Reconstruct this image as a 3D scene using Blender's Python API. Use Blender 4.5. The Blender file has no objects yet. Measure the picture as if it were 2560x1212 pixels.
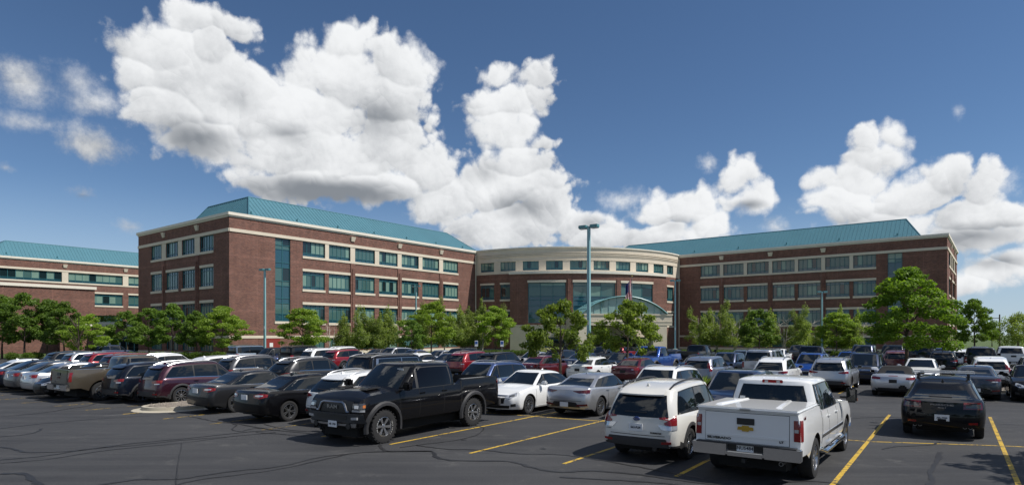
import bpy, bmesh, math, random
import numpy as np
from mathutils import Vector, Matrix
from mathutils.bvhtree import BVHTree

# ------------------------------------------------------------------ camera, sky, sun, exposure
SC = bpy.context.scene
COL = SC.collection
FPX, YH, CAMH = 1570.0, 836.0, 2.80          # focal length and horizon line in photo pixels, eye height in metres
cam_d = bpy.data.cameras.new('camera')
cam = bpy.data.objects.new('camera', cam_d)
COL.objects.link(cam)
cam.location = (0, 0, CAMH)
cam.rotation_euler = (math.radians(90), 0, 0)
cam_d.sensor_fit = 'HORIZONTAL'
cam_d.sensor_width = 36.0
cam_d.lens = 36.0 * FPX / 2560.0
cam_d.shift_y = (YH - 606.0) / 2560.0
cam_d.clip_start = 0.1
cam_d.clip_end = 5000.0
SC.camera = cam

SUN_H = Vector((0.972, -0.235)).normalized()   # horizontal direction towards the sun
SUN_EL = math.radians(54)
sun_dir = Vector((SUN_H.x * math.cos(SUN_EL), SUN_H.y * math.cos(SUN_EL), math.sin(SUN_EL)))
sun_d = bpy.data.lights.new('sun', 'SUN')
sun_d.energy = 4.8
sun_d.angle = math.radians(0.53)
sun_d.color = (1.0, 0.955, 0.89)
sun = bpy.data.objects.new('sun', sun_d)
COL.objects.link(sun)
sun.location = sun_dir * 200
sun.rotation_euler = sun_dir.to_track_quat('Z', 'Y').to_euler()

SC.view_settings.view_transform = 'Standard'
SC.view_settings.look = 'None'
SC.view_settings.gamma = 1.0
SC.view_settings.exposure = 0.0
SC.cycles.max_bounces = 6
SC.cycles.diffuse_bounces = 2
SC.cycles.glossy_bounces = 3
SC.cycles.transmission_bounces = 2
SC.cycles.sample_clamp_indirect = 6.0
SC.cycles.use_denoising = True

SKY_STRENGTH = 0.09


class NB:
    """small helper for wiring nodes"""
    def __init__(self, nt):
        self.nt = nt
        self.N = nt.nodes
        self.L = nt.links

    def node(self, t, **kw):
        n = self.N.new(t)
        for k, v in kw.items():
            setattr(n, k, v)
        return n

    def put(self, sock, v):
        if v is None:
            return
        if isinstance(v, bpy.types.NodeSocket):
            self.L.new(v, sock)
        else:
            sock.default_value = v

    def m(self, op, a, b=None, c=None, clamp=False):
        n = self.node('ShaderNodeMath', operation=op, use_clamp=clamp)
        for i, v in enumerate((a, b, c)):
            self.put(n.inputs[i], v)
        return n.outputs[0]

    def v(self, op, a, b=None):
        n = self.node('ShaderNodeVectorMath', operation=op)
        self.put(n.inputs[0], a)
        if b is not None:
            self.put(n.inputs[1], b)
        return n.outputs['Value'] if op in ('LENGTH', 'DOT_PRODUCT', 'DISTANCE') else n.outputs[0]

    def comb(self, x, y, z):
        n = self.node('ShaderNodeCombineXYZ')
        for i, q in enumerate((x, y, z)):
            self.put(n.inputs[i], q)
        return n.outputs[0]

    def noise(self, vec, scale, detail=4, rough=0.55, lac=2.0, dist=0.0):
        n = self.node('ShaderNodeTexNoise')
        self.put(n.inputs['Vector'], vec)
        n.inputs['Scale'].default_value = scale
        n.inputs['Detail'].default_value = detail
        n.inputs['Roughness'].default_value = rough
        n.inputs['Lacunarity'].default_value = lac
        n.inputs['Distortion'].default_value = dist
        return n.outputs[0]

    def smooth(self, x, lo, hi, a=0.0, b=1.0):
        n = self.node('ShaderNodeMapRange', interpolation_type='SMOOTHSTEP')
        for i, q in enumerate((x, lo, hi, a, b)):
            self.put(n.inputs[i], q)
        return n.outputs[0]

    def lin(self, x, lo, hi, a=0.0, b=1.0):
        n = self.node('ShaderNodeMapRange')
        for i, q in enumerate((x, lo, hi, a, b)):
            self.put(n.inputs[i], q)
        return n.outputs[0]

    def mix(self, f, a, b):
        n = self.node('ShaderNodeMix', data_type='RGBA')
        self.put(n.inputs[0], f)
        self.put(n.inputs[6], a)
        self.put(n.inputs[7], b)
        return n.outputs[2]


def rgba(c):
    return (c[0], c[1], c[2], 1.0)


# cumulus clouds of the afternoon sky, as places in the sky (azimuth, elevation)
CLOUDS = [
    (470, 55, 85, 48), (415, 120, 125, 75), (585, 78, 58, 46), (548, 62, 60, 42), (530, 130, 80, 70), (352, 172, 62, 58), (520, 215, 190, 110),
    (410, 270, 115, 70), (640, 240, 90, 80), (880, 112, 70, 55), (850, 190, 150, 100), (985, 160, 85, 75), (985, 250, 100, 95),
    (770, 165, 55, 65), (740, 290, 200, 110), (520, 345, 150, 75), (790, 390, 270, 90), (985, 370, 120, 90),
    (730, 455, 170, 55), (920, 470, 170, 45), (1070, 430, 85, 75), (1072, 312, 28, 38), (1110, 500, 110, 60),
    (1250, 185, 50, 30), (1350, 195, 55, 45), (1255, 255, 105, 50), (1340, 235, 50, 45), (1255, 320, 75, 70), (1345, 350, 45, 25), (1300, 400, 90, 60),
    (1290, 460, 140, 70), (1190, 480, 90, 60), (1350, 510, 85, 70), (1250, 560, 170, 70), (1440, 560, 90, 45),
    (1510, 590, 110, 45), (1640, 530, 62, 52), (1725, 515, 80, 55), (1780, 560, 70, 40), (1650, 590, 140, 40),
    (1845, 440, 55, 48), (1885, 485, 65, 40), (1840, 490, 50, 30),
    (2155, 365, 42, 45), (2235, 352, 45, 40), (2180, 400, 80, 45), (2140, 445, 70, 55), (2075, 440, 40, 35), (2110, 510, 90, 70),
    (2345, 455, 75, 60), (2280, 495, 120, 60), (2445, 480, 70, 60), (2430, 540, 140, 70), (2200, 570, 170, 60), (2520, 540, 80, 50), (2420, 605, 170, 45),
    (2480, 690, 95, 40), (2430, 720, 80, 35), (2545, 650, 60, 35),
]
WISPS = [(195, 208, 55, 48), (60, 205, 95, 70), (240, 255, 90, 40), (235, 365, 110, 60), (205, 485, 45, 24), (325, 567, 45, 22), (60, 305, 85, 30),
         (355, 270, 60, 35), (1775, 412, 35, 26), (1560, 500, 70, 32), (2395, 280, 16, 24), (1940, 570, 45, 25), (2500, 460, 60, 55), (15, 420, 30, 14)]


GREYS = [(830, 478, 260, 42, 1.0), (500, 345, 140, 62, 0.85), (940, 300, 100, 70, 0.45), (600, 250, 70, 60, 0.35), (720, 335, 90, 40, 0.45), (1215, 430, 70, 45, 0.4),
         (1290, 520, 120, 45, 0.45), (1480, 555, 60, 30, 0.55), (2170, 560, 130, 45, 0.5), (2430, 590, 160, 40, 0.65), (2480, 655, 130, 28, 0.6), (1870, 512, 60, 18, 0.7), (1690, 560, 70, 28, 0.5), (205, 497, 40, 13, 0.8)]


def build_world():
    w = bpy.data.worlds.new('World')
    SC.world = w
    w.use_nodes = True
    nt = w.node_tree
    nt.nodes.clear()
    b = NB(nt)
    tc = b.node('ShaderNodeTexCoord').outputs['Generated']
    sky = b.node('ShaderNodeTexSky', sky_type='NISHITA')
    sky.sun_disc = False
    sky.sun_elevation = SUN_EL
    sky.sun_rotation = math.atan2(SUN_H.x, SUN_H.y)
    sky.altitude = 300.0
    sky.air_density = 0.8
    sky.dust_density = 0.0
    sky.ozone_density = 3.0
    sp = b.node('ShaderNodeSeparateXYZ')
    b.L.new(tc, sp.inputs[0])
    az = b.m('ARCTAN2', sp.outputs[0], sp.outputs[1])
    el = b.m('ARCSINE', sp.outputs[2])
    P0 = b.comb(az, el, 0.0)

    def blob(c, k):
        cx, cy, rx, ry = c[:4]
        a = math.atan((cx - 1280) / FPX)
        e = math.atan((YH - cy) / FPX * math.cos(a))
        sx = (rx / FPX) * math.cos(a) ** 2
        sz = (ry / FPX) * math.cos(a) * math.cos(e) ** 2
        n = b.node('ShaderNodeVectorMath', operation='MULTIPLY_ADD')
        b.put(n.inputs[0], P0)
        n.inputs[1].default_value = (1 / sx, 1 / sz, 0)
        n.inputs[2].default_value = (-a / sx, -e / sz, 0)
        return b.m('MULTIPLY_ADD', b.v('LENGTH', n.outputs[0]), -k, 1.12 * k)

    def field(lst):
        cur = None
        for c in lst:
            s = blob(c, min(1.25, 0.35 + (c[2] + c[3]) / 160.0))
            cur = s if cur is None else b.m('SMOOTH_MAX', cur, s, 0.12)
        return cur

    def noise2(P, scale, detail, rough, dist=0.0):
        n = b.node('ShaderNodeTexNoise', noise_dimensions='2D')
        b.put(n.inputs['Vector'], P)
        n.inputs['Scale'].default_value = scale
        n.inputs['Detail'].default_value = detail
        n.inputs['Roughness'].default_value = rough
        n.inputs['Lacunarity'].default_value = 2.15
        n.inputs['Distortion'].default_value = dist
        return n.outputs[0]
    # warp the sky coordinates a little so that the puffs are irregular
    wn = b.node('ShaderNodeTexNoise', noise_dimensions='2D')
    b.put(wn.inputs['Vector'], P0)
    wn.inputs['Scale'].default_value = 11.0
    wn.inputs['Detail'].default_value = 3.0
    PW = b.v('ADD', P0, b.v('MULTIPLY', b.v('SUBTRACT', wn.outputs['Color'], (.5, .5, .5)), (.055, .045, 0)))
    LD = (0.42, 0.90, 0.0)                      # where the light on the clouds comes from, in sky coordinates

    def puffs(scale):
        n = b.node('ShaderNodeTexVoronoi', voronoi_dimensions='2D')
        n.feature = 'F1'
        b.put(n.inputs['Vector'], PW)
        n.inputs['Scale'].default_value = scale
        d = n.outputs['Distance']
        lit = b.m('MULTIPLY', b.v('DOT_PRODUCT', b.v('SUBTRACT', PW, n.outputs['Position']), LD), scale)
        lit = b.m('MULTIPLY', lit, b.m('MAXIMUM', b.m('MULTIPLY_ADD', d, -1.7, 1.0), 0.0))
        return d, lit
    # big masses: outline and roundness from the list of cloud heads
    P0_keep = P0
    S1, Nx = None, None
    for c in CLOUDS:
        cx, cy, rx, ry = c[:4]
        a_ = math.atan((cx - 1280) / FPX)
        e_ = math.atan((YH - cy) / FPX * math.cos(a_))
        sx = (rx / FPX) * math.cos(a_) ** 2
        sz = (ry / FPX) * math.cos(a_) * math.cos(e_) ** 2
        n = b.node('ShaderNodeVectorMath', operation='MULTIPLY_ADD')
        b.put(n.inputs[0], PW)
        n.inputs[1].default_value = (1 / sx, 1 / sz, 0)
        n.inputs[2].default_value = (-a_ / sx, -e_ / sz, 0)
        k = min(1.25, 0.35 + (rx + ry) / 160.0)
        s_ = b.m('MULTIPLY_ADD', b.v('LENGTH', n.outputs[0]), -k, 1.08 * k)
        l_ = b.v('DOT_PRODUCT', n.outputs[0], LD)
        if S1 is None:
            S1, Nx = s_, l_
        else:
            gt = b.smooth(b.m('SUBTRACT', s_, S1), -0.16, 0.16)
            mx = b.node('ShaderNodeMix', data_type='FLOAT')
            b.put(mx.inputs[0], gt)
            b.put(mx.inputs[2], Nx)
            b.put(mx.inputs[3], l_)
            Nx = mx.outputs[0]
            S1 = b.m('SMOOTH_MAX', S1, s_, 0.12)
    S2 = b.m('SUBTRACT', field(WISPS), 0.28)
    out = b.m('MAXIMUM', b.smooth(b.m('ABSOLUTE', az), 0.74, 0.95), b.smooth(el, 0.56, 0.72))
    gen = b.m('MULTIPLY', b.m('SUBTRACT', noise2(P0, 2.6, 1, 0.5), 0.56), 5.0)
    S1 = b.m('ADD', b.m('MULTIPLY', b.m('MAXIMUM', S1, -3.0), b.m('SUBTRACT', 1.0, out)), b.m('MULTIPLY', gen, out))
    na = noise2(P0, 24.0, 8.0, 0.66)
    big = noise2(P0, 8.0, 1.0, 0.5)
    d1, l1 = puffs(23.0)
    d2, l2 = puffs(58.0)
    nz = b.m('ADD', b.m('MULTIPLY_ADD', big, 0.5, -0.25), b.m('MULTIPLY_ADD', na, 1.3, -0.65))
    bil = b.m('ADD', b.m('MULTIPLY_ADD', d1, -0.55, 0.24), b.m('MULTIPLY_ADD', d2, -0.42, 0.18))
    D1 = b.m('ADD', S1, b.m('ADD', bil, b.m('MULTIPLY', nz, 0.75)))
    D2 = b.m('MULTIPLY', b.m('MULTIPLY_ADD', nz, 1.5, S2), 0.36)
    D2 = b.m('SUBTRACT', D2, b.m('MULTIPLY', out, 3.0))
    D0 = b.m('MAXIMUM', D1, D2)
    mask = b.smooth(D0, -0.10, b.m('MULTIPLY_ADD', big, 0.75, 0.10))
    mask = b.m('MULTIPLY', mask, b.smooth(el, 0.0, 0.05))
    G = None
    for c in GREYS:
        s = b.m('MULTIPLY', b.m('MAXIMUM', blob(c, 1.0), 0.0), c[4])
        G = s if G is None else b.m('SMOOTH_MAX', G, s, 0.15)
    lum = b.m('MULTIPLY_ADD', b.m('MINIMUM', b.m('MAXIMUM', Nx, -1.2), 1.2), b.m('MULTIPLY', b.m('SUBTRACT', 1.0, out), 0.24), 0.80)
    lum = b.m('ADD', lum, b.m('MULTIPLY', l1, 0.30))
    lum = b.m('ADD', lum, b.m('MULTIPLY', l2, 0.24))
    lum = b.m('ADD', lum, b.m('ADD', b.m('MULTIPLY_ADD', na, 0.5, -0.25), b.m('MULTIPLY_ADD', big, 0.5, -0.25)))
    lum = b.m('SUBTRACT', lum, b.m('MULTIPLY', b.m('MULTIPLY', G, 0.92), b.m('MULTIPLY_ADD', na, 1.0, 0.5)))
    lum = b.m('ADD', lum, b.m('MULTIPLY', out, -0.12))
    lum = b.smooth(lum, -0.05, 1.0)
    ccol = b.mix(lum, (2.7, 2.95, 3.3, 1), (10.1, 10.25, 10.4, 1))
    sat = b.node('ShaderNodeHueSaturation')
    sat.inputs['Saturation'].default_value = 1.08
    sat.inputs['Value'].default_value = 1.04
    b.L.new(sky.outputs[0], sat.inputs['Color'])
    skyc = b.mix(b.smooth(el, 0.0, 0.22, 0.75, 0.0), sat.outputs[0], (4.6, 5.9, 7.4, 1))
    col = b.mix(mask, skyc, ccol)
    bg = b.node('ShaderNodeBackground')
    b.L.new(col, bg.inputs[0])
    bg.inputs[1].default_value = SKY_STRENGTH
    o = b.node('ShaderNodeOutputWorld')
    b.L.new(bg.outputs[0], o.inputs[0])
    w.cycles.sampling_method = 'MANUAL'
    w.cycles.sample_map_resolution = 512


build_world()

# ------------------------------------------------------------------ helpers
MATS = {}


def mat(name, col, rough=0.6, metal=0.0, coat=0.0, spec=0.5, vary=0.0, vscale=3.0, bump=0.0, bscale=40.0, fleck=0.0):
    """procedural material: base colour broken up by noise, optional fine relief"""
    if name in MATS:
        return MATS[name]
    m = bpy.data.materials.new(name)
    m.use_nodes = True
    nt = m.node_tree
    b = NB(nt)
    p = nt.nodes['Principled BSDF']
    p.inputs['Roughness'].default_value = rough
    p.inputs['Metallic'].default_value = metal
    p.inputs['Specular IOR Level'].default_value = spec
    p.inputs['Coat Weight'].default_value = coat
    p.inputs['Coat Roughness'].default_value = 0.03
    p.inputs['Base Color'].default_value = rgba(col)
    if vary or bump:
        tc = b.node('ShaderNodeTexCoord').outputs['Object']
    if vary:
        n = b.noise(tc, vscale, 5, 0.6)
        f = b.lin(n, 0.25, 0.75, 1 - vary, 1 + vary)
        mx = b.v('MULTIPLY', rgba(col)[:3], b.comb(f, f, f))
        nt.links.new(mx, p.inputs['Base Color'])
    if bump:
        bn = b.node('ShaderNodeBump')
        bn.inputs['Strength'].default_value = bump
        bn.inputs['Distance'].default_value = 0.02
        nt.links.new(b.noise(tc, bscale, 3, 0.6), bn.inputs['Height'])
        nt.links.new(bn.outputs[0], p.inputs['Normal'])
    MATS[name] = m
    return m


def brick_material():
    m = bpy.data.materials.new('red_brick')
    m.use_nodes = True
    nt = m.node_tree
    b = NB(nt)
    p = nt.nodes['Principled BSDF']
    p.inputs['Roughness'].default_value = 0.85
    p.inputs['Specular IOR Level'].default_value = 0.25
    uv = b.node('ShaderNodeUVMap').outputs[0]
    t = b.node('ShaderNodeTexBrick')
    nt.links.new(uv, t.inputs['Vector'])
    t.inputs['Scale'].default_value = 1.0
    t.inputs['Brick Width'].default_value = 0.30
    t.inputs['Row Height'].default_value = 0.10
    t.inputs['Mortar Size'].default_value = 0.010
    t.inputs['Mortar Smooth'].default_value = 0.3
    t.inputs['Bias'].default_value = -0.1
    t.inputs['Color1'].default_value = (0.215, 0.092, 0.066, 1)
    t.inputs['Color2'].default_value = (0.112, 0.050, 0.040, 1)
    t.inputs['Mortar'].default_value = (0.27, 0.21, 0.18, 1)
    n = b.noise(uv, 0.35, 4, 0.6)
    f = b.lin(n, 0.3, 0.7, 0.86, 1.14)
    sx = b.node('ShaderNodeSeparateXYZ')
    nt.links.new(uv, sx.inputs[0])
    # soldier courses every storey and a control joint every few metres
    course = b.m('LESS_THAN', b.m('FRACT', b.m('DIVIDE', b.m('ADD', sx.outputs[1], 1.3), 2.35)), 0.13)
    joint = b.m('LESS_THAN', b.m('FRACT', b.m('DIVIDE', b.m('ADD', sx.outputs[0], 2.3), 6.1)), 0.006)
    streak = b.noise(b.v('MULTIPLY', uv, (1.6, 0.12, 0)), 1.0, 4, 0.6)
    f = b.m('MULTIPLY', f, b.m('MULTIPLY_ADD', course, 0.13, 1.0))
    f = b.m('MULTIPLY', f, b.m('MULTIPLY_ADD', joint, 0.5, 1.0))
    f = b.m('MULTIPLY', f, b.lin(streak, 0.3, 0.7, 0.9, 1.1))
    c = b.v('MULTIPLY', t.outputs[0], b.comb(f, f, f))
    nt.links.new(c, p.inputs['Base Color'])
    bn = b.node('ShaderNodeBump')
    bn.inputs['Strength'].default_value = 0.5
    bn.inputs['Distance'].default_value = 0.02
    nt.links.new(t.outputs[1], bn.inputs['Height'])
    bn.invert = True
    nt.links.new(bn.outputs[0], p.inputs['Normal'])
    MATS['brick'] = m


def asphalt_material():
    m = bpy.data.materials.new('asphalt')
    m.use_nodes = True
    nt = m.node_tree
    b = NB(nt)
    p = nt.nodes['Principled BSDF']
    p.inputs['Specular IOR Level'].default_value = 0.35
    tc = b.node('ShaderNodeTexCoord').outputs['Object']
    big = b.noise(tc, 0.13, 6, 0.65)
    st = b.node('ShaderNodeMapping')
    nt.links.new(tc, st.inputs[0])
    st.inputs['Rotation'].default_value = (0, 0, math.radians(33))
    st.inputs['Scale'].default_value = (0.10, 1.6, 1)
    streak = b.noise(st.outputs[0], 1.0, 6, 0.7)
    fine = b.noise(tc, 34.0, 4, 0.8)
    mott = b.noise(tc, 4.5, 5, 0.75)
    spots = b.noise(tc, 0.9, 4, 0.75)
    c = b.mix(b.lin(big, 0.32, 0.68), (0.026, 0.0265, 0.029, 1), (0.052, 0.0525, 0.055, 1))
    c = b.mix(b.lin(streak, 0.44, 0.72, 0.0, 0.65), c, (0.070, 0.070, 0.071, 1))
    c = b.mix(b.smooth(spots, 0.56, 0.76, 0.0, 0.75), c, (0.092, 0.090, 0.087, 1))
    c = b.mix(b.smooth(mott, 0.60, 0.72, 0.0, 0.55), c, (0.018, 0.018, 0.020, 1))
    vo = b.node('ShaderNodeTexVoronoi')
    nt.links.new(tc, vo.inputs['Vector'])
    vo.inputs['Scale'].default_value = 2.2
    c = b.mix(b.smooth(vo.outputs['Distance'], 0.035, 0.02, 0.0, 0.8), c, (0.17, 0.165, 0.155, 1))
    f = b.lin(fine, 0.2, 0.8, 0.30, 1.75)
    c = b.v('MULTIPLY', c, b.comb(f, f, f))
    nt.links.new(c, p.inputs['Base Color'])
    nt.links.new(b.lin(big, 0.3, 0.7, 0.72, 0.9), p.inputs['Roughness'])
    bn = b.node('ShaderNodeBump')
    bn.inputs['Strength'].default_value = 0.6
    bn.inputs['Distance'].default_value = 0.012
    nt.links.new(fine, bn.inputs['Height'])
    nt.links.new(bn.outputs[0], p.inputs['Normal'])
    MATS['asphalt'] = m


def line_material(key='line', lo=0.51, hi=0.63):
    m = bpy.data.materials.new('yellow_paint_' + key)
    m.use_nodes = True
    nt = m.node_tree
    b = NB(nt)
    p = nt.nodes['Principled BSDF']
    p.inputs['Roughness'].default_value = 0.75
    g = b.node('ShaderNodeNewGeometry').outputs['Position']
    n = b.noise(g, 9.0, 5, 0.72)
    n2 = b.noise(g, 1.3, 2, 0.5)
    wear = b.smooth(b.m('ADD', n, b.m('MULTIPLY_ADD', n2, 0.45, -0.22)), lo, hi)
    c = b.mix(b.lin(n, 0.3, 0.7), (0.58, 0.38, 0.035, 1), (0.46, 0.29, 0.03, 1))
    c = b.mix(wear, c, (0.045, 0.045, 0.047, 1))
    nt.links.new(c, p.inputs['Base Color'])
    MATS[key] = m


def leaf_material(name, c1, c2, trans=0.46):
    m = bpy.data.materials.new(name)
    m.use_nodes = True
    nt = m.node_tree
    b = NB(nt)
    for n in list(nt.nodes):
        nt.nodes.remove(n)
    g = b.node('ShaderNodeNewGeometry')
    oi = b.node('ShaderNodeObjectInfo')
    r = g.outputs['Random Per Island']
    tc = b.node('ShaderNodeTexCoord').outputs['Object']
    clump = b.noise(tc, 0.9, 2, 0.5)
    f = b.m('ADD', b.m('MULTIPLY', r, 0.6), b.m('MULTIPLY_ADD', clump, 0.9, -0.25), clamp=True)
    c = b.mix(f, rgba(c1), rgba(c2))
    k = b.m('MULTIPLY_ADD', oi.outputs['Random'], 0.3, 0.85)
    c = b.v('MULTIPLY', c, b.comb(k, k, k))
    d = b.node('ShaderNodeBsdfPrincipled')
    d.inputs['Roughness'].default_value = 0.55
    d.inputs['Specular IOR Level'].default_value = 0.3
    nt.links.new(c, d.inputs['Base Color'])
    t = b.node('ShaderNodeBsdfTranslucent')
    tcx = b.v('MULTIPLY', c, (1.5, 1.6, 0.7))
    nt.links.new(tcx, t.inputs[0])
    mx = b.node('ShaderNodeMixShader')
    mx.inputs[0].default_value = trans
    nt.links.new(d.outputs[0], mx.inputs[1])
    nt.links.new(t.outputs[0], mx.inputs[2])
    o = b.node('ShaderNodeOutputMaterial')
    nt.links.new(mx.outputs[0], o.inputs[0])
    MATS[name] = m
    return m


def grass_material(name, c1, c2, sc=0.6):
    m = bpy.data.materials.new(name)
    m.use_nodes = True
    nt = m.node_tree
    b = NB(nt)
    p = nt.nodes['Principled BSDF']
    p.inputs['Roughness'].default_value = 0.9
    tc = b.node('ShaderNodeTexCoord').outputs['Object']
    f = b.m('ADD', b.m('MULTIPLY', b.noise(tc, sc, 4, 0.6), 0.6), b.m('MULTIPLY', b.noise(tc, 14, 3, 0.7), 0.4))
    nt.links.new(b.mix(b.lin(f, 0.35, 0.65), rgba(c1), rgba(c2)), p.inputs['Base Color'])
    bn = b.node('ShaderNodeBump')
    bn.inputs['Strength'].default_value = 0.8
    bn.inputs['Distance'].default_value = 0.05
    nt.links.new(b.noise(tc, 30, 3, 0.7), bn.inputs['Height'])
    nt.links.new(bn.outputs[0], p.inputs['Normal'])
    MATS[name] = m


brick_material()
asphalt_material()
line_material()
line_material('line_worn', 0.40, 0.56)
leaf_material('leaf_maple', (0.062, 0.130, 0.015), (0.205, 0.305, 0.034))
leaf_material('leaf_linden', (0.080, 0.135, 0.018), (0.270, 0.340, 0.060))
leaf_material('leaf_dark', (0.060, 0.120, 0.020), (0.175, 0.265, 0.045))
leaf_material('leaf_birch', (0.130, 0.190, 0.045), (0.300, 0.360, 0.110), 0.5)
leaf_material('leaf_locust', (0.110, 0.190, 0.022), (0.290, 0.390, 0.055))
leaf_material('leaf_shrub', (0.045, 0.095, 0.012), (0.130, 0.190, 0.025))
leaf_material('petal_pale', (0.45, 0.46, 0.22), (0.62, 0.62, 0.42))
grass_material('lawn', (0.050, 0.085, 0.018), (0.085, 0.125, 0.028))
mat('stone', (0.68, 0.60, 0.48), 0.8, vary=0.07, vscale=0.8, bump=0.15, bscale=60)
mat('stone_white', (0.76, 0.71, 0.61), 0.75, vary=0.06, vscale=0.8)
mat('dark_joint', (0.11, 0.095, 0.075), 0.9)
mat('roof_teal', (0.074, 0.192, 0.238), 0.48, metal=0.0, spec=0.35, vary=0.06, vscale=0.25)
mat('teal_frame', (0.030, 0.135, 0.155), 0.4)
mat('teal_light', (0.17, 0.36, 0.38), 0.35, coat=0.2)
mat('pole_teal', (0.24, 0.43, 0.45), 0.4, coat=0.1, vary=0.05)
mat('pane_dark', (0.010, 0.022, 0.024), 0.04, spec=0.8)
mat('pane_mid', (0.065, 0.135, 0.128), 0.05, spec=0.7)
mat('pane_blind', (0.185, 0.290, 0.240), 0.08, spec=0.6, vary=0.12, vscale=0.6)
mat('pane_spandrel', (0.020, 0.080, 0.112), 0.05, spec=0.8)
mat('vault_glass', (0.26, 0.40, 0.37), 0.06, spec=0.8, vary=0.15, vscale=0.5)
mat('concrete', (0.42, 0.38, 0.30), 0.85, vary=0.14, vscale=1.5, bump=0.2)
mat('gravel', (0.22, 0.19, 0.16), 0.95, vary=0.35, vscale=14, bump=0.6, bscale=30)
mat('tar_seal', (0.016, 0.016, 0.017), 0.6, vary=0.2)
mat('bark', (0.085, 0.062, 0.045), 0.9, vary=0.3, vscale=6, bump=0.4, bscale=25)
mat('bark_birch', (0.42, 0.38, 0.32), 0.8, vary=0.35, vscale=5)
mat('door_red', (0.25, 0.035, 0.03), 0.5)
mat('sign_white', (0.75, 0.76, 0.76), 0.5)
mat('sign_blue', (0.03, 0.10, 0.33), 0.5)
mat('galvanised', (0.35, 0.36, 0.36), 0.5, metal=0.6)
mat('wood_pole', (0.11, 0.085, 0.065), 0.9, vary=0.2)
mat('membrane', (0.25, 0.25, 0.24), 0.9)


class MB:
    """collects geometry for ONE mesh object"""
    def __init__(self):
        self.v = []
        self.f = []
        self.mi = []
        self.uv = None

    def quad(self, a, b, c, d, mi=0):
        i = len(self.v)
        self.v += [tuple(a), tuple(b), tuple(c), tuple(d)]
        self.f.append((i, i + 1, i + 2, i + 3))
        self.mi.append(mi)

    def add(self, vs, fs, mi=0):
        i = len(self.v)
        self.v += [tuple(p) for p in vs]
        for f in fs:
            self.f.append(tuple(i + k for k in f))
            self.mi.append(mi)

    def box(self, o, a, b, c, mi=0):
        """box from corner o with edge vectors a, b, c"""
        o, a, b, c = Vector(o), Vector(a), Vector(b), Vector(c)
        p = [o, o + a, o + a + b, o + b, o + c, o + a + c, o + a + b + c, o + b + c]
        fs = [(0, 3, 2, 1), (4, 5, 6, 7), (0, 1, 5, 4), (1, 2, 6, 5), (2, 3, 7, 6), (3, 0, 4, 7)]
        if a.cross(b).dot(c) < 0:
            fs = [tuple(reversed(f)) for f in fs]
        self.add(p, fs, mi)

    def cbox(self, c, sx, sy, sz, mi=0, bev=0.0):
        """axis-aligned box about centre, optional chamfer"""
        if not bev:
            self.box((c[0] - sx / 2, c[1] - sy / 2, c[2] - sz / 2), (sx, 0, 0), (0, sy, 0), (0, 0, sz), mi)
            return
        bm = bmesh.new()
        bmesh.ops.create_cube(bm, size=1.0, matrix=Matrix.Translation(c) @ Matrix.Diagonal((sx, sy, sz, 1)))
        bmesh.ops.bevel(bm, geom=bm.edges[:], offset=bev, segments=2, affect='EDGES')
        bm.verts.index_update()
        self.add([v.co.copy() for v in bm.verts], [[v.index for v in f.verts] for f in bm.faces], mi)
        bm.free()

    def tube(self, pts, rads, n=8, mi=0, cap=True):
        pts = [Vector(p) for p in pts]
        base = len(self.v)
        up = Vector((0, 0, 1))
        for i, p in enumerate(pts):
            d = (pts[min(i + 1, len(pts) - 1)] - pts[max(i - 1, 0)]).normalized()
            s = d.cross(up if abs(d.z) < 0.95 else Vector((1, 0, 0))).normalized()
            t = s.cross(d).normalized()
            r = rads[i] if isinstance(rads, (list, tuple)) else rads
            for k in range(n):
                a = 2 * math.pi * k / n
                self.v.append(tuple(p + s * (r * math.cos(a)) + t * (r * math.sin(a))))
        for i in range(len(pts) - 1):
            for k in range(n):
                a = base + i * n + k
                c = base + i * n + (k + 1) % n
                self.f.append((a, c, c + n, a + n))
                self.mi.append(mi)
        if cap:
            self.f.append(tuple(base + k for k in reversed(range(n))))
            self.f.append(tuple(base + (len(pts) - 1) * n + k for k in range(n)))
            self.mi += [mi, mi]

    def prism(self, poly, z0, z1, mi=0):
        n = len(poly)
        i = len(self.v)
        self.v += [(p[0], p[1], z0) for p in poly] + [(p[0], p[1], z1) for p in poly]
        self.f.append(tuple(i + k for k in reversed(range(n))))
        self.f.append(tuple(i + n + k for k in range(n)))
        self.mi += [mi, mi]
        for k in range(n):
            self.f.append((i + k, i + (k + 1) % n, i + n + (k + 1) % n, i + n + k))
            self.mi.append(mi)

    def mesh(self, name, mats, smooth=None):
        me = bpy.data.meshes.new(name)
        me.from_pydata(self.v, [], self.f)
        for mm in (mats if isinstance(mats, (list, tuple)) else [mats]):
            me.materials.append(MATS[mm] if isinstance(mm, str) else mm)
        if len(me.polygons) == len(self.mi) and any(self.mi):
            me.polygons.foreach_set('material_index', self.mi)
        if smooth:
            me.polygons.foreach_set('use_smooth', [True] * len(me.polygons))
            me.set_sharp_from_angle(angle=math.radians(smooth))
        me.update()
        return me

    def build(self, name, mats, parent=None, smooth=None):
        return link(name, self.mesh(name, mats, smooth), parent)


def link(name, data, parent=None, loc=None, rz=None):
    o = bpy.data.objects.new(name, data)
    COL.objects.link(o)
    if parent is not None:
        o.parent = parent
    if loc is not None:
        o.location = loc
    if rz is not None:
        o.rotation_euler = (0, 0, rz)
    return o


def tag(o, label, cat, group=None, kind=None):
    if label:
        o['label'] = label
    if cat:
        o['category'] = cat
    if group:
        o['group'] = group
    if kind:
        o['kind'] = kind
    return o


def thing(name, label, cat, loc=(0, 0, 0), rz=0.0, group=None):
    o = link(name, None, None, loc, rz)
    o.empty_display_size = 0.3
    return tag(o, label, cat, group)


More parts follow.
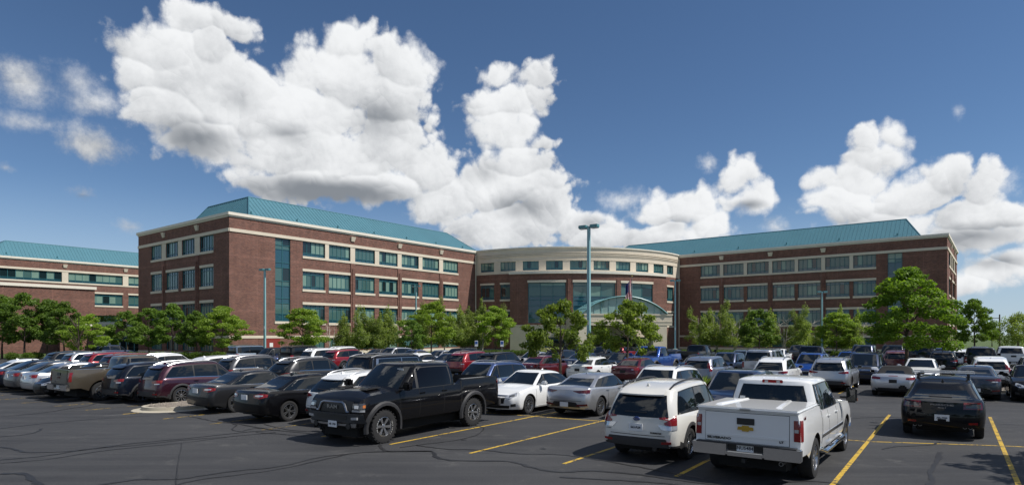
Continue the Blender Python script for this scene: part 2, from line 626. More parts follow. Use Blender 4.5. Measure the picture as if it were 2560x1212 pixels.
def copy_tree(o, parent=None):
    c = o.copy()
    COL.objects.link(c)
    c.parent = parent
    for ch in o.children:
        copy_tree(ch, c)
    return c


def gnd(px, py):
    """point of the flat ground seen at a place of the photograph"""
    Y = FPX * CAMH / (py - YH)
    return Vector(((px - 1280) / FPX * Y, Y, 0.0))


def at(px, Y, z=0.0):
    return Vector(((px - 1280) / FPX * Y, Y, z))


RND = random.Random(11)

# ------------------------------------------------------------------ ground
STALL = math.radians(35.2)                       # direction of the parking stalls
SU = Vector((math.sin(STALL), math.cos(STALL), 0))
A0 = gnd(975, 1110)
A3 = gnd(1690, 1190)
SR = (A3 - A0).normalized()                      # direction of the rows
PITCH = (A3 - A0).length / 3.0


def sheet(name, poly, z, m, kind='structure', parent=None):
    b = MB()
    b.v = [(p[0], p[1], z) for p in poly]
    b.f = [tuple(range(len(poly)))]
    b.mi = [0]
    o = b.build(name, m, parent)
    if kind:
        o['kind'] = kind
    return o


ground = sheet('ground', [(-2500, -600), (2500, -600), (2500, 3500), (-2500, 3500)], -0.03, 'lawn')
lot = sheet('parking_lot', [(-75, -30), (140, -30), (140, 84), (112, 92), (70, 79), (20, 92), (2, 92), (-27, 70), (-44, 73), (-75, 73)], 0.0, 'asphalt')


def strip(b, p, q, w, z):
    d = (q - p).normalized()
    s = Vector((-d.y, d.x, 0)) * (w / 2)
    b.quad((p + s).to_tuple()[:2] + (z,), (p - s).to_tuple()[:2] + (z,), (q - s).to_tuple()[:2] + (z,), (q + s).to_tuple()[:2] + (z,))


def stall_line(p, q, w=0.092, name='stall_line', z=0.004, m='line'):
    b = MB()
    n = max(1, int((q - p).length / 1.5))
    for i in range(n):
        strip(b, p + (q - p) * (i / n), p + (q - p) * ((i + 1) / n), w, z)
    return b.build(name, m, lot)


HEAD = 6.75                                       # stall length
STARTS = [A0 + SR * (PITCH * k) for k in range(-13, 4)] + [gnd(2060, 1237), gnd(2568, 1262), gnd(3250, 1310)]
for i, p in enumerate(STARTS):
    stall_line(p, p + SU * (2 * HEAD), m='line' if i > 11 else 'line_worn')
    if i:
        a, c = STARTS[i - 1] + SU * HEAD, p + SU * HEAD
        d = (c - a).normalized()
        stall_line(a + d * 0.07, c - d * 0.07, 0.085, 'head_line', m='line' if i > 11 else 'line_worn')
for k in range(-16, 12):
    p = A0 + SR * (PITCH * k) + SU * 21.3
    if p.y > 12 and p.x > -50:
        stall_line(p, p + SU * 13.4, m='line_worn' if k % 3 else 'line')

# crack sealing: black bitumen bands wandering over the asphalt
SEALS = [
    ([(0, 1117), (35, 1122), (60, 1129), (130, 1130), (220, 1123), (330, 1108), (480, 1094), (600, 1081), (700, 1074)], 0.10),
    ([(0, 1149), (120, 1138), (230, 1121), (330, 1113), (450, 1100), (560, 1092), (690, 1080)], 0.07),
    ([(0, 1158), (130, 1146), (260, 1126), (440, 1108), (570, 1092)], 0.06),
    ([(0, 1184), (60, 1184), (75, 1196), (100, 1212)], 0.16),
    ([(120, 1230), (290, 1206), (350, 1198), (450, 1197), (560, 1180), (700, 1165), (800, 1143), (900, 1131), (980, 1128), (1080, 1128)], 0.09),
    ([(380, 1230), (480, 1202), (600, 1186), (700, 1172), (800, 1150), (870, 1135)], 0.06),
    ([(455, 1108), (445, 1160), (440, 1212)], 0.03),
    ([(950, 1112), (955, 1122), (980, 1128), (1075, 1128), (1090, 1142), (1130, 1150), (1270, 1153), (1330, 1168), (1400, 1180), (1480, 1176), (1600, 1186), (1700, 1200), (1800, 1212)], 0.12),
    ([(1040, 1112), (1060, 1115), (1120, 1122), (1200, 1124), (1300, 1134), (1400, 1136), (1480, 1146), (1560, 1160), (1660, 1178), (1760, 1196)], 0.09),
    ([(1190, 1064), (1210, 1070), (1195, 1085), (1150, 1098), (1060, 1110), (1000, 1118)], 0.05),
    ([(470, 1040), (500, 1045), (530, 1052), (590, 1058), (620, 1064), (660, 1071), (720, 1078), (790, 1084)], 0.09),
    ([(560, 1052), (590, 1062), (580, 1072), (600, 1078), (640, 1070), (680, 1074)], 0.06),
    ([(660, 1060), (700, 1070), (740, 1076), (800, 1080), (770, 1090), (700, 1084), (640, 1080)], 0.07),
    ([(0, 1041), (100, 1032), (180, 1020), (215, 1015), (240, 1008)], 0.08),
    ([(0, 1071), (110, 1058), (240, 1047), (380, 1038)], 0.06),
    ([(0, 1091), (60, 1086), (95, 1078), (105, 1070)], 0.07),
    ([(2350, 1130), (2345, 1150), (2325, 1180), (2330, 1200), (2315, 1225)], 0.14),
    ([(2205, 1122), (2240, 1116), (2320, 1112), (2350, 1104)], 0.06),
    ([(2130, 1045), (2240, 1042), (2380, 1052), (2560, 1062)], 0.06),
    ([(1870, 1230), (1960, 1205), (2060, 1204), (2110, 1214)], 0.07),
    ([(1400, 1192), (1550, 1200), (1640, 1206), (1760, 1220)], 0.10),
]
for pts, w in SEALS:
    P = [gnd(*p) for p in pts]
    fine = []
    for i in range(len(P) - 1):
        a, c = P[max(i - 1, 0)], P[min(i + 2, len(P) - 1)]
        for j in range(5):
            t = j / 5.0
            p0, p1 = P[i], P[i + 1]
            m0, m1 = (p1 - a) * 0.5, (c - p0) * 0.5
            q = p0 * (2 * t**3 - 3 * t**2 + 1) + m0 * (t**3 - 2 * t**2 + t) + p1 * (-2 * t**3 + 3 * t**2) + m1 * (t**3 - t**2)
            fine.append(q + Vector((RND.uniform(-.02, .02), RND.uniform(-.03, .03), 0)))
    fine.append(P[-1])
    b = MB()
    L = []
    for i, q in enumerate(fine):
        d = (fine[min(i + 1, len(fine) - 1)] - fine[max(i - 1, 0)]).normalized()
        s = Vector((-d.y, d.x, 0)) * (w * RND.uniform(0.22, 0.55))
        L.append((q + s, q - s))
    b.v = [(v.x, v.y, 0.008) for pr in L for v in pr]
    b.f = [(2 * i, 2 * i + 1, 2 * i + 3, 2 * i + 2) for i in range(len(L) - 1)]
    b.mi = [0] * len(b.f)
    b.build('crack_seal', 'tar_seal', lot)


# oil drips where engines stood
for k in range(26):
    i = RND.randrange(6, len(STARTS) - 1)
    c0 = (STARTS[i] + STARTS[i + 1]) * .5 + SU * RND.choice((1.3, 5.2, 8.3, 12.2)) + Vector((RND.uniform(-.4, .4), RND.uniform(-.4, .4), 0))
    r0 = RND.uniform(.06, .26)
    b = MB()
    n = 14
    ph = RND.uniform(0, 6)
    b.v = [(c0.x + r0 * (1 + .35 * math.sin(3 * a + ph) + RND.uniform(-.2, .2)) * math.cos(a), c0.y + 1.2 * r0 * (1 + .3 * math.sin(2 * a + ph) + RND.uniform(-.2, .2)) * math.sin(a), .004) for a in (6.2832 * j / n for j in range(n))]
    b.f = [tuple(range(n))]
    b.mi = [0]
    b.build('oil_stain', 'tar_seal', lot)


def stone_heap(b, poly_fn, n, z, r0, r1, rnd):
    for _ in range(n):
        x, y = poly_fn(rnd)
        r = rnd.uniform(r0, r1)
        c = Vector((x, y, z + r * 0.25))
        vs = [c + Vector((rnd.uniform(.7, 1.2) * r * sx, rnd.uniform(.7, 1.2) * r * sy, rnd.uniform(.5, .9) * r * sz)) for sx, sy, sz in
              ((1, 0, 0), (0, 1, 0), (-1, 0, 0), (0, -1, 0), (0, 0, 1))]
        b.add(vs, [(0, 1, 4), (1, 2, 4), (2, 3, 4), (3, 0, 4)])


def island(name_xy, hw, hl, label, pebbles=500):
    """kerbed planting island, rounded ends, long axis along the stalls"""
    cx, cy = name_xy
    root = thing('kerb_island', label, 'traffic island', (cx, cy, 0), -STALL, 'kerbed islands of the parking lot')

    def outline(off):
        pts = []
        r = hw + off
        for k in range(9):
            a = math.pi * k / 8
            pts.append((r * math.cos(a), (hl - hw) + r * math.sin(a)))
        for k in range(9):
            a = math.pi + math.pi * k / 8
            pts.append((r * math.cos(a), -(hl - hw) + r * math.sin(a)))
        return pts
    b = MB()
    o1, o2, o3, o4 = outline(0.32), outline(0.0), outline(-0.02), outline(-0.16)
    rings = [[(x, y, 0.006) for x, y in o1], [(x, y, 0.03) for x, y in o2], [(x, y, 0.145) for x, y in o3], [(x, y, 0.15) for x, y in o4], [(x, y, 0.09) for x, y in o4]]
    n = len(o1)
    for R in rings:
        b.v += R
    for k in range(len(rings) - 1):
        for i in range(n):
            b.f.append((k * n + i, k * n + (i + 1) % n, (k + 1) * n + (i + 1) % n, (k + 1) * n + i))
            b.mi.append(0)
    b.build('kerb', 'concrete', root, 40)
    c = MB()
    c.v = [(x, y, 0.10) for x, y in outline(-0.165)]
    c.f = [tuple(range(n))]
    c.mi = [0]
    rnd = random.Random(int(abs(cx) * 97))
    stone_heap(c, lambda r: (r.uniform(-hw + .22, hw - .22), r.uniform(-hl + .5, hl - .5)), pebbles, 0.10, 0.04, 0.11, rnd)
    g = c.build('gravel_bed', 'gravel', root)
    g['kind'] = 'stuff'
    return root


isl = gnd(428, 1021) + SU * 2.0
island((isl.x, isl.y), 1.0, 3.0, 'gravel island with pale concrete kerb beside the maroon crossover', 900)
for (px, py, lab) in ((1745, 960, 'planted kerb island between the white crossover and the grey hatchback'), (2520, 975, 'pebble island with low kerb behind the slate grey sedan'),
                      (1408, 955, 'kerb island under the lot tree beside the white sedan'), (1552, 936, 'kerb island under the lot tree near the blue pickup'),
                      (2270, 950, 'kerb island under the large maple')):
    p = gnd(px, py)
    island((p.x, p.y), 0.55 if px in (1408, 1552, 2270) else 0.9, 2.4, lab, 260)

# ------------------------------------------------------------------ buildings
BA = math.radians(37.9)
BU = Vector((math.sin(BA), math.cos(BA)))
BV = Vector((-math.cos(BA), math.sin(BA)))
ZB = 0.12
BC = Vector((-36.03, 80.0))
R1 = Vector((32.84, 123.64))
R2 = R1 - BV * 43.5
L1 = BC + BU * 47.67


def straight(O, d, n):
    return lambda t, off=0.0: (O.x + d.x * t + n.x * off, O.y + d.y * t + n.y * off)


def arc_surface(cc, R, a0):
    """arc running left to right as seen from outside, t in metres at radius R"""
    def S(t, off=0.0):
        a = a0 + t / R
        return (cc.x + (R + off) * math.cos(a), cc.y + (R + off) * math.sin(a))
    return S


def cuts(t0, t1, extra, step):
    s = {round(t0, 4), round(t1, 4)} | {round(e, 4) for e in extra if t0 < e < t1}
    if step:
        n = max(1, int(math.ceil((t1 - t0) / step)))
        s |= {round(t0 + (t1 - t0) * i / n, 4) for i in range(n + 1)}
    return sorted(s)


def wall(root, name, S, t0, t1, z0, z1, openings, m, step=None, depth=0.32):
    b = MB()
    uvs = []
    tc = cuts(t0, t1, [e for o in openings for e in o[:2]], step)
    zc = cuts(z0, z1, [e for o in openings for e in o[2:4]], None)

    def q(pts):
        b.quad(*[(S(t, o)[0], S(t, o)[1], z) for (t, o, z) in pts])
        uvs.extend([(t + o, z) if abs(pts[0][2] - pts[2][2]) > 1e-6 else (t, z + o) for (t, o, z) in pts])
    for i in range(len(tc) - 1):
        for j in range(len(zc) - 1):
            tm, zm = (tc[i] + tc[i + 1]) / 2, (zc[j] + zc[j + 1]) / 2
            if any(o[0] < tm < o[1] and o[2] < zm < o[3] for o in openings):
                continue
            q([(tc[i], 0, zc[j]), (tc[i + 1], 0, zc[j]), (tc[i + 1], 0, zc[j + 1]), (tc[i], 0, zc[j + 1])])
    for o in openings:
        a, c, za, zb = o[:4]
        q([(a, 0, za), (a, 0, zb), (a, -depth, zb), (a, -depth, za)])
        q([(c, 0, zb), (c, 0, za), (c, -depth, za), (c, -depth, zb)])
        q([(c, 0, za), (a, 0, za), (a, -depth, za), (c, -depth, za)])
        q([(a, 0, zb), (c, 0, zb), (c, -depth, zb), (a, -depth, zb)])
    o = b.build(name, m, root)
    uv = o.data.uv_layers.new(name='UVMap')
    uv.data.foreach_set('uv', [c for p in uvs for c in p])
    return o


def band(root, name, S, t0, t1, z0, z1, proud, m, step=None, back=0.05):
    b = MB()
    tc = cuts(t0, t1, [], step)
    n = len(tc)
    for t in tc:
        for (off, z) in ((-back, z0), (proud, z0), (proud, z1), (-back, z1)):
            p = S(t, off)
            b.v.append((p[0], p[1], z))
    for i in range(n - 1):
        for k in range(4):
            b.f.append((i * 4 + k, i * 4 + 4 + k, i * 4 + 4 + (k + 1) % 4, i * 4 + (k + 1) % 4))
            b.mi.append(0)
    b.f += [(3, 2, 1, 0), tuple((n - 1) * 4 + k for k in range(4))]
    b.mi += [0, 0]
    return b.build(name, m, root)


PW = random.Random(5)


def window(root, S, t0, t1, za, zb, cols, rows, style='blind', rec=0.2, name='window', fm='teal_frame', bar=0.075):
    """framed window: teal frame with mullions, one pane object in each opening. rows: list of (height fraction, kind)"""
    a, c = Vector(S(t0, -rec)), Vector(S(t1, -rec))
    d = (c - a)
    W = d.length
    d.normalize()
    n = Vector((d.y, -d.x))
    b = MB()

    def bar_(x0, x1, z0, z1, dep=0.1):
        p = a + d * x0 - n * 0.02
        b.box((p.x, p.y, z0), (d.x * (x1 - x0), d.y * (x1 - x0), 0), (n.x * dep, n.y * dep, 0), (0, 0, z1 - z0))
    e = bar
    bar_(0, W, za, za + e)
    bar_(0, W, zb - e, zb)
    bar_(0, e, za + e, zb - e)
    bar_(W - e, W, za + e, zb - e)
    xs = [W * i / cols for i in range(cols + 1)]
    zs = [za]
    for fr, _ in rows:
        zs.append(zs[-1] + fr * (zb - za))
    zs[-1] = zb
    for z in zs[1:-1]:
        bar_(e, W - e, z - e / 2, z + e / 2, 0.09)
    for x in xs[1:-1]:
        zz = [za + e] + [w for z in zs[1:-1] for w in (z - e / 2, z + e / 2)] + [zb - e]
        for j in range(0, len(zz), 2):
            bar_(x - e / 2, x + e / 2, zz[j], zz[j + 1], 0.08)
    fo = b.build(name, fm, root)
    base = PW.random()
    for j, (fr, kind) in enumerate(rows):
        blind = PW.random()
        for i in range(cols):
            if kind == 's':
                m = 'pane_spandrel'
            elif style == 'blind':
                r = PW.random()
                m = 'pane_blind' if r < (0.15 if base < 0.35 else 0.68) else ('pane_mid' if r < 0.88 else 'pane_dark')
            elif style == 'shade':
                r = PW.random()
                m = 'pane_mid' if r < 0.6 else 'pane_dark' if r < 0.75 else 'pane_blind'
            else:
                m = 'pane_dark' if PW.random() < 0.8 else 'pane_mid'
            p = a + d * xs[i] - n * 0.03
            q = MB()
            w = xs[i + 1] - xs[i]
            tl = PW.uniform(-.012, .012)
            q.box((p.x, p.y, zs[j]), (d.x * w + n.x * tl, d.y * w + n.y * tl, 0), (n.x * 0.035, n.y * 0.035, 0), (0, 0, zs[j + 1] - zs[j]))
            q.build('pane', m, fo)
    return fo


def wedge(root, S, t, z0, z1):
    b = MB()
    w0, w1 = 0.30, 0.42
    pts = []
    for (off, k) in ((-0.03, 1.0), (0.32, 1.0)):
        for (dx, z) in ((-w0, z0), (w0, z0), (w1, z1), (-w1, z1)):
            p = S(t + dx, off if z == z1 else min(off, 0.14))
            pts.append((p[0], p[1], z))
    b.add(pts, [(0, 1, 2, 3), (7, 6, 5, 4), (0, 4, 5, 1), (1, 5, 6, 2), (2, 6, 7, 3), (3, 7, 4, 0)])
    return b.build('keystone', 'stone', root)


Z_TOPW = (13.75 + ZB, 15.83 + ZB)
Z_W2 = (9.10 + ZB, 11.60 + ZB)
Z_W3 = (4.40 + ZB, 6.90 + ZB)
Z_G = (0.62, 2.12 + ZB)
ROW_TOP = [(0.22, 's'), (0.78, 'm')]
ROW_MID = [(0.17, 's'), (0.65, 'm'), (0.18, 's')]


def wing_facade(root, S, L, wins, pil, pairs, stair, style, ground=True):
    ops = []
    for (a, c) in wins:
        ops += [(a, c) + Z_TOPW, (a, c) + Z_W2, (a, c) + Z_W3]
        if ground:
            ops.append((a, c) + Z_G)
    if stair:
        ops.append((stair[0], stair[1], 4.5 + ZB, 15.80 + ZB))
    wall(root, 'brick_wall', S, 0, L, 0.30 + ZB, 17.8 + ZB, ops, 'brick')
    band(root, 'plinth', S, 0, L, -0.1, 0.30 + ZB, 0.05, 'stone')
    band(root, 'stone_band', S, 0, L, 2.2 + ZB, 2.55 + ZB, 0.06, 'stone')
    band(root, 'stone_band', S, 0, L, 15.85 + ZB, 16.27 + ZB, 0.10, 'stone')
    band(root, 'cornice', S, -0.08, L + 0.08, 17.72 + ZB, 17.92 + ZB, 0.10, 'stone_white')
    band(root, 'cornice', S, -0.20, L + 0.20, 17.925 + ZB, 18.30 + ZB, 0.24, 'stone_white')
    w0, w1 = wins[0][0], wins[-1][1]
    band(root, 'window_sill', S, w0 - 0.05, w1 + 0.05, 13.42 + ZB, 13.74 + ZB, 0.09, 'stone')
    for i in range(len(wins) - 1):
        band(root, 'stone_pier', S, wins[i][1] + 0.02, wins[i + 1][0] - 0.02, 13.745 + ZB, 15.845 + ZB, 0.05, 'stone')
    for (a, c) in wins:
        window(root, S, a, c, *Z_TOPW, 5, ROW_TOP, style)
        window(root, S, a, c, *Z_W2, 5, ROW_MID, style)
        window(root, S, a, c, *Z_W3, 5, ROW_MID, style)
        for z in (8.75 + ZB, 4.06 + ZB):
            band(root, 'window_sill', S, a - 0.08, c + 0.08, z, z + 0.34, 0.09, 'stone')
        if ground:
            window(root, S, a, c, *Z_G, 5, [(1.0, 'm')], style)
    for (i, j) in pairs:
        for z in (11.61 + ZB, 6.91 + ZB):
            band(root, 'lintel', S, wins[i][0] - 0.06, wins[j][1] + 0.06, z, z + 0.36, 0.07, 'stone')
    for t in pil:
        b = MB()
        for (x0, x1, off) in ((-0.42, 0.42, 0.12), (-0.16, 0.16, 0.22)):
            p0, p1, q0, q1 = S(t + x0, -0.02), S(t + x1, -0.02), S(t + x0, off), S(t + x1, off)
            z0, z1 = 2.56 + ZB, 13.40 + ZB - (0.0 if off < 0.2 else 0.8)
            vs = [(*p0, z0), (*p1, z0), (*q1, z0), (*q0, z0), (*p0, z1), (*p1, z1), (*q1, z1), (*q0, z1)]
            b.add(vs, [(0, 1, 2, 3), (7, 6, 5, 4), (0, 4, 5, 1), (1, 5, 6, 2), (2, 6, 7, 3), (3, 7, 4, 0)])
        o = b.build('pilaster', 'brick', root)
        uv = o.data.uv_layers.new(name='UVMap')
        me = o.data
        uv.data.foreach_set('uv', [k for lp in me.loops for k in (me.vertices[lp.vertex_index].co.x + me.vertices[lp.vertex_index].co.y, me.vertices[lp.vertex_index].co.z)])
        wedge(root, S, t, 16.75 + ZB, 17.45 + ZB)
    if stair:
        window(root, S, stair[0], stair[1], 4.5 + ZB, 15.80 + ZB, 2, [(.09, 's'), (.13, 'm'), (.06, 's'), (.15, 's'), (.06, 'm'), (.16, 'm'), (.06, 's'), (.16, 's'), (.05, 'm'), (.08, 'm')], 'shade')
        band(root, 'window_sill', S, stair[0] - 0.1, stair[1] + 0.1, 4.15 + ZB, 4.49 + ZB, 0.09, 'stone')


def frustum_roof(root, O, d, L, e, Dp, z0, z1, lo_in, hi_in, seams, step=0.62):
    """hipped metal roof ring with standing seams; d, e are the two plan directions, insets given as (start, end, front, back)"""
    def P(t, s, z):
        p = O + d * t + e * s
        return Vector((p.x, p.y, z))

    def ring(i, z):
        return [P(i[0], i[2], z), P(L - i[1], i[2], z), P(L - i[1], Dp - i[3], z), P(i[0], Dp - i[3], z)]
    lo, hi = ring(lo_in, z0), ring(hi_in, z1)
    b = MB()
    for k in range(4):
        b.quad(lo[k], lo[(k + 1) % 4], hi[(k + 1) % 4], hi[k])
    b.quad(*hi)
    b.quad(*reversed(lo))
    ro = b.build('roof', 'roof_teal', root)
    s = MB()
    for k in range(4):
        if not seams[k]:
            continue
        a0, a1, h0, h1 = lo[k], lo[(k + 1) % 4], hi[k], hi[(k + 1) % 4]
        ax = (a1 - a0).normalized()
        Lk = (a1 - a0).length
        up = (h0 - a0)
        run = up.dot(ax)
        slope = (up - ax * run)
        nn = ax.cross(slope).normalized()
        if nn.z < 0:
            nn = -nn
        run2 = Lk - (h1 - a0).dot(ax)
        i = 1
        while i * step < Lk:
            x = i * step
            f = min(1.0, x / run if run > 1e-6 else 1.0, (Lk - x) / run2 if run2 > 1e-6 else 1.0)
            s.box(a0 + ax * (x - 0.02) + nn * 0.002, ax * 0.04, slope * f, nn * 0.04)
            i += 1
        for (q0, q1) in ((h0, h1), (a0, h0)):
            s.tube([q0, q1], 0.09, 5)
    for k in range(7):
        t_ = L * (k + .6) / 7.4
        p_ = P(t_, lo_in[2] + 1.2, z0 + (z1 - z0) * 1.2 / (hi_in[2] - lo_in[2]))
        vb = MB()
        vb.tube([p_ - Vector((0, 0, .1)), p_ + Vector((0, 0, .35))], .09, 8)
        vb.build('roof_vent', 'teal_frame', ro)
    so = s.build('roof_seams', 'roof_teal', ro)
    so['kind'] = 'stuff'
    c = MB()
    c.quad(P(0.1, 0.1, z0 - 0.12), P(L - 0.1, 0.1, z0 - 0.12), P(L - 0.1, Dp - 0.1, z0 - 0.12), P(0.1, Dp - 0.1, z0 - 0.12))
    c.build('flat_roof', 'membrane', root)
    return ro


office = thing('office_building', 'four storey red brick office block with curved stone entrance front and teal metal roofs', 'building', (BC.x, BC.y, 0))
office.location = (0, 0, 0)
LW = [(10.69, 14.35), (15.05, 18.85), (19.75, 23.55), (24.45, 28.25), (29.15, 32.95), (33.85, 37.85), (38.85, 42.73)]
S_left = straight(BC, BU, Vector((BU.y, -BU.x)))
wing_facade(office, S_left, 47.67, LW, [19.3, 28.7, 38.35], [(0, 1), (2, 3), (4, 5), (6, 6)], (6.43, 8.73), 'blind')
# left end of the wing: runs from the back corner to the front corner
SIDE = 27.3
Os = BC + BV * SIDE
S_side = straight(Os, -BV, Vector((-BU.x, -BU.y)))
SW = [(SIDE - 22.75, SIDE - 19.2), (SIDE - 17.78, SIDE - 14.01), (SIDE - 12.83, SIDE - 9.14), (SIDE - 7.66, SIDE - 4.04)]
wing_facade(office, S_side, SIDE, SW, [SIDE - 18.5, SIDE - 8.4], [(0, 0), (1, 2), (3, 3)], None, 'shade')
frustum_roof(office, BC, BU, 52.0, BV, SIDE, 18.05, 22.15, (3.2, 1.0, 1.0, 7.3), (6.0, 6.0, 6.0, 9.8), (1, 1, 0, 1))
# right wing
S_right = straight(R1, -BV, Vector((-BU.x, -BU.y)))
RW = [(4.45, 8.15), (8.82, 12.55), (13.21, 17.01), (17.66, 21.38), (22.0, 25.67), (26.34, 30.0), (30.6, 33.89)]
wing_facade(office, S_right, 43.5, RW, [8.48, 17.3, 26.0], [(0, 0), (1, 2), (3, 4), (5, 6)], (35.55, 37.59), 'shade')
S_rend = straight(R2, BU, Vector((BU.y, -BU.x)))
wing_facade(office, S_rend, SIDE, [(4.04, 7.66), (9.14, 12.83), (14.01, 17.78), (19.2, 22.75)], [8.4, 18.5], [(0, 0), (1, 2), (3, 3)], None, 'blind')
frustum_roof(office, R1 + BV * 20, -BV, 63.5, BU, SIDE, 18.05, 22.15, (1.0, 3.2, 1.0, 7.3), (6.0, 6.0, 6.0, 9.8), (1, 1, 0, 1))

# curved middle
chord = (R1 - L1)
cn = Vector((chord.y, -chord.x)).normalized()          # towards the parking lot
SAG = 8.6
half = chord.length / 2
RAD = (half * half + SAG * SAG) / (2 * SAG)
CC = (L1 + R1) / 2 + cn * SAG - cn * RAD
aL = math.atan2(L1.y - CC.y, L1.x - CC.x)
aR = math.atan2(R1.y - CC.y, R1.x - CC.x)


def px_arc(px, R):
    """arc length (at radius R, from the left joint) where a photo column meets the curved front"""
    k = (px - 1280) / FPX
    A = 1 + k * k
    B = -2 * (k * CC.x + CC.y)
    Cq = CC.x ** 2 + CC.y ** 2 - R * R
    Y = (-B - math.sqrt(B * B - 4 * A * Cq)) / (2 * A)
    a = math.atan2(Y - CC.y, k * Y - CC.x)
    return (a - aL) * R


S_c = arc_surface(CC, RAD, aL)
LC = (aR - aL) * RAD
if LC < 0:
    LC += 2 * math.pi * RAD
TW = [(1202, 1235), (1251, 1289), (1307, 1347), (1365, 1407), (1425, 1467), (1484, 1524), (1540, 1576), (1590, 1621), (1634, 1659), (1670, 1688)]
tw = [(px_arc(a, RAD), px_arc(c, RAD)) for a, c in TW]
tw[-1] = (tw[-2][1] + 1.15, tw[-2][1] + 1.15 + 2.4)
zt = (14.20 + ZB, 15.85 + ZB)
wall(office, 'stone_wall', S_c, 0, LC, 13.70 + ZB, 18.10 + ZB, [(a, c) + zt for a, c in tw], 'stone', 0.9)
lower = [tw[0], tw[1], tw[9]]
wall(office, 'brick_wall', S_c, 0, LC, 0.2, 13.70 + ZB, [(a, c) + z for a, c in lower for z in ((9.2, 11.9), (4.5, 7.0))], 'brick', 0.9)
for a, c in tw:
    window(office, S_c, a, c, *zt, 4, [(0.2, 's'), (0.8, 'm')], 'shade')
for a, c in lower:
    for z in ((9.2, 11.9), (4.5, 7.0)):
        window(office, S_c, a, c, *z, 3, ROW_MID, 'dark')
        band(office, 'window_sill', S_c, a - .1, c + .1, z[0] - 0.33, z[0], 0.08, 'stone', 1.0)
        band(office, 'lintel', S_c, a - .1, c + .1, z[1], z[1] + 0.33, 0.07, 'stone', 1.0)
band(office, 'cornice', S_c, 0.02, LC - 0.02, 18.105 + ZB, 18.34 + ZB, 0.16, 'stone_white', 0.9)
for z in (16.72, 16.98, 17.24):
    band(office, 'stone_fillet', S_c, 0.02, LC - 0.02, z + ZB, z + 0.10 + ZB, 0.10, 'stone', 0.9)
band(office, 'stone_band', S_c, 0.02, LC - 0.02, 15.92 + ZB, 16.06 + ZB, 0.06, 'stone', 0.9)
b = MB()
ring = [S_c(LC * i / 40, -0.02) for i in range(41)]
b.v = [(p[0], p[1], 18.0) for p in ring] + [(R1.x + 5, R1.y + 14, 18.0), (L1.x - 5, L1.y + 14, 18.0)]
b.f = [tuple(range(len(b.v)))]
b.mi = [0]
b.build('flat_roof', 'membrane', office)

# projecting bay in front of the curve
RB = RAD + 1.6
t0, t1 = px_arc(1275, RB), px_arc(1665, RB)
S_b = arc_surface(CC, RB, aL)
BW = [(px_arc(a, RB), px_arc(c, RB)) for a, c in ((1320, 1414), (1433, 1538), (1553, 1632))]
wall(office, 'brick_wall', S_b, t0, t1, 4.15 + ZB, 13.40 + ZB, [(a, c, 4.75 + ZB, 11.85 + ZB) for a, c in BW], 'brick', 0.9)
wall(office, 'stone_wall', S_b, t0, t1, 0.0, 4.15 + ZB, [(a, c, 0.55, 2.35) for a, c in BW], 'stone', 0.9)
band(office, 'coping', S_b, t0 - 0.15, t1 + 0.15, 13.40 + ZB, 13.85 + ZB, 0.22, 'stone_white', 0.9, back=1.6)
band(office, 'stone_band', S_b, t0, t1, 4.15 + ZB, 4.40 + ZB, 0.06, 'stone', 0.9)
for a, c in BW:
    window(office, S_b, a, c, 4.75 + ZB, 11.85 + ZB, 3, [(.11, 'm'), (.12, 's'), (.2, 's'), (.14, 's'), (.09, 's'), (.25, 'm'), (.09, 'm')], 'shade', bar=0.09)
    window(office, S_b, a, c, 0.55, 2.35, 3, [(0.75, 'm'), (0.25, 'm')], 'dark')
    band(office, 'lintel', S_b, a - 0.1, c + 0.1, 11.86 + ZB, 12.26 + ZB, 0.07, 'stone', 0.9)
for t in (t0, t1):
    w = MB()
    p, q = S_b(t), S_b(t, -1.62)
    w.quad((*p, 0), (*q, 0), (*q, 13.4), (*p, 13.4))
    o = w.build('brick_wall', 'brick', office)
    uv = o.data.uv_layers.new(name='UVMap')
    uv.data.foreach_set('uv', [0, 0, 1.6, 0, 1.6, 13.4, 0, 13.4])
for t in ((BW[0][1] + BW[1][0]) / 2, (BW[1][1] + BW[2][0]) / 2):
    o = band(office, 'pilaster', S_b, t - 0.3, t + 0.3, 4.42 + ZB, 12.6, 0.14, 'brick')
    uv = o.data.uv_layers.new(name='UVMap')
    me = o.data
    uv.data.foreach_set('uv', [k for lp in me.loops for k in (me.vertices[lp.vertex_index].co.x, me.vertices[lp.vertex_index].co.z)])
# downpipes at the inner corners
for p in (L1 + cn * 0.25 - BU * 0.1, R1 + cn * 0.22 + BV * 0.05):
    b = MB()
    b.tube([(p.x, p.y, 0.1), (p.x, p.y, 17.6)], 0.10, 8)
    b.build('downpipe', 'stone', office, 60)

# red service door on the left wing
b = MB()
dO = Vector(S_left(4.9, 0.03))
b.box((dO.x, dO.y, 0.1), (BU.x * 2.2, BU.y * 2.2, 0), (BU.y * 0.05, -BU.x * 0.05, 0), (0, 0, 2.15))
dr = b.build('service_door', 'door_red', office)
b = MB()
dO = Vector(S_left(5.55, 0.09))
b.box((dO.x, dO.y, 1.15), (BU.x * 0.5, BU.y * 0.5, 0), (BU.y * 0.02, -BU.x * 0.02, 0), (0, 0, 0.55))
b.build('door_notice', 'sign_white', dr)

# entrance canopy with a glazed barrel vault
ce = chord.normalized()
cb = -cn                                                # into the building
cp0 = at(1440, 103.0)
CO = Vector((cp0.x, cp0.y))
CL = 16.6
CD = 7.0
canopy = thing('entrance_canopy', 'pale stone entrance canopy carrying an arched glass barrel vault', 'canopy', (0, 0, 0))


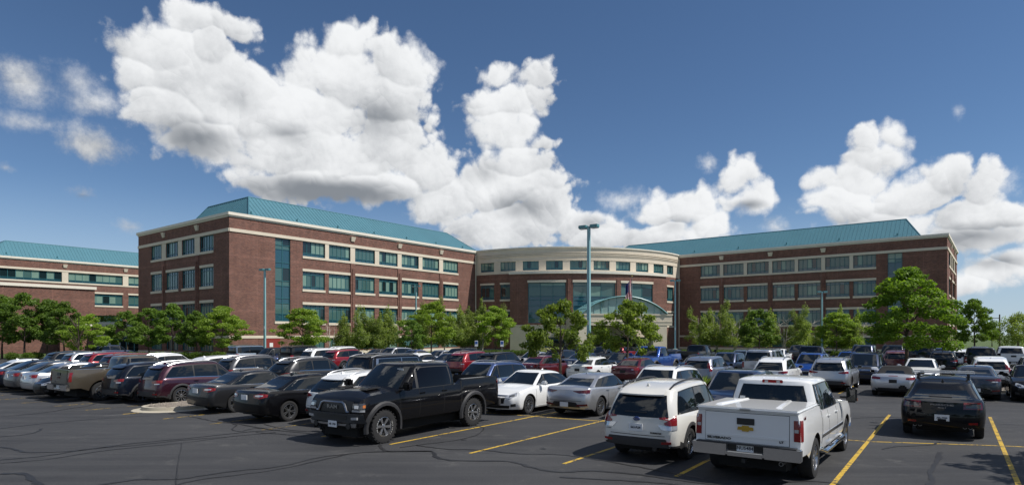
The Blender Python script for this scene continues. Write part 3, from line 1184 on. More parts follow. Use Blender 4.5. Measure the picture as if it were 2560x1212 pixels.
def cbx(b, x0, x1, y0, y1, z0, z1):
    p = CO + ce * x0 + cb * y0
    b.box((p.x, p.y, z0), (ce.x * (x1 - x0), ce.y * (x1 - x0), 0), (cb.x * (y1 - y0), cb.y * (y1 - y0), 0), (0, 0, z1 - z0))


for (x0, x1, y0, y1, nm) in ((0, CL, 0, 1.3, 'front_beam'), (0, 1.3, 1.302, CD, 'side_beam'), (CL - 1.3, CL, 1.302, CD, 'side_beam')):
    b = MB()
    cbx(b, x0, x1, y0, y1, 4.35, 6.0)
    cbx(b, x0 - 0.1 if x0 == 0 else x0, x1 + 0.1 if x1 == CL else x1, y0 - 0.1 if y0 == 0 else y0, y1, 6.002, 6.25)
    cbx(b, x0 - 0.05 if x0 == 0 else x0, x1 + 0.05 if x1 == CL else x1, y0 - 0.05 if y0 == 0 else y0, y1, 4.9, 5.0)
    b.build(nm, 'stone', canopy)
for (x0, x1, y0, y1) in ((0.0, 2.2, 0.05, 1.4), (CL - 3.3, CL - 0.9, 0.05, 1.4), (0.0, 1.6, CD - 2, CD), (CL - 1.6, CL, CD - 2, CD)):
    b = MB()
    cbx(b, x0, x1, y0, y1, 0.0, 4.348)
    b.build('pier', 'stone', canopy)
NSEG = 12
arc = []
for i in range(NSEG + 1):
    a = math.pi * (1 - i / NSEG)
    th = math.radians(42)
    q = -th + 2 * th * i / NSEG
    rr = 7.4 / math.sin(th)
    arc.append((CL / 2 + rr * math.sin(q), 6.25 + rr * math.cos(q) - rr * math.cos(th)))


def cpt(x, y, z):
    p = CO + ce * x + cb * y
    return Vector((p.x, p.y, z))


ny = 5
for i in range(NSEG):
    for j in range(ny):
        y0, y1 = -0.2 + (CD + 0.2) * j / ny, -0.2 + (CD + 0.2) * (j + 1) / ny
        b = MB()
        b.quad(cpt(arc[i][0], y0, arc[i][1]), cpt(arc[i + 1][0], y0, arc[i + 1][1]), cpt(arc[i + 1][0], y1, arc[i + 1][1]), cpt(arc[i][0], y1, arc[i][1]))
        b.build('vault_pane', 'vault_glass', canopy)
for j in range(ny + 1):
    y = -0.2 + (CD + 0.2) * j / ny
    b = MB()
    b.tube([cpt(x, y, z + 0.05) for x, z in arc], 0.11 if j == 0 else 0.06, 6)
    b.build('arch_rib', 'teal_light', canopy, 40)
for i in range(1, NSEG):
    b = MB()
    b.tube([cpt(arc[i][0], -0.2, arc[i][1] + 0.05), cpt(arc[i][0], CD, arc[i][1] + 0.05)], 0.05, 6)
    b.build('purlin', 'teal_light', canopy, 40)
for i in range(1, NSEG):
    b = MB()
    b.tube([cpt(arc[i][0], 0.1, 6.2), cpt(arc[i][0], 0.1, arc[i][1])], 0.05, 6)
    b.build('mullion', 'teal_light', canopy, 40)
for i in range(NSEG):
    b = MB()
    b.quad(cpt(arc[i][0], 0.14, 6.2), cpt(arc[i + 1][0], 0.14, 6.2), cpt(arc[i + 1][0], 0.14, arc[i + 1][1]), cpt(arc[i][0], 0.14, arc[i][1]))
    b.build('gable_pane', 'vault_glass', canopy)

# second building beyond, its lower brick block and the one storey link
far = thing('office_building', 'long red brick block with strip windows and low teal roof behind the trees', 'building', (0, 0, 0))
FO = at(-60, 121.0)
FO = Vector((FO.x, FO.y))
S_f = straight(FO, BU, Vector((BU.y, -BU.x)))
strips = [(3.6 + 11.6 * i, 3.6 + 11.6 * i + 10.4) for i in range(5)]
ops = [(a, c) + z for a, c in strips for z in (Z_TOPW, Z_W2, Z_W3)]
wall(far, 'brick_wall', S_f, 0, 64, 0.0, 17.8 + ZB, ops, 'brick')
for (z0, z1, pr, m) in ((15.85 + ZB, 16.27 + ZB, .1, 'stone'), (13.42 + ZB, 13.74 + ZB, .09, 'stone'), (17.72 + ZB, 17.92 + ZB, .1, 'stone_white'), (17.925 + ZB, 18.3 + ZB, .24, 'stone_white')):
    band(far, 'stone_band', S_f, 0, 64, z0, z1, pr, m)
for a, c in strips:
    window(far, S_f, a, c, *Z_TOPW, 8, ROW_TOP, 'blind')
    window(far, S_f, a, c, *Z_W2, 8, ROW_MID, 'blind')
    window(far, S_f, a, c, *Z_W3, 8, ROW_MID, 'blind')
    band(far, 'stone_pier', S_f, c + .03, c + 1.17, 13.745 + ZB, 15.845 + ZB, .05, 'stone')
    band(far, 'lintel', S_f, a - .1, c + .1, 11.61 + ZB, 11.97 + ZB, .07, 'stone')
    band(far, 'window_sill', S_f, a - .1, c + .1, 8.75 + ZB, 9.09 + ZB, .09, 'stone')
    wedge(far, S_f, c + 0.6, 16.75 + ZB, 17.45 + ZB)
frustum_roof(far, FO, BU, 64, BV, 26, 18.05, 22.15, (1, 1, 1, 1), (6, 6, 6, 6), (1, 0, 0, 1))

annex = thing('brick_annex', 'plain two storey brick block with pale coping behind the left trees', 'building', (0, 0, 0))
AE = at(237, 101.0)
AE = Vector((AE.x, AE.y))
S_a = straight(AE - BU * 40, BU, Vector((BU.y, -BU.x)))
wall(annex, 'brick_wall', S_a, 0, 40, 0.0, 10.0, [], 'brick')
S_a2 = straight(AE, BV, Vector((BU.x, BU.y)))
wall(annex, 'brick_wall', S_a2, 0, 18, 0.0, 10.0, [], 'brick')
band(annex, 'coping', S_a, 0, 40.2, 10.0, 10.45, 0.2, 'stone_white', back=0.4)
band(annex, 'coping', S_a2, 0.42, 18, 10.002, 10.44, 0.2, 'stone_white', back=0.4)
c = MB()
p = [AE - BU * 40, AE, AE + BV * 18, AE - BU * 40 + BV * 18]
c.v = [(q.x, q.y, 9.9) for q in p]
c.f = [(0, 1, 2, 3)]
c.mi = [0]
c.build('flat_roof', 'membrane', annex)

linkb = thing('link_building', 'single storey brick entrance link with teal glazed doors and roof planting', 'building', (0, 0, 0))
LO = at(150, 93.0)
LO = Vector((LO.x, LO.y))
S_l = straight(LO, BU, Vector((BU.y, -BU.x)))
LLn = 16.8
dops = [(5.6, 13.6, 0.05, 2.4)]
wall(linkb, 'brick_wall', S_l, 0, LLn, 0.0, 4.1, dops, 'brick')
band(linkb, 'coping', S_l, 0, LLn, 4.1, 4.75, 0.15, 'stone_white', back=0.4)
band(linkb, 'stone_band', S_l, 0, LLn, 2.42, 2.72, 0.06, 'stone')
window(linkb, S_l, 5.6, 13.6, 0.05, 2.4, 7, [(0.85, 'm'), (0.15, 's')], 'dark', name='door_screen', fm='teal_light', bar=0.11)
for (tt, zz, m) in ((6.3, 1.0, 'sign_white'), (7.7, 1.1, 'sign_white'), (8.9, 1.3, 'teal_light')):
    b = MB()
    q = Vector(S_l(tt, -0.05))
    b.box((q.x, q.y, zz), (BU.x * .4, BU.y * .4, 0), (BU.y * .015, -BU.x * .015, 0), (0, 0, .5))
    b.build('door_notice', m, linkb)
c = MB()
p = [LO, LO + BU * LLn, LO + BU * LLn + BV * 9, LO + BV * 9]
c.v = [(q.x, q.y, 4.2) for q in p]
c.f = [(0, 1, 2, 3)]
c.mi = [0]
c.build('flat_roof', 'membrane', linkb)

# ------------------------------------------------------------------ vegetation
def leaf_mesh(name, lobes, n, size, material, seed, droop=0.0, fill=0.5, aspect=0.62):
    """many small bent leaves spread through the lobes (cx, cy, cz, rx, ry, rz)"""
    r = np.random.default_rng(seed)
    lob = np.array(lobes)
    wts = (lob[:, 3] * lob[:, 4] * lob[:, 5]) ** 0.75
    idx = r.choice(len(lob), n, p=wts / wts.sum())
    d = r.normal(size=(n, 3))
    d /= np.linalg.norm(d, axis=1)[:, None]
    rad = (fill + (1 - fill) * r.random(n) ** 0.6)[:, None] * (0.9 + 0.2 * r.random((n, 1)))
    c = lob[idx, :3] + d * rad * lob[idx, 3:6]
    # sub-clumping: pull leaves towards random twigs
    tw = c[r.integers(0, n, max(8, n // 14))]
    k = r.integers(0, len(tw), n)
    dist = np.linalg.norm(tw[k] - c, axis=1)
    near = dist < 0.9
    c[near] = c[near] * 0.55 + tw[k][near] * 0.45
    c[:, 2] -= droop * r.random(n) ** 2
    nrm = d * 0.55 + r.normal(size=(n, 3)) * 0.6 + np.array([0, 0, 0.55])
    nrm /= np.linalg.norm(nrm, axis=1)[:, None]
    t = r.normal(size=(n, 3))
    t -= (t * nrm).sum(1)[:, None] * nrm
    t /= np.linalg.norm(t, axis=1)[:, None]
    if droop:
        t[:, 2] -= 0.8
        t /= np.linalg.norm(t, axis=1)[:, None]
    s = np.cross(nrm, t)
    sz = size * (0.6 + 0.8 * r.random(n))[:, None]
    tip, base = c + t * sz * 0.55, c - t * sz * 0.45
    le, ri = c + s * sz * aspect * 0.5 - nrm * sz * 0.10, c - s * sz * aspect * 0.5 - nrm * sz * 0.10
    v = np.stack([base, ri, tip, le], 1).reshape(-1, 3)
    me = bpy.data.meshes.new(name)
    me.vertices.add(4 * n)
    me.vertices.foreach_set('co', v.ravel())
    me.loops.add(4 * n)
    me.loops.foreach_set('vertex_index', np.arange(4 * n, dtype=np.int32))
    me.polygons.add(n)
    me.polygons.foreach_set('loop_start', np.arange(0, 4 * n, 4, dtype=np.int32))
    me.materials.append(MATS[material])
    me.update(calc_edges=True)
    return me


def trunk_mesh(name, h, r0, rnd, limbs, material, stems=1, bare=0):
    b = MB()
    for s in range(stems):
        lean = 0.0 if stems == 1 else 0.22
        a = rnd.uniform(0, 6.28)
        top = Vector((math.cos(a) * lean * h * .5, math.sin(a) * lean * h * .5, h))
        pts = [Vector((0, 0, -0.05))]
        for i in range(1, 6):
            f = i / 5
            pts.append(top * f + Vector((rnd.uniform(-.06, .06), rnd.uniform(-.06, .06), 0)) * h * .12)
        b.tube(pts, [r0 * 1.25] + [r0 * (1 - 0.75 * i / 5) for i in range(1, 6)], 7)
        for (f0, ln, up) in limbs:
            p = pts[0].lerp(pts[-1], f0)
            a = rnd.uniform(0, 6.28)
            d = Vector((math.cos(a), math.sin(a), up)).normalized()
            q1 = p + d * ln * .5 + Vector((0, 0, 0.03 * ln))
            q2 = p + d * ln + Vector((0, 0, 0.12 * ln))
            b.tube([p, q1, q2], [r0 * .42, r0 * .28, r0 * .08], 5)
            for _ in range(2 + bare):
                e = d + Vector((rnd.uniform(-.8, .8), rnd.uniform(-.8, .8), rnd.uniform(-.1, .7)))
                b.tube([q1, q1 + e.normalized() * ln * .5], [r0 * .2, r0 * .05], 4)
    return b.mesh(name, material, 50)


def lobes_for(kind, rnd):
    """foliage masses at the ends of limbs: irregular outline, gaps between them"""
    L = []

    def crown(n, z0, z1, R, p0, pw, r0, r1, flat, k0=.25, k1=1.0, skew=0.0):
        for i in range(n):
            f = (i + rnd.random()) / n
            z = z0 + (z1 - z0) * f
            rr = R * math.sin(math.pi * min(1, f * (1 - p0) + p0)) ** pw * rnd.uniform(.8, 1.12)
            a = i * 2.39996 + rnd.uniform(-.5, .5)
            k = rnd.uniform(k0, k1) ** .6
            s = rnd.uniform(r0, r1)
            L.append((math.cos(a) * rr * k, math.sin(a) * rr * k + skew * f, z + rnd.uniform(-.25, .25), s, s * rnd.uniform(.8, 1.2), s * flat * rnd.uniform(.8, 1.2)))
    if kind == 'maple':
        crown(62, 2.2, 6.95, 2.75, .24, .75, .34, .72, .60)
    elif kind == 'linden':
        crown(42, 1.75, 4.75, 2.1, .24, .75, .22, .48, .7)
    elif kind == 'dark':
        crown(50, 2.0, 6.5, 2.6, .22, .70, .30, .66, .70)
    elif kind == 'birch':
        for s in range(4):
            ax, ay = rnd.uniform(-1.7, 1.7), rnd.uniform(-1.7, 1.7)
            hh = 7.1 if s == 0 else rnd.uniform(4.9, 6.6)
            for i in range(16):
                f = i / 15
                R = 1.0 * (1 - f) ** .65 + .12
                L.append((ax + rnd.uniform(-.7, .7) * R, ay + rnd.uniform(-.7, .7) * R, 1.5 + (hh - 1.8) * f, R * rnd.uniform(.4, .8), R * rnd.uniform(.4, .8), rnd.uniform(.3, .6)))
    elif kind == 'locust':
        crown(44, 1.7, 5.6, 2.6, .24, .8, .35, .85, .42)
    elif kind == 'willow':
        crown(44, 1.4, 6.2, 3.1, .28, .7, .5, .85, 1.2)
    return L


TREE_KIND = {  # leaves, leaf size, material, droop, fill, trunk height, trunk radius, bark, stems
    'maple': (14500, 0.18, 'leaf_maple', 0.0, 0.4, 5.6, 0.13, 'bark', 1),
    'linden': (7200, 0.17, 'leaf_linden', 0.12, 0.35, 3.8, 0.085, 'bark', 1),
    'dark': (8200, 0.22, 'leaf_dark', 0.0, 0.4, 4.8, 0.11, 'bark', 1),
    'birch': (12500, 0.16, 'leaf_birch', 0.45, 0.25, 5.0, 0.06, 'bark_birch', 3),
    'locust': (9500, 0.19, 'leaf_locust', 0.05, 0.35, 4.2, 0.085, 'bark', 1),
    'willow': (7000, 0.24, 'leaf_birch', 0.6, 0.4, 4.5, 0.14, 'bark', 1),
}
TREES = {}


def tree_variant(kind, k):
    key = (kind, k)
    if key not in TREES:
        rnd = random.Random(hash_str(kind) + 31 * k)
        n, sz, m, dr, fill, th, tr, bark, stems = TREE_KIND[kind]
        crown = leaf_mesh('crown_' + kind, lobes_for(kind, rnd), n, sz, m, hash_str(kind) % 1000 + k, dr, fill)
        limbs = [(rnd.uniform(.35, .9), rnd.uniform(.9, 2.0) * th / 5, rnd.uniform(.3, .9)) for _ in range(9 if stems == 1 else 4)]
        TREES[key] = (trunk_mesh('trunk_' + kind, th, tr, rnd, limbs, bark, stems), crown)
    return TREES[key]


def hash_str(s):
    h = 7
    for c in s:
        h = (h * 131 + ord(c)) % 100003
    return h


NOMINAL = {'maple': 7.45, 'linden': 5.1, 'dark': 7.0, 'birch': 7.0, 'locust': 5.9, 'willow': 6.6}
TREE_NAMES = {'maple': 'maple_tree', 'linden': 'linden_tree', 'dark': 'shade_tree', 'birch': 'birch_tree', 'locust': 'locust_tree', 'willow': 'willow_tree'}


def tree(kind, px, Y, ytop, label, k=0, wide=1.0, group=None, z=0.0):
    top = CAMH + (YH - ytop) * Y / FPX - z
    s = top / NOMINAL[kind]
    p = at(px, Y, z)
    t = thing(TREE_NAMES[kind], label, 'tree', p, RND.uniform(0, 6.28), group)
    t.scale = (s * wide, s * wide, s)
    tm, cm = tree_variant(kind, k)
    link('trunk', tm, t)
    link('crown', cm, t)
    return t


tree('maple', 2268, 40.0, 664, 'large full green maple standing among the parked cars', 0, 1.13)
tree('linden', 1400, 36.0, 742, 'small leafy lot tree beside the teal lamp post and white sedan', 0, 1.12)
tree('linden', 1568, 40.5, 740, 'small leafy lot tree in front of the entrance canopy', 1, 1.12)
tree('maple', 2436, 72.0, 744, 'rounded green tree beyond the large maple, past the brick wing end', 1, 0.92)
tree('willow', 2545, 112.0, 782, 'drooping pale tree beside the wooden utility pole', 0, 1.1)
tree('willow', 2620, 120.0, 770, 'drooping pale tree past the white pickup at the lot edge', 1, 1.1)
tree('dark', 2480, 150.0, 812, 'low distant tree under the sky past the brick wing', 1, 1.3)
g_left = 'trees in front of the brick annex'
for (px, Y, yt, kd, k, lab) in (
        (5, 74, 735, 'dark', 0, 'dense dark tree at the far end of the annex group'), (62, 72, 722, 'dark', 1, 'tallest dense dark tree in front of the brick annex'),
        (118, 74, 742, 'dark', 2, 'dense dark tree between the tallest annex tree and the bare tree'), (160, 70, 752, 'dark', 0, 'dense dark tree close beside the bare grey tree'),
        (318, 78, 772, 'dark', 2, 'dense dark tree in front of the link building doors'), (372, 74, 762, 'dark', 1, 'dense dark tree where the link building meets the brick office'),
        (432, 72, 757, 'dark', 0, 'taller dense dark tree before the shaded end wall of the brick office'), (492, 70, 772, 'dark', 2, 'lower dense dark tree beside the light green corner tree')):
    tree(kd, px, Y, yt, lab, k, 1.0, g_left)
tree('locust', 218, 68, 780, 'pale green feathery tree with bare grey twigs beside the annex', 1, 1.0)
tree('locust', 556, 69, 764, 'light green layered tree at the front corner of the brick office', 0, 1.15)
tree('locust', 757, 74, 765, 'light green layered tree below the tall stair window', 2, 1.2)
g_b = 'birches along the front of the left wing'
for (px, Y, yt, k) in ((828, 82, 778, 0), (898, 84, 756, 1), (950, 86, 762, 2), (1005, 86, 748, 0), (1112, 92, 735, 1), (1160, 96, 740, 2), (1205, 95, 752, 0)):
    tree('birch', px, Y, yt, 'feathery grey green birch in the row before the left wing', k, 1.35, g_b)
tree('locust', 1078, 84, 748, 'light green tree among the birches of the left wing', 1, 1.1)
tree('locust', 1238, 92, 764, 'light green tree at the inner corner by the stone base', 0, 1.0)
tree('dark', 1028, 62, 792, 'compact deep green tree standing at the lot edge before the birches', 1, 0.95).children[1].material_slots[0].link = 'OBJECT'
g_c = 'birches along the front of the right wing'
for (px, Y, yt, k, w) in ((1750, 104, 760, 0, 1.35), (1792, 102, 742, 1, 1.35), (1838, 100, 766, 2, 1.4), (1960, 92, 756, 0, 1.35), (2015, 92, 768, 1, 1.45), (2150, 86, 754, 2, 1.4)):
    tree('birch', px, Y, yt, 'feathery grey green birch in the row before the right wing', k, w, g_c)
tree('dark', 1898, 84, 768, 'broad rounded crab apple before the right wing', 2, 1.12)
tree('locust', 2092, 84, 776, 'light green tree by the lamp post before the right wing', 2, 1.1)
for (px, Y, yt, k) in ((2385, 120, 806, 0), (2330, 118, 800, 1)):
    tree('dark', px, Y, yt, 'distant tree past the end of the right wing', k, 1.2, 'distant trees at the lot edge')

# trees that stand outside the picture: one shades the near right of the lot, an unseen belt is added to darken the car reflections
sh = tree('linden', 2560, 20.0, 742, 'small lot tree whose shade falls across the near right stalls', 1, 1.25)
sh.location = (14.2, 11.8, 0)
sh.scale = (1.25, 1.25, 1.2)
for i in range(15):
    a = math.radians(-165 + 150 * i / 14)
    q = Vector((math.cos(a) * 46 + 4, math.sin(a) * 34 - 2, 0))
    tb = tree('dark', 1280, 40.0, 650, 'unseen dark tree added behind the viewpoint to darken car reflections', i % 3, 1.3, 'unseen tree belt added to darken car reflections')
    tb.location = q

for i in range(9):  # belt carried on along the right, out of view, for darker reflections in car sides
    tb = tree('dark', 1280, 40.0, 650, 'unseen dark tree added behind the viewpoint to darken car reflections', i % 3, 1.3, 'unseen tree belt added to darken car reflections')
    tb.location = (66 + RND.uniform(-3, 3), -12 + i * 8.5, 0)

# dead twigs beside the annex
b = MB()
rnd = random.Random(3)
o = at(196, 66.0)
for i in range(16):
    a = rnd.uniform(0, 6.28)
    p0 = Vector((0, 0, rnd.uniform(1.2, 3.4)))
    p1 = p0 + Vector((math.cos(a) * .5, math.sin(a) * .5, rnd.uniform(.6, 1.2)))
    b.tube([p0, p1, p1 + Vector((math.cos(a) * .5, math.sin(a) * .5, rnd.uniform(.4, .9)))], [.05, .035, .01], 4)
b.tube([(0, 0, -.05), (0, 0, 3.6)], [.09, .05], 6)
t = thing('bare_tree', 'bare grey leafless small tree among the left trees', 'tree', o)
b.build('trunk', 'bark', t)

# shrubs, hedge, flowers, ornamental grass
shrub_meshes = [leaf_mesh('shrub_leaves', [(0, 0, .42, .62, .62, .45), (.2, .1, .5, .5, .5, .4), (-.2, -.1, .45, .5, .5, .4)], 1100, 0.13, 'leaf_shrub', 40 + i, 0, 0.8) for i in range(3)]


def shrub(px, Y, s, label, group):
    t = thing('round_shrub', label, 'shrub', at(px, Y), RND.uniform(0, 6), group)
    t.scale = (s, s, s * .95)
    link('foliage', RND.choice(shrub_meshes), t)
    st = MB()
    st.tube([(0, 0, -.03), (.02, 0, .4)], [.03, .015], 5)
    st.build('stem', 'bark', t)


for px in (438, 462, 488, 512, 534, 553):
    shrub(px, 67.0, 1.2, 'clipped bright green mound shrub in the row below the brick end wall', 'mound shrubs by the left wing')
for px in (30, 70, 92, 140):
    shrub(px, 67.0 + (px % 3), 1.1, 'low green shrub in the bed under the dark left trees', 'shrubs under the left trees')
for px in (330, 355, 383, 402, 600, 628):
    shrub(px, 70.0, 1.1, 'small green shrub in the bed before the link building', 'shrubs by the link building')


def hedge(pa, pb, h, w, label, n, material='leaf_shrub', name='hedge', group=None):
    d = pb - pa
    L = d.length
    lob = []
    k = int(L / 0.5)
    for i in range(k):
        lob.append((L * (i + .5) / k, RND.uniform(-.1, .1) * w, h * .5, 0.45, w * .5, h * .5 * RND.uniform(.85, 1.1)))
    t = thing(name, label, 'hedge', pa, math.atan2(d.y, d.x), group)
    f = link('foliage', leaf_mesh('hedge_leaves', lob, n, 0.14, material, int(abs(pa.x) * 10), 0, 0.75), t)
    return t


hedge(at(1180, 84), at(1335, 84), 0.75, 1.3, 'low clipped green hedge at the inner corner by the accessible parking signs', 6000)
hedge(at(1335, 82), at(1470, 82), 0.65, 1.3, 'low clipped green hedge in front of the stone base of the curved front', 5500)
hedge(at(1600, 88), at(1715, 88), 0.7, 1.2, 'low green hedge right of the entrance canopy', 4500)
hedge(at(1720, 90), at(1990, 86), 0.7, 1.2, 'long low hedge before the right wing', 8000)
hedge(at(2060, 84), at(2260, 82), 0.7, 1.2, 'low hedge before the right wing beyond the lamp base', 6000)
fb = hedge(at(1328, 88), at(1420, 88), 1.0, 1.4, 'bed of pale cream flowering shrubs below the stone base', 2600, 'petal_pale', 'flower_bed')
for (px, py, s) in ((1738, 944, 1.0), (1748, 962, .9), (1730, 928, .8), (1752, 975, .7)):
    p = gnd(px, py)
    t = thing('ornamental_grass', 'tuft of yellow green ornamental grass on the planted island', 'plant', (p.x, p.y, .1), RND.uniform(0, 6), 'grass tufts on the planted island')
    b = MB()
    for i in range(140):
        a, l, sp = RND.uniform(0, 6.28), RND.uniform(.5, 1.0) * s, RND.uniform(.05, .45)
        q = Vector((math.cos(a) * .12, math.sin(a) * .12, 0))
        e = Vector((math.cos(a) * sp, math.sin(a) * sp, l))
        w = Vector((-math.sin(a), math.cos(a), 0)) * .012
        b.add([q - w, q + w, q + e * .6 + w + Vector((0, 0, .08)), q + e], [(0, 1, 2, 3)])
    b.build('blades', 'leaf_birch', t)
# planting on the roof of the link building
lob = [(RND.uniform(0, 9), RND.uniform(-.6, .6), RND.uniform(.4, 1.3), .7, .6, .6) for _ in range(22)]
rp = at(237, 97.5, 4.2)
t = thing('roof_planting', 'green shrubs growing above the coping of the link building', 'shrub', rp, math.pi / 2 - BA)
link('foliage', leaf_mesh('roof_leaves', lob, 3600, .2, 'leaf_dark', 77, 0, .5), t)

# ------------------------------------------------------------------ street furniture
mat('lamp_paint', (0.105, 0.27, 0.29), 0.4, coat=.1)


def lamp_post(px, Y, ytop, label, rz):
    h = CAMH + (YH - ytop) * Y / FPX
    t = thing('lamp_post', label, 'lamp post', at(px, Y), rz, 'parking lot lamp posts')
    b = MB()
    b.tube([(0, 0, -.05), (0, 0, .82), (0, 0, .86)], [.32, .32, .28], 16)
    b.build('concrete_base', 'concrete', t, 40)
    b = MB()
    w0, w1 = .105, .085
    b.add([(-w0, -w0, .86), (w0, -w0, .86), (w0, w0, .86), (-w0, w0, .86), (-w1, -w1, h - .1), (w1, -w1, h - .1), (w1, w1, h - .1), (-w1, w1, h - .1)],
          [(0, 1, 5, 4), (1, 2, 6, 5), (2, 3, 7, 6), (3, 0, 4, 7), (4, 5, 6, 7)])
    po = b.build('pole', 'pole_teal', t)
    b = MB()
    b.cbox((0, 0, .89), .38, .38, .06, bev=.01)
    b.build('base_plate', 'pole_teal', po)
    for s in (-1, 1):
        b = MB()
        b.cbox((s * .42, 0, h - .12), .56, .38, .22, bev=.03)
        b.box((s * .08, -.04, h - .2), (s * .12, 0, 0), (0, .08, 0), (0, 0, .12))
        hd = b.build('lamp_head', 'lamp_paint', t)
        b = MB()
        b.cbox((s * .43, 0, h - .245), .44, .30, .03)
        b.build('lens', 'sign_white', hd)
    b = MB()
    b.cbox((0, -.115, 3.6), .1, .02, .32)
    b.build('number_plate', 'sign_white', po)


lamp_post(1472, 41.5, 562, 'tall teal lamp post with two box heads rising behind the white sedan', math.radians(-35))
lamp_post(662, 71, 671, 'teal lamp post before the lit brick face of the left wing', math.radians(-20))
lamp_post(1688, 86, 699, 'teal lamp post beside the entrance canopy', math.radians(-10))
lamp_post(2055, 86, 727, 'teal lamp post before the windows of the right wing', math.radians(0))
lamp_post(1040, 97, 713, 'teal lamp post half hidden by the birches of the left wing', math.radians(-20))

# accessible parking signs
for (px, Y, lab) in ((1191, 82, 'blue and white accessible parking sign nearest the left wing'), (1255, 80, 'blue and white accessible parking sign beside the stone base'),
                     (1320, 79, 'white parking sign on a post before the cream flowers')):
    t = thing('parking_sign', lab, 'sign', at(px, Y), 0, None)
    b = MB()
    b.tube([(0, 0, -.05), (0, 0, 2.0)], .03, 6)
    b.build('post', 'galvanised', t)
    b = MB()
    b.cbox((0, -.04, 1.65), .42, .015, .75)
    pl = b.build('plate', 'sign_white', t)
    b = MB()
    b.cbox((0, -.053, 1.75), .32, .008, .36)
    b.build('symbol_panel', 'sign_blue', pl)

# flag on its pole
fp = at(1580, 97.0)
fh = CAMH + (YH - 692) * 97 / FPX
flag = thing('flagpole', 'flagpole with a furled red, white and blue flag before the glass vault', 'flagpole', fp)
b = MB()
b.tube([(0, 0, -.05), (0, 0, fh)], [.07, .035], 8)
b.build('pole', 'galvanised', flag, 50)
b = MB()
bm = bmesh.new()
bmesh.ops.create_uvsphere(bm, u_segments=10, v_segments=6, radius=.11, matrix=Matrix.Translation((0, 0, fh + .1)))
bm.verts.index_update()
b.add([v.co.copy() for v in bm.verts], [[v.index for v in f.verts] for f in bm.faces])
bm.free()
mat('gilt', (.6, .4, .1), .3, metal=1.0)
b.build('finial', 'gilt', flag, 50)
mat('flag_red', (.45, .02, .03), .8)
mat('flag_white', (.75, .74, .72), .8)
mat('flag_blue', (.015, .03, .14), .8)
fb_ = MB()
NF = 26
for i in range(NF):
    for j in range(14):
        def fpnt(i, j):
            u, v = i / NF, j / 14
            return (-.06 - .95 * u - .04 * math.sin(v * 5), .16 * math.sin(u * 17 + v * 2.2) * (.4 + .6 * u), fh - .25 - 3.6 * v - 1.1 * u)
        stripe = int((i / NF) * 13)
        m = 2 if (j < 6 and i > 12) else (0 if (int((i + j * .6) / 2) % 2 == 0) else 1)
        fb_.quad(fpnt(i, j), fpnt(i + 1, j), fpnt(i + 1, j + 1), fpnt(i, j + 1), m)
fb_.build('flag', ['flag_red', 'flag_white', 'flag_blue'], flag)

# wooden utility pole at the right edge
t = thing('utility_pole', 'dark wooden utility pole with a cross arm beyond the lot', 'utility pole', at(2499, 118))
b = MB()
b.tube([(0, 0, -.1), (0, 0, 6.6)], [.16, .11], 8)
b.build('pole', 'wood_pole', t, 50)
b = MB()
b.cbox((-.7, 0, 5.9), 1.5, .1, .12)
b.build('cross_arm', 'wood_pole', t)

# ------------------------------------------------------------------ vehicles
def paint(name, col, metal=0.0, rough=0.32, coat=1.0, flake=0.0):
    return mat(name, col, rough, metal, coat, spec=.3 if max(col) > .02 else .1)


PAINT = {
    'black': paint('paint_black', (0.003, 0.003, 0.004), 0.0, .45, .55),
    'blackblue': paint('paint_blackblue', (0.006, 0.009, 0.018), 0.2, .3, .6),
    'pearl': paint('paint_pearl', (0.66, 0.65, 0.61), 0.0, .35),
    'white': paint('paint_white', (0.78, 0.79, 0.79), 0.0, .35),
    'silver': paint('paint_silver', (0.50, 0.51, 0.53), 0.75, .36),
    'grey': paint('paint_grey', (0.095, 0.098, 0.104), 0.6, .36, .8),
    'dkgrey': paint('paint_dark_grey', (0.030, 0.0305, 0.033), 0.5, .36, .6),
    'bluegrey': paint('paint_blue_grey', (0.20, 0.22, 0.27), 0.6, .36),
    'maroon': paint('paint_maroon', (0.040, 0.010, 0.020), 0.4, .32),
    'red': paint('paint_red', (0.22, 0.008, 0.016), 0.25, .3),
    'dkred': paint('paint_dark_red', (0.10, 0.008, 0.012), 0.25, .32),
    'oldred': paint('paint_old_red', (0.13, 0.030, 0.024), 0.2, .4),
    'brown': paint('paint_brown', (0.110, 0.092, 0.068), 0.55, .36),
    'navy': paint('paint_navy', (0.014, 0.026, 0.066), 0.35, .3),
    'blue': paint('paint_blue', (0.008, 0.055, 0.27), 0.3, .3),
    'slateblue': paint('paint_slate_blue', (0.045, 0.075, 0.18), 0.4, .32),
    'slate': paint('paint_slate', (0.050, 0.058, 0.072), 0.5, .34),
    'ltblue': paint('paint_light_blue', (0.22, 0.28, 0.34), 0.5, .34),
}
mat('car_glass', (0.006, 0.009, 0.012), 0.015, spec=0.62)
mat('car_glass_green', (0.035, 0.055, 0.048), 0.02, spec=0.9)
mat('car_glass_tint', (0.003, 0.003, 0.004), 0.03, spec=0.28)
mat('car_trim', (0.012, 0.012, 0.013), 0.45)
mat('car_plastic', (0.030, 0.030, 0.032), 0.6, vary=.1)
mat('car_under', (0.010, 0.010, 0.010), 0.9)
mat('car_liner', (0.016, 0.016, 0.016), 0.75)
mat('car_chrome', (0.72, 0.73, 0.74), 0.10, metal=1.0)
mat('car_dullchrome', (0.38, 0.39, 0.41), 0.28, metal=1.0)
mat('car_gap', (0.004, 0.004, 0.004), 0.8)
mat('lamp_red', (0.20, 0.004, 0.006), 0.12, coat=.6)
mat('lamp_darkred', (0.10, 0.004, 0.006), 0.12, coat=1.0)
mat('lamp_clear', (0.55, 0.57, 0.60), 0.10, coat=1.0, metal=0.5)
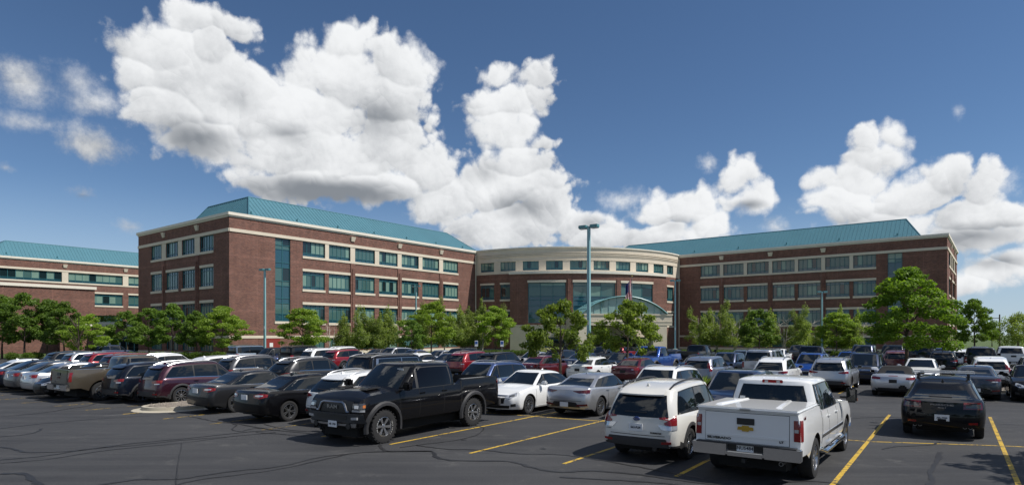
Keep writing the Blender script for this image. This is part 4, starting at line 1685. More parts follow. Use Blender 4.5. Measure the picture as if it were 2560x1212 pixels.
mat('lamp_dark', (0.05, 0.052, 0.056), 0.10, coat=1.0)
mat('lamp_amber', (0.55, 0.16, 0.01), 0.15, coat=1.0)
mat('tyre', (0.018, 0.018, 0.019), 0.85, bump=.3, bscale=30)
mat('tyre_letter', (0.26, 0.26, 0.25), 0.8)
mat('alloy', (0.46, 0.47, 0.49), 0.25, metal=0.9)
mat('alloy_dark', (0.055, 0.056, 0.06), 0.35, metal=0.6)
mat('plate_white', (0.72, 0.74, 0.76), 0.5)
mat('plate_ink', (0.015, 0.02, 0.04), 0.6)
mat('badge_gold', (0.55, 0.36, 0.06), 0.3, metal=0.7)
mat('badge_blue', (0.02, 0.045, 0.16), 0.25, coat=.5)
mat('fabric_black', (0.014, 0.014, 0.015), 0.95)
mat('bar_silver', (0.62, 0.63, 0.64), 0.35)
mat('sticker', (0.6, 0.62, 0.62), 0.7)


def curve(pts):
    """monotone cubic through points, flat outside"""
    xs = [p[0] for p in pts]
    ys = [p[1] for p in pts]
    n = len(xs)
    h = [xs[i + 1] - xs[i] for i in range(n - 1)]
    s = [(ys[i + 1] - ys[i]) / h[i] for i in range(n - 1)]
    m = [s[0]] + [0 if s[i - 1] * s[i] <= 0 else 2 * s[i - 1] * s[i] / (s[i - 1] + s[i]) for i in range(1, n - 1)] + [s[-1]]

    def f(x):
        if x <= xs[0]:
            return ys[0]
        if x >= xs[-1]:
            return ys[-1]
        i = 0
        while x > xs[i + 1]:
            i += 1
        t = (x - xs[i]) / h[i]
        return (ys[i] * (2 * t**3 - 3 * t**2 + 1) + m[i] * h[i] * (t**3 - 2 * t**2 + t) + ys[i + 1] * (3 * t**2 - 2 * t**3) + m[i + 1] * h[i] * (t**3 - t**2))
    return f


def sstep(x):
    x = min(1, max(0, x))
    return x * x * (3 - 2 * x)


WHEELS = {}


def wheel_meshes(r, w, rim, style):
    """tyre lathe and spoked rim, axis along y, outer face towards -y"""
    key = (round(r, 3), round(w, 3), round(rim, 3), style)
    if key in WHEELS:
        return WHEELS[key]
    n = 28
    prof = [(rim * .98, -w * .42), (rim * 1.04, -w * .47), ((rim + r) / 2, -w * .5), (r * .955, -w * .46), (r * .99, -w * .36), (r, -w * .2), (r, w * .2), (r * .99, w * .36), (r * .95, w * .47), (rim, w * .45)]
    b = MB()
    m = len(prof)
    for i in range(n):
        a = 2 * math.pi * i / n
        for (rr, y) in prof:
            b.v.append((rr * math.cos(a), y, rr * math.sin(a)))
    for i in range(n):
        for k in range(m - 1):
            j = (i + 1) % n
            b.f.append((i * m + k, i * m + k + 1, j * m + k + 1, j * m + k))
            b.mi.append(0)
    if style == 'offroad':
        for i in range(26):
            a = 2 * math.pi * i / 26
            for (y0, sh) in ((-w * .34, .0), (-w * .02, .12), (w * .3, .0)):
                ca, sa = math.cos(a + sh), math.sin(a + sh)
                c = Vector((r * 1.005 * ca, y0, r * 1.005 * sa))
                t = Vector((-sa, 0, ca))
                b.box(c - t * .026 - Vector((0, .038, 0)) - Vector((ca, 0, sa)) * .012, t * .052, Vector((0, .076, 0)), Vector((ca, 0, sa)) * .022)
    tyre = b.mesh('tyre', 'tyre', 35)
    # rim
    b = MB()
    pr = [(rim * 1.0, -w * .44), (rim * .97, -w * .45), (rim * .93, -w * .36), (rim * .90, -w * .1), (rim * .90, w * .3)]
    m = len(pr)
    off = len(b.v)
    for i in range(n):
        a = 2 * math.pi * i / n
        for (rr, y) in pr:
            b.v.append((rr * math.cos(a), y, rr * math.sin(a)))
    for i in range(n):
        for k in range(m - 1):
            j = (i + 1) % n
            b.f.append((i * m + k, i * m + k + 1, j * m + k + 1, j * m + k))
            b.mi.append(0)
    # dark back disc (brake)
    b.add([(rim * .9 * math.cos(2 * math.pi * i / n), w * .0, rim * .9 * math.sin(2 * math.pi * i / n)) for i in range(n)], [tuple(range(n))], 1)
    ns, wi, wo, twin = {'five': (5, .20, .30, 0), 'six': (6, .20, .34, 0), 'ten': (10, .10, .13, 0), 'twin': (5, .09, .13, .16), 'steel': (8, .30, .52, 0), 'offroad': (6, .16, .33, 0), 'seven': (7, .14, .2, 0)}[style]
    for i in range(ns):
        for tw in ((0,) if not twin else (-twin, twin)):
            a = 2 * math.pi * i / ns + .3
            ro = rim * .95
            hi_, ho = wi * rim, wo * rim
            ri = rim * .14

            def pt(rr, hh, ang, y):
                c, s = math.cos(ang), math.sin(ang)
                return (rr * c - hh * s, y, rr * s + hh * c)
            a2 = a + tw
            y0, y1 = -w * .33, -w * .41
            vs = [pt(ri, -hi_ / 2, a2, y0), pt(ri, hi_ / 2, a2, y0), pt(ro, ho / 2, a2, y1), pt(ro, -ho / 2, a2, y1)]
            vb = [(p[0], p[1] + .03, p[2]) for p in vs]
            b.add(vs + vb, [(0, 1, 2, 3), (0, 4, 5, 1), (3, 2, 6, 7), (1, 5, 6, 2), (0, 3, 7, 4)], 0)
    b.tube([(0, -w * .30, 0), (0, -w * .37, 0), (0, -w * .39, 0)], [rim * .24, rim * .22, rim * .12], 12, 0)
    alloy = 'alloy_dark' if style == 'seven' else 'alloy'
    rimm = b.mesh('rim', [alloy, 'car_under'], 35)
    letters = None
    if style == 'offroad':
        b = MB()
        for i in range(30):
            if i % 15 in (0, 1, 2, 10, 11, 12, 13, 14):
                continue
            a = 2 * math.pi * i / 30
            rr = rim * 1.10
            ca, sa = math.cos(a), math.sin(a)
            t = Vector((-sa, 0, ca))
            c = Vector((rr * ca, -w * .502, rr * sa))
            lw = .020 + .012 * ((i * 7) % 3)
            b.box(c - t * .02 - Vector((ca, 0, sa)) * .012, t * lw, Vector((ca, 0, sa)) * .026, Vector((0, -.003, 0)))
        letters = b.mesh('tyre_lettering', 'tyre_letter')
    WHEELS[key] = (tyre, rimm, letters)
    return WHEELS[key]


def text_mesh(s, size, mname, ext=0.004, bold=0.0):
    c = bpy.data.curves.new('text', 'FONT')
    c.body = s
    c.size = size
    c.extrude = ext
    c.offset = bold
    c.align_x = 'CENTER'
    c.align_y = 'CENTER'
    c.resolution_u = 2
    o = bpy.data.objects.new('text_tmp', c)
    COL.objects.link(o)
    dg = bpy.context.evaluated_depsgraph_get()
    me = bpy.data.meshes.new_from_object(o.evaluated_get(dg))
    bpy.data.objects.remove(o)
    bpy.data.curves.remove(c)
    me.name = 'lettering'
    me.materials.clear()
    me.materials.append(MATS[mname])
    return me


M_REAR = Matrix(((0, 0, -1, 0), (-1, 0, 0, 0), (0, 1, 0, 0), (0, 0, 0, 1)))
M_FRONT = Matrix(((0, 0, 1, 0), (1, 0, 0, 0), (0, 1, 0, 0), (0, 0, 0, 1)))
M_RIGHT = Matrix(((1, 0, 0, 0), (0, 0, -1, 0), (0, 1, 0, 0), (0, 0, 0, 1)))


class Car:
    """one vehicle model: x forward, y left, z up, standing on z = 0; parts are meshes shared by all copies"""
    def __init__(self, **sp):
        self.sp = sp
        self.parts = []          # (name, mesh, material or None for paint, parent index, matrix)
        self.build_shell()

    def part(self, name, mesh, material=None, parent=None, mx=None):
        self.parts.append((name, mesh, material, parent, mx))
        return len(self.parts) - 1

    def build_shell(self):
        sp = self.sp
        L, W, H = sp['L'], sp['W'], sp['H']
        xf, xr = L / 2, -L / 2
        r = sp['r']
        self.xfw = xf - sp['fo']
        self.xrw = self.xfw - sp['wb']
        zs = sp['zs']
        Ra = r + sp.get('archgap', .06)
        zc = r
        ztf = curve([(xr + L * f, z) for f, z in sp['zt']])
        self.ztf = ztf
        ew, er = sp.get('endw', .80), sp.get('endwr', .84)
        planf = curve([(0, ew), (.10, ew + (1 - ew) * .5), (.28, ew + (1 - ew) * .8), (.6, ew + (1 - ew) * .94), (1.1, 1.0)])
        planr = curve([(0, er), (.08, er + (1 - er) * .5), (.22, er + (1 - er) * .8), (.5, er + (1 - er) * .95), (1.0, 1.0)])
        prof = curve([(0, sp.get('tuck', .93)), (.1, .968), (.3, .99), (.5, 1.0), (.68, .995), (.82, .978), (.93, .955), (1.0, sp.get('shoulder', .915))])
        th0 = math.asin(max(-.9, min(.9, (zs - zc) / Ra)))
        st = set()
        for xw in (self.xfw, self.xrw):
            for i in range(15):
                th = th0 + (math.pi - 2 * th0) * i / 14
                st.add(round(xw + Ra * math.cos(th), 4))
        n = 40
        for i in range(n + 1):
            x = xr + L * i / n
            if all(abs(x - xw) > Ra * math.cos(th0) + .03 for xw in (self.xfw, self.xrw)):
                st.add(round(x, 4))
        for e in (.03, .08, .16):
            st.add(round(xr + e, 4))
            st.add(round(xf - e, 4))
        bed = sp.get('bed')
        if bed:
            for e in (bed[0], bed[1]):
                st |= {round(e - .004, 4), round(e + .004, 4)}
            st = {x for x in st if not any(0.004 < abs(x - e) < .02 for e in (bed[0], bed[1]))}
        xs = sorted(st)

        def zb(x):
            for xw in (self.xfw, self.xrw):
                d = x - xw
                if abs(d) <= Ra * math.cos(th0) + 1e-6:
                    return zc + math.sqrt(max(0, Ra * Ra - d * d))
            if x > self.xfw:
                return zs + (sp.get('zf', zs) - zs) * sstep((x - self.xfw - Ra) / .3)
            if x < self.xrw:
                return zs + (sp.get('zr', zs) - zs) * sstep((self.xrw - Ra - x) / .3)
            return zs
        kz = [0, .07, .2, .38, .56, .72, .86, .95, 1.0]
        cols = [1, .88, .86, .45, 0, -.45, -.86, -.88, -1]
        nosef = curve(sp['nose'])
        tailf = curve(sp['tail'])
        crown = sp.get('crown', .05)
        bowf, bowr = sp.get('bowf', .10), sp.get('bowr', .07)

        def deform(x, y, z):
            g = sstep((x - (xf - .5)) / .5)
            if g > 0:
                return (x + g * nosef(z) + g * bowf * (1 - min(1, abs(y) / (W / 2 * .82)) ** 2) - bowf * g, y, z)
            g = sstep(((xr + .4) - x) / .4)
            if g > 0:
                return (x - g * tailf(z) - g * bowr * (1 - min(1, abs(y) / (W / 2 * .82)) ** 2) + bowr * g, y, z)
            return (x, y, z)
        b = MB()
        NC, NL = len(cols), len(kz)
        rows = []
        for x in xs:
            z0, z1 = zb(x), ztf(x)
            w = W / 2 * min(planf(xf - x), planr(x - xr))
            inbed = bed and bed[0] < x < bed[1]
            yl = [w * prof(max(0, min(1, ((z0 + k * (z1 - z0)) - zs) / (z1 - zs)))) for k in kz]
            ring = {}
            for c, fr in enumerate(cols):
                ring[('b', c)] = len(b.v)
                b.v.append(deform(x, yl[0] * fr, z0))
            for l in range(1, NL - 1):
                for s in (1, -1):
                    ring[('s', s, l)] = len(b.v)
                    b.v.append(deform(x, s * yl[l], z0 + kz[l] * (z1 - z0)))
            hood = sp.get('hood')
            for c, fr in enumerate(cols):
                ring[('t', c)] = len(b.v)
                cr = crown * (1 - abs(fr) ** 2.2) * min(1, max(0, min(x - xr, xf - x) / .5))
                z = z1 + cr
                if hood and x > 0 and abs(fr) < .8:
                    z += hood * sstep((xf - x - .1) / .5)
                if inbed and abs(fr) <= .861:
                    z = bed[2]
                b.v.append(deform(x, yl[-1] * fr, z))

            def G(l, s, ring=ring):
                if l == 0:
                    return ring[('b', 0 if s == 1 else NC - 1)]
                if l == NL - 1:
                    return ring[('t', 0 if s == 1 else NC - 1)]
                return ring[('s', s, l)]
            rows.append((ring, G, inbed))
        clad = sp.get('clad', 0)
        for i in range(len(xs) - 1):
            r0, G0, b0 = rows[i]
            r1, G1, b1 = rows[i + 1]
            for c in range(NC - 1):
                b.f.append((r0[('b', c)], r1[('b', c)], r1[('b', c + 1)], r0[('b', c + 1)]))
                b.mi.append(1)
                f = (r0[('t', c)], r0[('t', c + 1)], r1[('t', c + 1)], r1[('t', c)])
                b.f.append(f)
                b.mi.append(3 if (b0 or b1) and 1 <= c <= NC - 3 and min(b.v[k][2] for k in f) < ztf(xs[i]) - .1 else 0)
            for s in (1, -1):
                for l in range(NL - 1):
                    f = (G0(l, s), G0(l + 1, s), G1(l + 1, s), G1(l, s))
                    b.f.append(f if s == 1 else f[::-1])
                    zmid = sum(b.v[k][2] for k in f) / 4
                    b.mi.append(2 if zmid < clad else 0)
        for e, flip in ((0, False), (len(xs) - 1, True)):
            ring, G, _ = rows[e]
            grid = [[ring[('b', c)] for c in range(NC)]]
            for l in range(1, NL - 1):
                yy = abs(b.v[G(l, 1)][1])
                z = b.v[G(l, 1)][2]
                row = [G(l, 1)]
                for c in range(1, NC - 1):
                    row.append(len(b.v))
                    b.v.append(deform(xs[e], cols[c] * yy, z))
                row.append(G(l, -1))
                grid.append(row)
            grid.append([ring[('t', c)] for c in range(NC)])
            for l in range(NL - 1):
                for c in range(NC - 1):
                    f = (grid[l][c], grid[l][c + 1], grid[l + 1][c + 1], grid[l + 1][c])
                    b.f.append(f[::-1] if flip else f)
                    zmid = sum(b.v[k][2] for k in f) / 4
                    b.mi.append(2 if zmid < clad else 0)
        # greenhouse
        g = sp['gh']
        x0f, x1f = xf - g['ws0'], xf - g['ws1']
        x0r, x1r = xr + g['rw0'], xr + g['rw1']
        w0, w1 = W / 2 * g.get('w0', .905), W / 2 * g.get('w1', .70)
        Hr = H - g.get('rcrown', .045)
        bulf, bulr = g.get('bulf', .03), g.get('bulr', .05)
        self.gxf = lambda t: x0f + (x1f - x0f) * t + bulf * math.sin(math.pi * t)
        self.gxr = lambda t: x0r + (x1r - x0r) * t - bulr * math.sin(math.pi * t)
        rmid = (x1f + x1r) / 2 + g.get('peak', .25)
        rlen = max(.6, (x1f - x1r) / 2 + .3)

        def roofz(x):
            d = (x - rmid) / rlen
            return Hr - (g.get('arcr', .05) if d < 0 else g.get('arcf', .05)) * min(2.0, d * d)
        self.roofz = roofz

        def gpt(t, a, q, rad=1.0, top=0.0):
            k = (abs(a) ** 9 + abs(q) ** 9) ** (-1 / 9) if (abs(a) + abs(q)) > 0 else 0
            a, q = a * k * rad, q * k * rad
            x = (self.gxf(t) + self.gxr(t)) / 2 + a * (self.gxf(t) - self.gxr(t)) / 2
            w = w0 + (w1 - w0) * t ** 1.25 - (.035 if t > .97 else 0)
            w *= 1 - .05 * max(0, abs(a)) ** 3
            x += (-g.get('bowf', .12) if a > 0 else g.get('bowr', .06)) * abs(a) ** 6 * q * q
            zl = ztf(max(xr, min(xf, x))) - .03
            return (x, q * w, zl + t * (roofz(x) - zl) + top)
        self.gpt = gpt
        ts = [0, .08, .25, .45, .65, .8, .9, .96, 1.0]
        na, nq = 16, 8
        per = [(-1 + 2 * i / na, 1) for i in range(na)] + [(1, 1 - 2 * i / nq) for i in range(nq)] + [(1 - 2 * i / na, -1) for i in range(na)] + [(-1, -1 + 2 * i / nq) for i in range(nq)]
        tgt = MB() if sp.get('soft') else b
        base = len(tgt.v)
        NP = len(per)
        rings = [(t, 1.0, 0.0) for t in ts] + [(1.0, .93, .018), (1.0, .78, .033), (1.0, .5, .042), (1.0, .2, .045)]
        for (t, rad, top) in rings:
            for (a, q) in per:
                tgt.v.append(gpt(t, a, q, rad, top))
        for i in range(len(rings) - 1):
            for k in range(NP):
                tgt.f.append((base + i * NP + k, base + i * NP + (k + 1) % NP, base + (i + 1) * NP + (k + 1) % NP, base + (i + 1) * NP + k))
                tgt.mi.append(0)
        tgt.f.append(tuple(base + (len(rings) - 1) * NP + k for k in range(NP)))
        tgt.mi.append(0)
        if sp.get('soft'):
            self.part('soft_top', tgt.mesh('soft_top', 'fabric_black', 40), 'fabric_black')
        body = b.mesh('body', ['car_under', 'car_under', sp.get('cladmat', 'car_plastic'), 'car_liner'], 32)
        bm = bmesh.new()
        bm.from_mesh(body)
        bmesh.ops.recalc_face_normals(bm, faces=bm.faces[:])
        bm.to_mesh(body)
        bm.free()
        self.body = self.part('body', body)
        allb = MB()
        allb.v = b.v + (tgt.v if sp.get('soft') else [])
        allb.f = [tuple(f) for f in b.f] + ([tuple(len(b.v) + k for k in f) for f in tgt.f] if sp.get('soft') else [])
        self.bvh = BVHTree.FromPolygons([Vector(v) for v in allb.v], allb.f)
        # underbody between the wheels
        u = MB()
        u.cbox((0, 0, (zs + .12) / 2 + .12), L * .86, W * .62, max(.12, zs - .08))
        for xw in (self.xfw, self.xrw):
            u.cbox((xw, 0, r + .08), Ra * 2.0, W * .60, r * 1.5)
        self.part('underbody', u.mesh('underbody', 'car_under'), 'car_under')
        # wheels
        tw = sp.get('tw', .22)
        tyre, rim, let = wheel_meshes(r, tw, sp.get('rim', r * .66), sp.get('wheel', 'five'))
        yw = W / 2 - tw / 2 - sp.get('inset', .035)
        for (xw, s) in ((self.xfw, -1), (self.xfw, 1), (self.xrw, -1), (self.xrw, 1)):
            mx = Matrix.Translation((xw, s * yw, r)) @ Matrix.Rotation(math.pi if s > 0 else 0, 4, 'Z') @ Matrix.Rotation(xw * 1.7 + s, 4, 'Y')
            i = self.part('wheel', tyre, 'tyre', None, mx)
            self.part('rim', rim, sp.get('rimmat', 'alloy'), i)
            if let:
                self.part('tyre_lettering', let, 'tyre_letter', i)

    # --- decals and fittings laid onto the shell
    def proj(self, P, D, off):
        D = Vector(D).normalized()
        P = Vector(P)
        h = self.bvh.ray_cast(P - D * 3.0, D)
        if h[0] is None or (h[0] - P).length > 1.6:
            h = self.bvh.find_nearest(P)
        nrm = h[1]
        if nrm.dot(D) > 0:
            nrm = -nrm
        return h[0] + nrm * off, nrm

    def patch(self, name, grid, D, m, off=.006, parent=None, deep=.03, mirror=False, smooth=40):
        res = []
        for sgn in ((1, -1) if mirror else (1,)):
            b = MB()
            R, C = len(grid), len(grid[0])
            Ns = []
            for row in grid:
                for P in row:
                    q, nn = self.proj((P[0], P[1] * sgn, P[2]), (D[0], D[1] * sgn, D[2]), off)
                    b.v.append(tuple(q))
                    Ns.append(nn)
            for i in range(R - 1):
                for j in range(C - 1):
                    f = (i * C + j, i * C + j + 1, (i + 1) * C + j + 1, (i + 1) * C + j)
                    b.f.append(f)
                    b.mi.append(0)
            edge = [j for j in range(C)] + [i * C + C - 1 for i in range(1, R)] + [(R - 1) * C + j for j in range(C - 2, -1, -1)] + [i * C for i in range(R - 2, 0, -1)]
            k0 = len(b.v)
            for e in edge:
                b.v.append(tuple(Vector(b.v[e]) - Ns[e] * (off + deep)))
            ne = len(edge)
            for k in range(ne):
                b.f.append((edge[k], edge[(k + 1) % ne], k0 + (k + 1) % ne, k0 + k))
                b.mi.append(0)
            me = b.mesh(name, m if m else 'car_under', smooth)
            bm = bmesh.new()
            bm.from_mesh(me)
            bmesh.ops.recalc_face_normals(bm, faces=bm.faces[:])
            # open back: make sure the front faces outwards
            bm.faces.ensure_lookup_table()
            if bm.faces and bm.faces[0].normal.dot(Ns[0]) < 0:
                bmesh.ops.reverse_faces(bm, faces=bm.faces[:])
            bm.to_mesh(me)
            bm.free()
            res.append(self.part(name, me, m, parent))
        return res

    def poly(self, lo, hi, n, m, axis, x0=0.0):
        """grid between a lower and an upper polyline given in (y, z) for 'x' projection or (x, z) for 'y' projection"""
        def samp(pl, u):
            k = u * (len(pl) - 1)
            i = min(int(k), len(pl) - 2)
            f = k - i
            return (pl[i][0] + (pl[i + 1][0] - pl[i][0]) * f, pl[i][1] + (pl[i + 1][1] - pl[i][1]) * f)
        g = []
        for j in range(m + 1):
            row = []
            for i in range(n + 1):
                a, c = samp(lo, i / n), samp(hi, i / n)
                f = j / m
                p = (a[0] + (c[0] - a[0]) * f, a[1] + (c[1] - a[1]) * f)
                row.append((x0, p[0], p[1]) if axis == 'x' else (p[0], x0, p[1]))
            g.append(row)
        return g

    def rear(self, name, lo, hi, m, off=.006, mirror=False, n=6, mm=2, tilt=0.0, parent=None, deep=.03):
        x0 = -self.sp['L'] / 2 + .12
        return self.patch(name, self.poly(lo, hi, n, mm, 'x', x0), (1, -tilt, 0), m, off, parent, deep, mirror)

    def front(self, name, lo, hi, m, off=.006, mirror=False, n=6, mm=2, tilt=0.0, parent=None, deep=.03):
        x0 = self.sp['L'] / 2 - .15
        return self.patch(name, self.poly(lo, hi, n, mm, 'x', x0), (-1, -tilt, 0), m, off, parent, deep, mirror)

    def side(self, name, lo, hi, m, off=.006, mirror=True, n=6, mm=2, parent=None, deep=.03):
        return self.patch(name, self.poly(lo, hi, n, mm, 'y', self.sp['W'] / 2 - .05), (0, -1, 0), m, off, parent, deep, mirror)

    def direct(self, name, grid, out, m, off=.005, deep=.02):
        """thin shell over points that already lie on the greenhouse surface"""
        R, C = len(grid), len(grid[0])
        G = [[Vector(p) for p in row] for row in grid]
        b = MB()
        Ns = []
        for i in range(R):
            for j in range(C):
                du = G[i][min(j + 1, C - 1)] - G[i][max(j - 1, 0)]
                dv = G[min(i + 1, R - 1)][j] - G[max(i - 1, 0)][j]
                nn = du.cross(dv)
                nn = nn.normalized() if nn.length > 1e-9 else Vector(out)
                if nn.dot(Vector(out)) < 0:
                    nn = -nn
                Ns.append(nn)
                b.v.append(tuple(G[i][j] + nn * off))
        flip = (G[0][1] - G[0][0]).cross(G[1][0] - G[0][0]).dot(Vector(out)) < 0
        for i in range(R - 1):
            for j in range(C - 1):
                f = (i * C + j, i * C + j + 1, (i + 1) * C + j + 1, (i + 1) * C + j)
                b.f.append(f[::-1] if flip else f)
                b.mi.append(0)
        edge = [j for j in range(C)] + [i * C + C - 1 for i in range(1, R)] + [(R - 1) * C + j for j in range(C - 2, -1, -1)] + [i * C for i in range(R - 2, 0, -1)]
        k0 = len(b.v)
        for e in edge:
            b.v.append(tuple(Vector(b.v[e]) - Ns[e] * (off + deep)))
        ne = len(edge)
        for k in range(ne):
            f = (edge[k], edge[(k + 1) % ne], k0 + (k + 1) % ne, k0 + k)
            b.f.append(f if flip else f[::-1])
            b.mi.append(0)
        return self.part(name, b.mesh(name, m, 40), m)

    def screen(self, name, front, t0, t1, q0, q1, m, off=.006, n=12, mm=6):
        g = []
        for j in range(mm + 1):
            t = t0 + (t1 - t0) * j / mm
            q = q0 + (q1 - q0) * j / mm
            g.append([self.gpt(t, 1 if front else -1, -q + 2 * q * i / n) for i in range(n + 1)])
        return self.direct(name, g, (1, 0, .5) if front else (-1, 0, .3), m, off)

    def dlo(self, name, xa, xb, t0, t1, m, off=.005, n=6, mm=4):
        """side window between two slanted edges xa(t), xb(t) (rear, front)"""
        for s in (1, -1):
            g = []
            for j in range(mm + 1):
                t = t0 + (t1 - t0) * j / mm
                mid, hf = (self.gxf(t) + self.gxr(t)) / 2, (self.gxf(t) - self.gxr(t)) / 2
                row = []
                for i in range(n + 1):
                    x = xa(t) + (xb(t) - xa(t)) * i / n
                    row.append(self.gpt(t, max(-.94, min(.94, (x - mid) / hf)), s))
                g.append(row)
            self.direct(name, g, (0, s, .2), m, off)

    def windows(self, glass='car_glass', B=None, Cp=None, t0=.10, t1=.86, fin=.10, rin=(.14, .12), sides=True, rear=(.12, .80, .84, .80), trim='car_trim', pw=.05, ws=(.06, .94), belt=None, sglass=None):
        L = self.sp['L']
        self.screen('windshield', True, ws[0], ws[1], .88, .84, glass)
        if rear:
            self.screen('rear_window', False, rear[0], rear[1], rear[2], rear[3], self.sp.get('rglass', glass))
        glass = sglass or glass
        xb = lambda t: self.gxf(t) - fin - .02
        xa = lambda t: self.gxr(t) + rin[0] + (rin[1] - rin[0]) * t
        if trim:
            self.dlo('window_surround', lambda t: xa(t) - .025, lambda t: xb(t) + .025, t0 - .04, t1 + .035, trim, .003, 10)
        if belt:
            self.dlo('belt_trim', lambda t: xa(t) - .02, xb, t0 - .035, t0 - .008, belt, .010, 10, 1)
        if B is None:
            self.dlo('side_window', xa, xb, t0, t1, glass, .007)
        else:
            bx = L / 2 - B
            self.dlo('side_window', lambda t: bx + pw, lambda t: max(bx + pw + .05, xb(t)), t0, t1, glass, .007)
            if Cp:
                cx = L / 2 - Cp
                self.dlo('side_window', lambda t: max(xa(t), cx + .03 + .06 * t * 0), lambda t: bx - .03, t0, t1, glass, .007)
                self.dlo('quarter_window', lambda t: min(xa(t), cx - .1), lambda t: cx - .03, t0, t1, glass, .007, 4)
            else:
                self.dlo('side_window', xa, lambda t: bx - .03, t0, t1, glass, .007)

    def mirrors(self, m=None, big=1.0, x=None, z=None):
        L, W = self.sp['L'], self.sp['W']
        x = L / 2 - self.sp['gh']['ws0'] - .42 if x is None else x
        z = self.ztf(x) + .09 * big if z is None else z
        for s in (1, -1):
            b = MB()
            b.cbox((x, s * (W / 2 + .10), z), .14 * big, .22, .16 * big, bev=.045)
            b.cbox((x + .02, s * (W / 2 - .06), z - .05), .05, .2, .04)
            i = self.part('mirror', b.mesh('mirror', m if m else 'car_under', 50), m)
            g = MB()
            g.cbox((x - .072 * big, s * (W / 2 + .10), z), .008, .17, .12 * big)
            self.part('mirror_glass', g.mesh('mirror_glass', 'car_glass'), 'car_glass', i)

    def handles(self, xs, z, m=None):
        for x in xs:
            for s in (1, -1):
                q, nn = self.proj((x, s * self.sp['W'] / 2, z), (0, -s, 0), .02)
                b = MB()
                b.cbox((q.x, q.y, q.z), .20, .035, .035, bev=.012)
                self.part('door_handle', b.mesh('door_handle', m if m else 'car_under', 50), m)

    def doors(self, xs, z0, wid=.012):
        """shut lines of the doors"""
        for x in xs:
            z1 = self.ztf(x) - .01
            self.side('door_gap', [(x - wid / 2, z0), (x + wid / 2, z0)], [(x - wid / 2, z1), (x + wid / 2, z1)], 'car_gap', .002, True, 1, 6, None, .006)

    def plate(self, front, z, text=None, w=.31, h=.155, y=0.0, m='plate_white'):
        D = (-1, 0, 0) if front else (1, 0, 0)
        x0 = self.sp['L'] / 2 - .12 if front else -self.sp['L'] / 2 + .12
        q, _ = self.proj((x0, y, z), D, .0)
        s = 1 if front else -1
        b = MB()
        b.cbox((q.x + s * .015, y, z), .02, w, h)
        i = self.part('license_plate', b.mesh('license_plate', m), m)
        if text:
            me = text_mesh(text, min(h * .62, w * 1.42 / max(1, len(text))), 'plate_ink', .002, .002)
            self.part('plate_lettering', me, 'plate_ink', i, Matrix.Translation((q.x + s * .0285, y, z - h * .02)) @ (M_FRONT if front else M_REAR))
        return i

    def lettering(self, text, front, y, z, size, m='car_dullchrome', off=.012, bold=.001, stretch=1.0):
        D = (-1, 0, 0) if front else (1, 0, 0)
        x0 = self.sp['L'] / 2 - .12 if front else -self.sp['L'] / 2 + .12
        q, _ = self.proj((x0, y, z), D, off)
        self.part('badge_lettering', text_mesh(text, size, m, .004, bold), m, None, Matrix.Translation((q.x, y, z)) @ (M_FRONT if front else M_REAR) @ Matrix.Diagonal((stretch, 1, 1, 1)))

    def rails(self, m='car_trim', y=.55, x0=None, x1=None, h=.05, r=.022):
        for s in (1, -1):
            b = MB()
            xa = self.gxr(1) + .12 if x0 is None else x0
            xb = self.gxf(1) - .15 if x1 is None else x1
            pts = []
            for i in range(9):
                x = xa + (xb - xa) * i / 8
                e = 0 if i in (0, 8) else (h * .75 if i in (1, 7) else h)
                q, _ = self.proj((x, s * y, 2.4), (0, 0, -1), 0)
                pts.append((x, s * y, q.z + e))
            b.tube(pts, r, 6)
            self.part('roof_rail', b.mesh('roof_rail', m, 50), m)

    def fin(self, m=None):
        x = self.gxr(1) + .3
        q, _ = self.proj((x, 0, 2.4), (0, 0, -1), 0)
        b = MB()
        b.add([(x - .07, -.03, q.z - .005), (x + .12, 0, q.z - .005), (x - .07, .03, q.z - .005), (x - .05, 0, q.z + .07)], [(0, 1, 3), (1, 2, 3), (2, 0, 3), (0, 2, 1)])
        self.part('antenna_fin', b.mesh('antenna_fin', m if m else 'car_under'), m)

    def exhaust(self, ys, z, r=.035):
        for y in ys:
            b = MB()
            x = self.proj((-self.sp['L'] / 2 + .1, y, z), (1, 0, 0), 0)[0].x - .05
            b.tube([(x + .25, y, z), (x, y, z)], r, 10)
            b.tube([(x - .002, y, z), (x - .004, y, z)], r * .78, 10, 1)
            self.part('exhaust_pipe', b.mesh('exhaust_pipe', ['car_dullchrome', 'car_gap'], 50), 'car_dullchrome')

    def flares(self, m='car_plastic', wid=.09, out=.03):
        Ra = self.sp['r'] + self.sp.get('archgap', .06)
        for xw in (self.xfw, self.xrw):
            for s in (1, -1):
                b = MB()
                n = 14
                rows = []
                for i in range(n + 1):
                    a = math.radians(-12) + math.radians(204) * i / n
                    for k, (rr, o) in enumerate(((Ra - .005, -.06), (Ra - .005, out), (Ra + wid * .6, out), (Ra + wid, .002))):
                        x, z = xw + rr * math.cos(a), self.sp['r'] + rr * math.sin(a)
                        q, _ = self.proj((x if rr > Ra else xw + (Ra + .02) * math.cos(a), s * self.sp['W'] / 2, z if rr > Ra else self.sp['r'] + (Ra + .02) * math.sin(a)), (0, -s, 0), 0)
                        b.v.append((x, q.y + s * o if abs(q.y) > self.sp['W'] * .4 else s * (self.sp['W'] / 2 * .98 + o), z))
                for i in range(n):
                    for k in range(3):
                        f = (i * 4 + k, i * 4 + k + 1, i * 4 + 5 + k, i * 4 + 4 + k)
                        b.f.append(f)
                        b.mi.append(0)
                self.part('fender_flare', b.mesh('fender_flare', m, 40), m)


NAMES_KIND = {}


